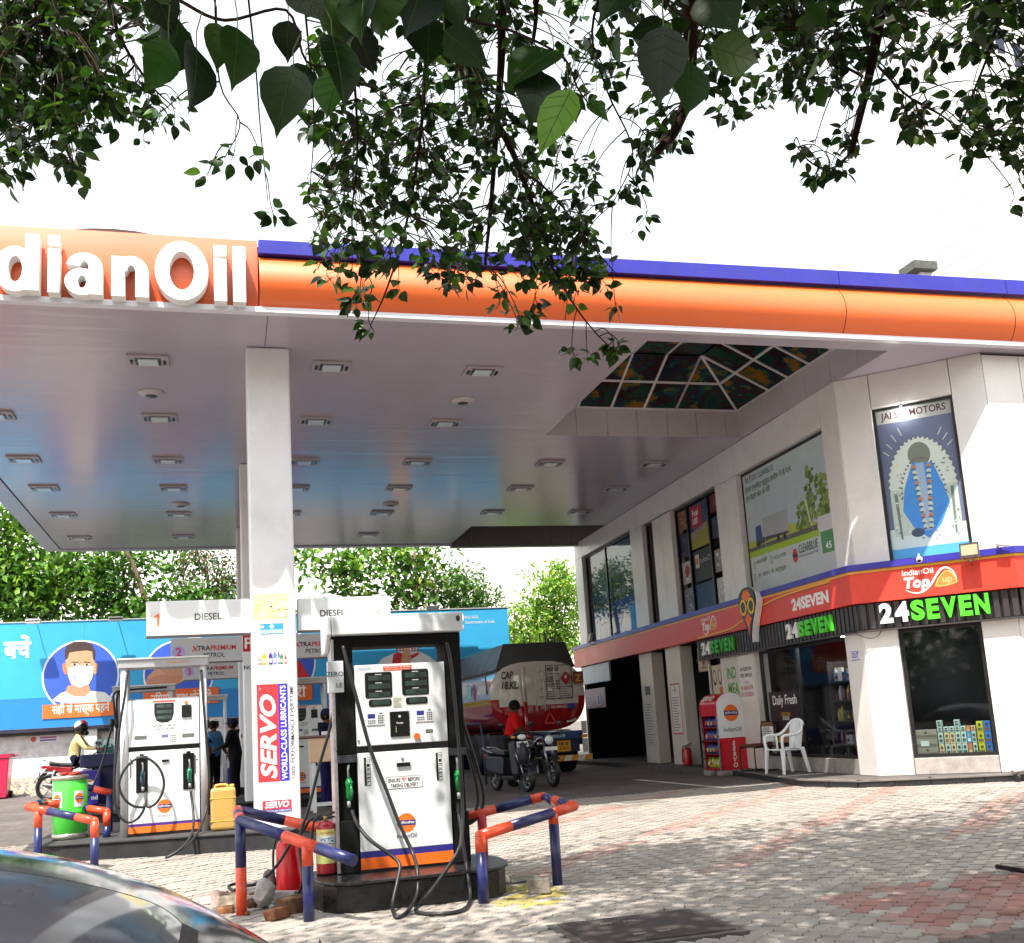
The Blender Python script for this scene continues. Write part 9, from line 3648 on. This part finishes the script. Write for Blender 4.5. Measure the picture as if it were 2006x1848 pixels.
branch([(1200, -80, 6.4), (1160, 60, 6.7), (1190, 180, 6.9), (1240, 300, 7.1), (1200, 400, 7.3)], 0.012, 0.004)

bp_ = np.array([tuple(p) for b in branches for p in b])
r_ = np.random.default_rng(17)


def inside(poly, x, y):
    c = False
    j = len(poly) - 1
    for i in range(len(poly)):
        xi, yi = poly[i]
        xj, yj = poly[j]
        if (yi > y) != (yj > y) and x < (xj - xi) * (y - yi) / (yj - yi) + xi:
            c = not c
        j = i
    return c


regions = [  # outline in the photograph, sprays, distance range
    ([(-60, -60), (300, -60), (345, 40), (330, 110), (300, 95), (250, 60), (240, 120), (300, 170), (350, 225), (330, 250), (230, 240), (190, 210), (165, 230), (155, 330), (80, 320), (-60, 345)], 150, (6.6, 8.2)),
    ([(-60, -60), (220, -60), (230, 60), (200, 150), (150, 215), (-60, 240)], 90, (6.8, 8.2)),
    ([(590, 190), (640, 170), (720, 190), (900, 180), (1080, 240), (1170, 330), (1260, 330), (1245, 370), (1180, 400), (1185, 450), (1215, 520), (1150, 500), (1120, 560), (1060, 590), (990, 600), (960, 570), (900, 560), (800, 540), (730, 560), (690, 570), (650, 520), (610, 480), (600, 330)], 175, (6.9, 8.4)),
    ([(620, -60), (1200, -60), (1200, 150), (1100, 260), (960, 250), (820, 230), (700, 200), (620, 120)], 120, (6.4, 8.0)),
    ([(1010, 340), (1160, 420), (1180, 560), (1100, 570), (1010, 480)], 42, (7.2, 8.3)),
    ([(1190, -60), (1560, -60), (1600, 100), (1590, 200), (1500, 190), (1440, 240), (1380, 170), (1330, 120), (1260, 200), (1210, 130)], 60, (5.8, 7.2)),
    ([(1500, -60), (2050, -60), (2050, 20), (1900, 120), (1800, 130), (1740, 110), (1660, 190), (1570, 150), (1500, 60)], 78, (5.4, 6.6)),
    ([(1860, 190), (1990, 100), (2050, 60), (2050, 290), (1960, 310), (1880, 285), (1850, 230)], 34, (5.4, 6.4)),
    ([(1720, 170), (1800, 160), (1830, 260), (1780, 250)], 7, (5.6, 6.4)),
    ([(1550, 270), (1670, 240), (1680, 330), (1600, 360)], 9, (6.0, 6.5)),
    ([(1225, 180), (1330, 180), (1340, 300), (1240, 300)], 10, (6.2, 6.8)),
]
singles = [(1268, 412, 7.3, 7), (530, 400, 6.9, 9), (415, 322, 6.6, 6), (460, 292, 6.5, 6), (505, 296, 6.5, 4), (722, 628, 7.8, 6), (1120, 676, 8.0, 9), (1150, 690, 8.0, 7), (1200, 662, 8.0, 14), (1212, 672, 8.0, 12), (1040, 608, 7.8, 9), (1010, 620, 7.8, 7), (690, 520, 7.6, 8),
           (705, 575, 7.7, 8), (640, 530, 7.5, 6), (1180, 545, 7.9, 8), (1205, 590, 7.9, 7), (1990, 330, 5.9, 5), (1985, 375, 5.9, 4), (350, 190, 7.4, 5), (340, 212, 7.4, 5), (282, 262, 7.4, 2), (1790, 215, 6.0, 4), (1240, 345, 7.2, 7), (1215, 360, 7.2, 7), (148, 330, 7.6, 5)]
sprays = []
for poly, n_, (d0, d1) in regions:
    n_ = int(n_ * 1.25)
    xs_ = [p[0] for p in poly]
    ys_ = [p[1] for p in poly]
    c = 0
    while c < n_:
        x, y = r_.uniform(min(xs_), max(xs_)), r_.uniform(min(ys_), max(ys_))
        if inside(poly, x, y):
            sprays.append((x, y, r_.uniform(d0, d1), int(r_.integers(5, 10))))
            c += 1
sprays += singles
LP = []                                # every leaf: base point, direction, normal, length, width, colour
tw_mb = MB(S(60, 48, 34))
LC = np.array([S(34, 58, 24), S(40, 68, 26), S(27, 48, 21), S(46, 78, 28), S(30, 55, 20), S(76, 108, 40)])
for x, y, d, n_ in sprays:
    c = ppt(x, y, d)
    ca_ = np.array(c)
    j = int(np.argmin(((bp_ - ca_ - np.array([0, 0, 0.25])) ** 2).sum(1)))
    b = V(bp_[j])
    if (b - c).length < 1.6:
        mid = b.lerp(c, 0.55) + V((0, 0, 0.06))
        tip = c + V((r_.normal() * .04, r_.normal() * .04, -0.10))
        tw = spline([b, mid, c, tip], 3)
    else:
        tw = [c + V((r_.normal() * .1, r_.normal() * .1, 0.35)), c, c + V((0, 0, -0.1))]
    tw_mb.tube(tw, [0.006 - 0.0035 * i / (len(tw) - 1) for i in range(len(tw))], n=4, caps=False)
    for i in range(n_):
        f = r_.random()
        p = np.array(tw[-1]) * (1 - f) + np.array(tw[max(0, len(tw) - 4)]) * f
        dr = r_.normal(size=3)
        dr[2] = dr[2] * 0.5 - 0.55
        dr /= np.linalg.norm(dr)
        st = p + dr * 0.05
        tw_mb.tube([V(p), V(st)], 0.0016, n=3, caps=False)
        L = r_.uniform(0.078, 0.135)
        LP.append((st, dr, r_.normal(size=3) * 0.7 + np.array([0, -0.1, 0.9]), L, L * r_.uniform(0.55, 0.68), LC[r_.integers(0, 6)] * r_.uniform(0.75, 1.25)))
tw_mb.build('twigs', BARK, peep, kind='stuff')

OUT = [(0.0, 0.0), (0.10, 0.30), (0.24, 0.47), (0.40, 0.50), (0.58, 0.42), (0.76, 0.22), (0.88, 0.07), (1.0, 0.0)]


def heart(st, dr, nn, L, W, curl=0.10, wave=0.28):
    d = V(dr).normalized()
    s_ = d.cross(V(nn)).normalized()
    u = s_.cross(d)
    vv = []
    for t_, w_ in OUT:
        c = V(st) + d * (t_ * L) - u * (curl * L * t_ * t_)
        vv += [c, c + s_ * w_ * W + u * abs(w_) * W * wave, c - s_ * w_ * W + u * abs(w_) * W * (0.56 - wave)]
    ff = []
    for i in range(len(OUT) - 1):
        a, b = 3 * i, 3 * (i + 1)
        if i == 0:
            ff += [(a, b, b + 1), (a, b + 2, b)]
        elif i == len(OUT) - 2:
            ff += [(a, b, a + 1), (a, a + 2, b)]
        else:
            ff += [(a, b, b + 1, a + 1), (a, a + 2, b + 2, b)]
    return vv, ff


# the broad leaves hanging close to the lens side: (base x, y, tip x, tip y, distance, width factor, sun or backlit shade put into the colour)
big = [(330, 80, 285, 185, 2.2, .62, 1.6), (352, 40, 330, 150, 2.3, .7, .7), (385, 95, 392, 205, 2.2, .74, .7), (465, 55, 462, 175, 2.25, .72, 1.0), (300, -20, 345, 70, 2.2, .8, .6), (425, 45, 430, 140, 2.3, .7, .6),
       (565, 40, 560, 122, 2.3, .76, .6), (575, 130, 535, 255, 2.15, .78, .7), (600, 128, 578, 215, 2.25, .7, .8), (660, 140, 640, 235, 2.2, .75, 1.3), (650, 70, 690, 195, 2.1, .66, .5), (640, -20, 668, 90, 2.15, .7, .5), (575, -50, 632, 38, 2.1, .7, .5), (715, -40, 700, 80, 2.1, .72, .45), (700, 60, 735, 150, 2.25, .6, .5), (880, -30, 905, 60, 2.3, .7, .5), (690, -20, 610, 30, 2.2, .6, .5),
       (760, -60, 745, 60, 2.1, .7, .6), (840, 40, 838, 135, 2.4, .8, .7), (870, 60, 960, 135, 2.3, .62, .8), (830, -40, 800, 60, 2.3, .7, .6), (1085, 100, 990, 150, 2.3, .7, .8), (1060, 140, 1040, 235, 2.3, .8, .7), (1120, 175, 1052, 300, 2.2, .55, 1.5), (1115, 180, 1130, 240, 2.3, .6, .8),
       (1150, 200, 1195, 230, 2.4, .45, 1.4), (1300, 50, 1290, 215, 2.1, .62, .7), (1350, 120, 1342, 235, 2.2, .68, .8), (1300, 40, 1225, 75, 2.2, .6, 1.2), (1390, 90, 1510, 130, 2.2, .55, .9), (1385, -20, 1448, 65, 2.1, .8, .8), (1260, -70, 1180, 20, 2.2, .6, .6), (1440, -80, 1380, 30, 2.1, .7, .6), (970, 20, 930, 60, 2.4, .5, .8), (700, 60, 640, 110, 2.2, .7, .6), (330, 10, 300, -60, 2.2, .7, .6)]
nbig = 0
for bx_, by_, tx_, ty_, d, wf, sh in big:
    a, b = ppt(bx_, by_, d), ppt(tx_, ty_, d + r_.uniform(-0.06, 0.06))
    L = (b - a).length
    tocam = (V((0, 0, CAM_H)) - a).normalized()
    nn = tocam + V((r_.normal() * .35, 0, r_.normal() * .3 + 0.3))
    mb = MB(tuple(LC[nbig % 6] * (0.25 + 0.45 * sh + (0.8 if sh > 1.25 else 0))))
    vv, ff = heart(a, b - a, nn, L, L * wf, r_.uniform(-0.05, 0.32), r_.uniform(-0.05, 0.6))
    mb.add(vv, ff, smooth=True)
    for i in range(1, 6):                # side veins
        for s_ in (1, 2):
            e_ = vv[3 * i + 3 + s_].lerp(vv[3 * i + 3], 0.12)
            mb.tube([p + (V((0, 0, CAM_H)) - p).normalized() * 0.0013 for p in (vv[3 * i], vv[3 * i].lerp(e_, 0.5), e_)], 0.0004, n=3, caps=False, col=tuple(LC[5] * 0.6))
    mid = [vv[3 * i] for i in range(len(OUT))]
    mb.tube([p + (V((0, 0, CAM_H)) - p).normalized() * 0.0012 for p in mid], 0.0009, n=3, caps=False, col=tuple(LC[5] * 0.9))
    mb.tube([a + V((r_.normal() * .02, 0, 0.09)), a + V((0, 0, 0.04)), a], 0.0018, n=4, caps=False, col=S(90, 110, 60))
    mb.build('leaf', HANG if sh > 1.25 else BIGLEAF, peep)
    nbig += 1
branch([(520, -120, 2.2), (600, -40, 2.25), (690, 0, 2.3), (790, -20, 2.3)], 0.006, 0.003)
branch([(250, -60, 2.3), (350, 0, 2.3), (440, 40, 2.3), (560, 20, 2.3), (600, 120, 2.25), (665, 130, 2.2)], 0.005, 0.0025)
branch([(820, -60, 2.3), (900, 30, 2.35), (1000, 60, 2.35), (1100, 110, 2.3), (1130, 170, 2.25), (1150, 200, 2.4)], 0.005, 0.002)
branch([(1240, -60, 2.2), (1320, 20, 2.2), (1380, 60, 2.2), (1350, 120, 2.2)], 0.005, 0.002)
# next: the leaves that show largest are leaves of their own, the rest one mass
LP.sort(key=lambda q_: -q_[3] / max(0.5, q_[0][1]))
vis_l, rest_l = [], []
for q_ in LP:
    px_, py_ = proj(*q_[0])
    (vis_l if 0 < px_ < 2006 and 0 < py_ < 760 and len(vis_l) < 300 - nbig else rest_l).append(q_)
for st, dr, nn, L, W, c in vis_l:
    mb = MB(tuple(c))
    vv, ff = heart(st, dr, nn, L, W)
    mb.add(vv, ff, smooth=True)
    mb.build('leaf', HANG, peep)
mb = MB()
for st, dr, nn, L, W, c in rest_l:
    vv, ff = heart(st, dr, nn, L, W)
    mb.add(vv, ff, smooth=True, col=tuple(c))
mb.build('leaves', HANG, peep, kind='stuff')
# the crown overhead, above the frame, that shades the paving
k = 60000
cen = []
while len(cen) < 1500:
    X, Y, Z = r_.uniform(-4.5, 8.5), r_.uniform(-1.0, 7.6), r_.uniform(4.6, 9.2)
    if Z > 2.35 + 0.80 * Y and not (X < 1.0 and Y > 4.2):
        cen.append((X, Y, Z))
cen = np.array(cen)
ci = r_.integers(0, len(cen), k)
P_ = cen[ci] + r_.normal(size=(k, 3)) * np.array([0.6, 0.6, 0.2])
me = leaf_mesh('crown', P_ - np.array([3.5, -1.5, 0]), r_.normal(size=(k, 3)) + np.array([0, 0, -.5]), r_.normal(size=(k, 3)) * .5 + np.array([0, 0, 1]), r_.uniform(.13, .19, k), r_.uniform(.085, .125, k), LC[r_.integers(0, 6, k)], HANG)
o = bpy.data.objects.new('crown', me)
COL.objects.link(o)
o.parent = peep
o['kind'] = 'stuff'
mb = MB(BRANCH)
for c in cen[::30]:
    a = tk_pts[-1]
    mb.tube(spline([a, a.lerp(V(c), 0.5) + V((0, 0, .3)), V(c)], 4), [0.05 - 0.045 * i / 8 for i in range(9)], n=5)
mb.build('limbs', BARK, peep, kind='stuff')

# trees across the road, behind the camera: they close the horizon and show in the glass
k = 16000
P_ = np.stack([r_.uniform(-45, 60, k), r_.uniform(-26, -20, k), np.abs(r_.normal(size=k)) * 3.2 + 0.3], 1)
P_[:, 2] += 2.2 * np.sin(P_[:, 0] * 0.45) * (P_[:, 2] > 2)
me = leaf_mesh('roadside_trees', P_, r_.normal(size=(k, 3)), r_.normal(size=(k, 3)) + np.array([0, 0, 1]), r_.uniform(.6, 1.1, k), r_.uniform(.4, .8, k), np.array(GD)[r_.integers(0, 5, k)] * 0.8, LEAF)
o = bpy.data.objects.new('roadside_trees', me)
COL.objects.link(o)
o['kind'] = 'stuff'
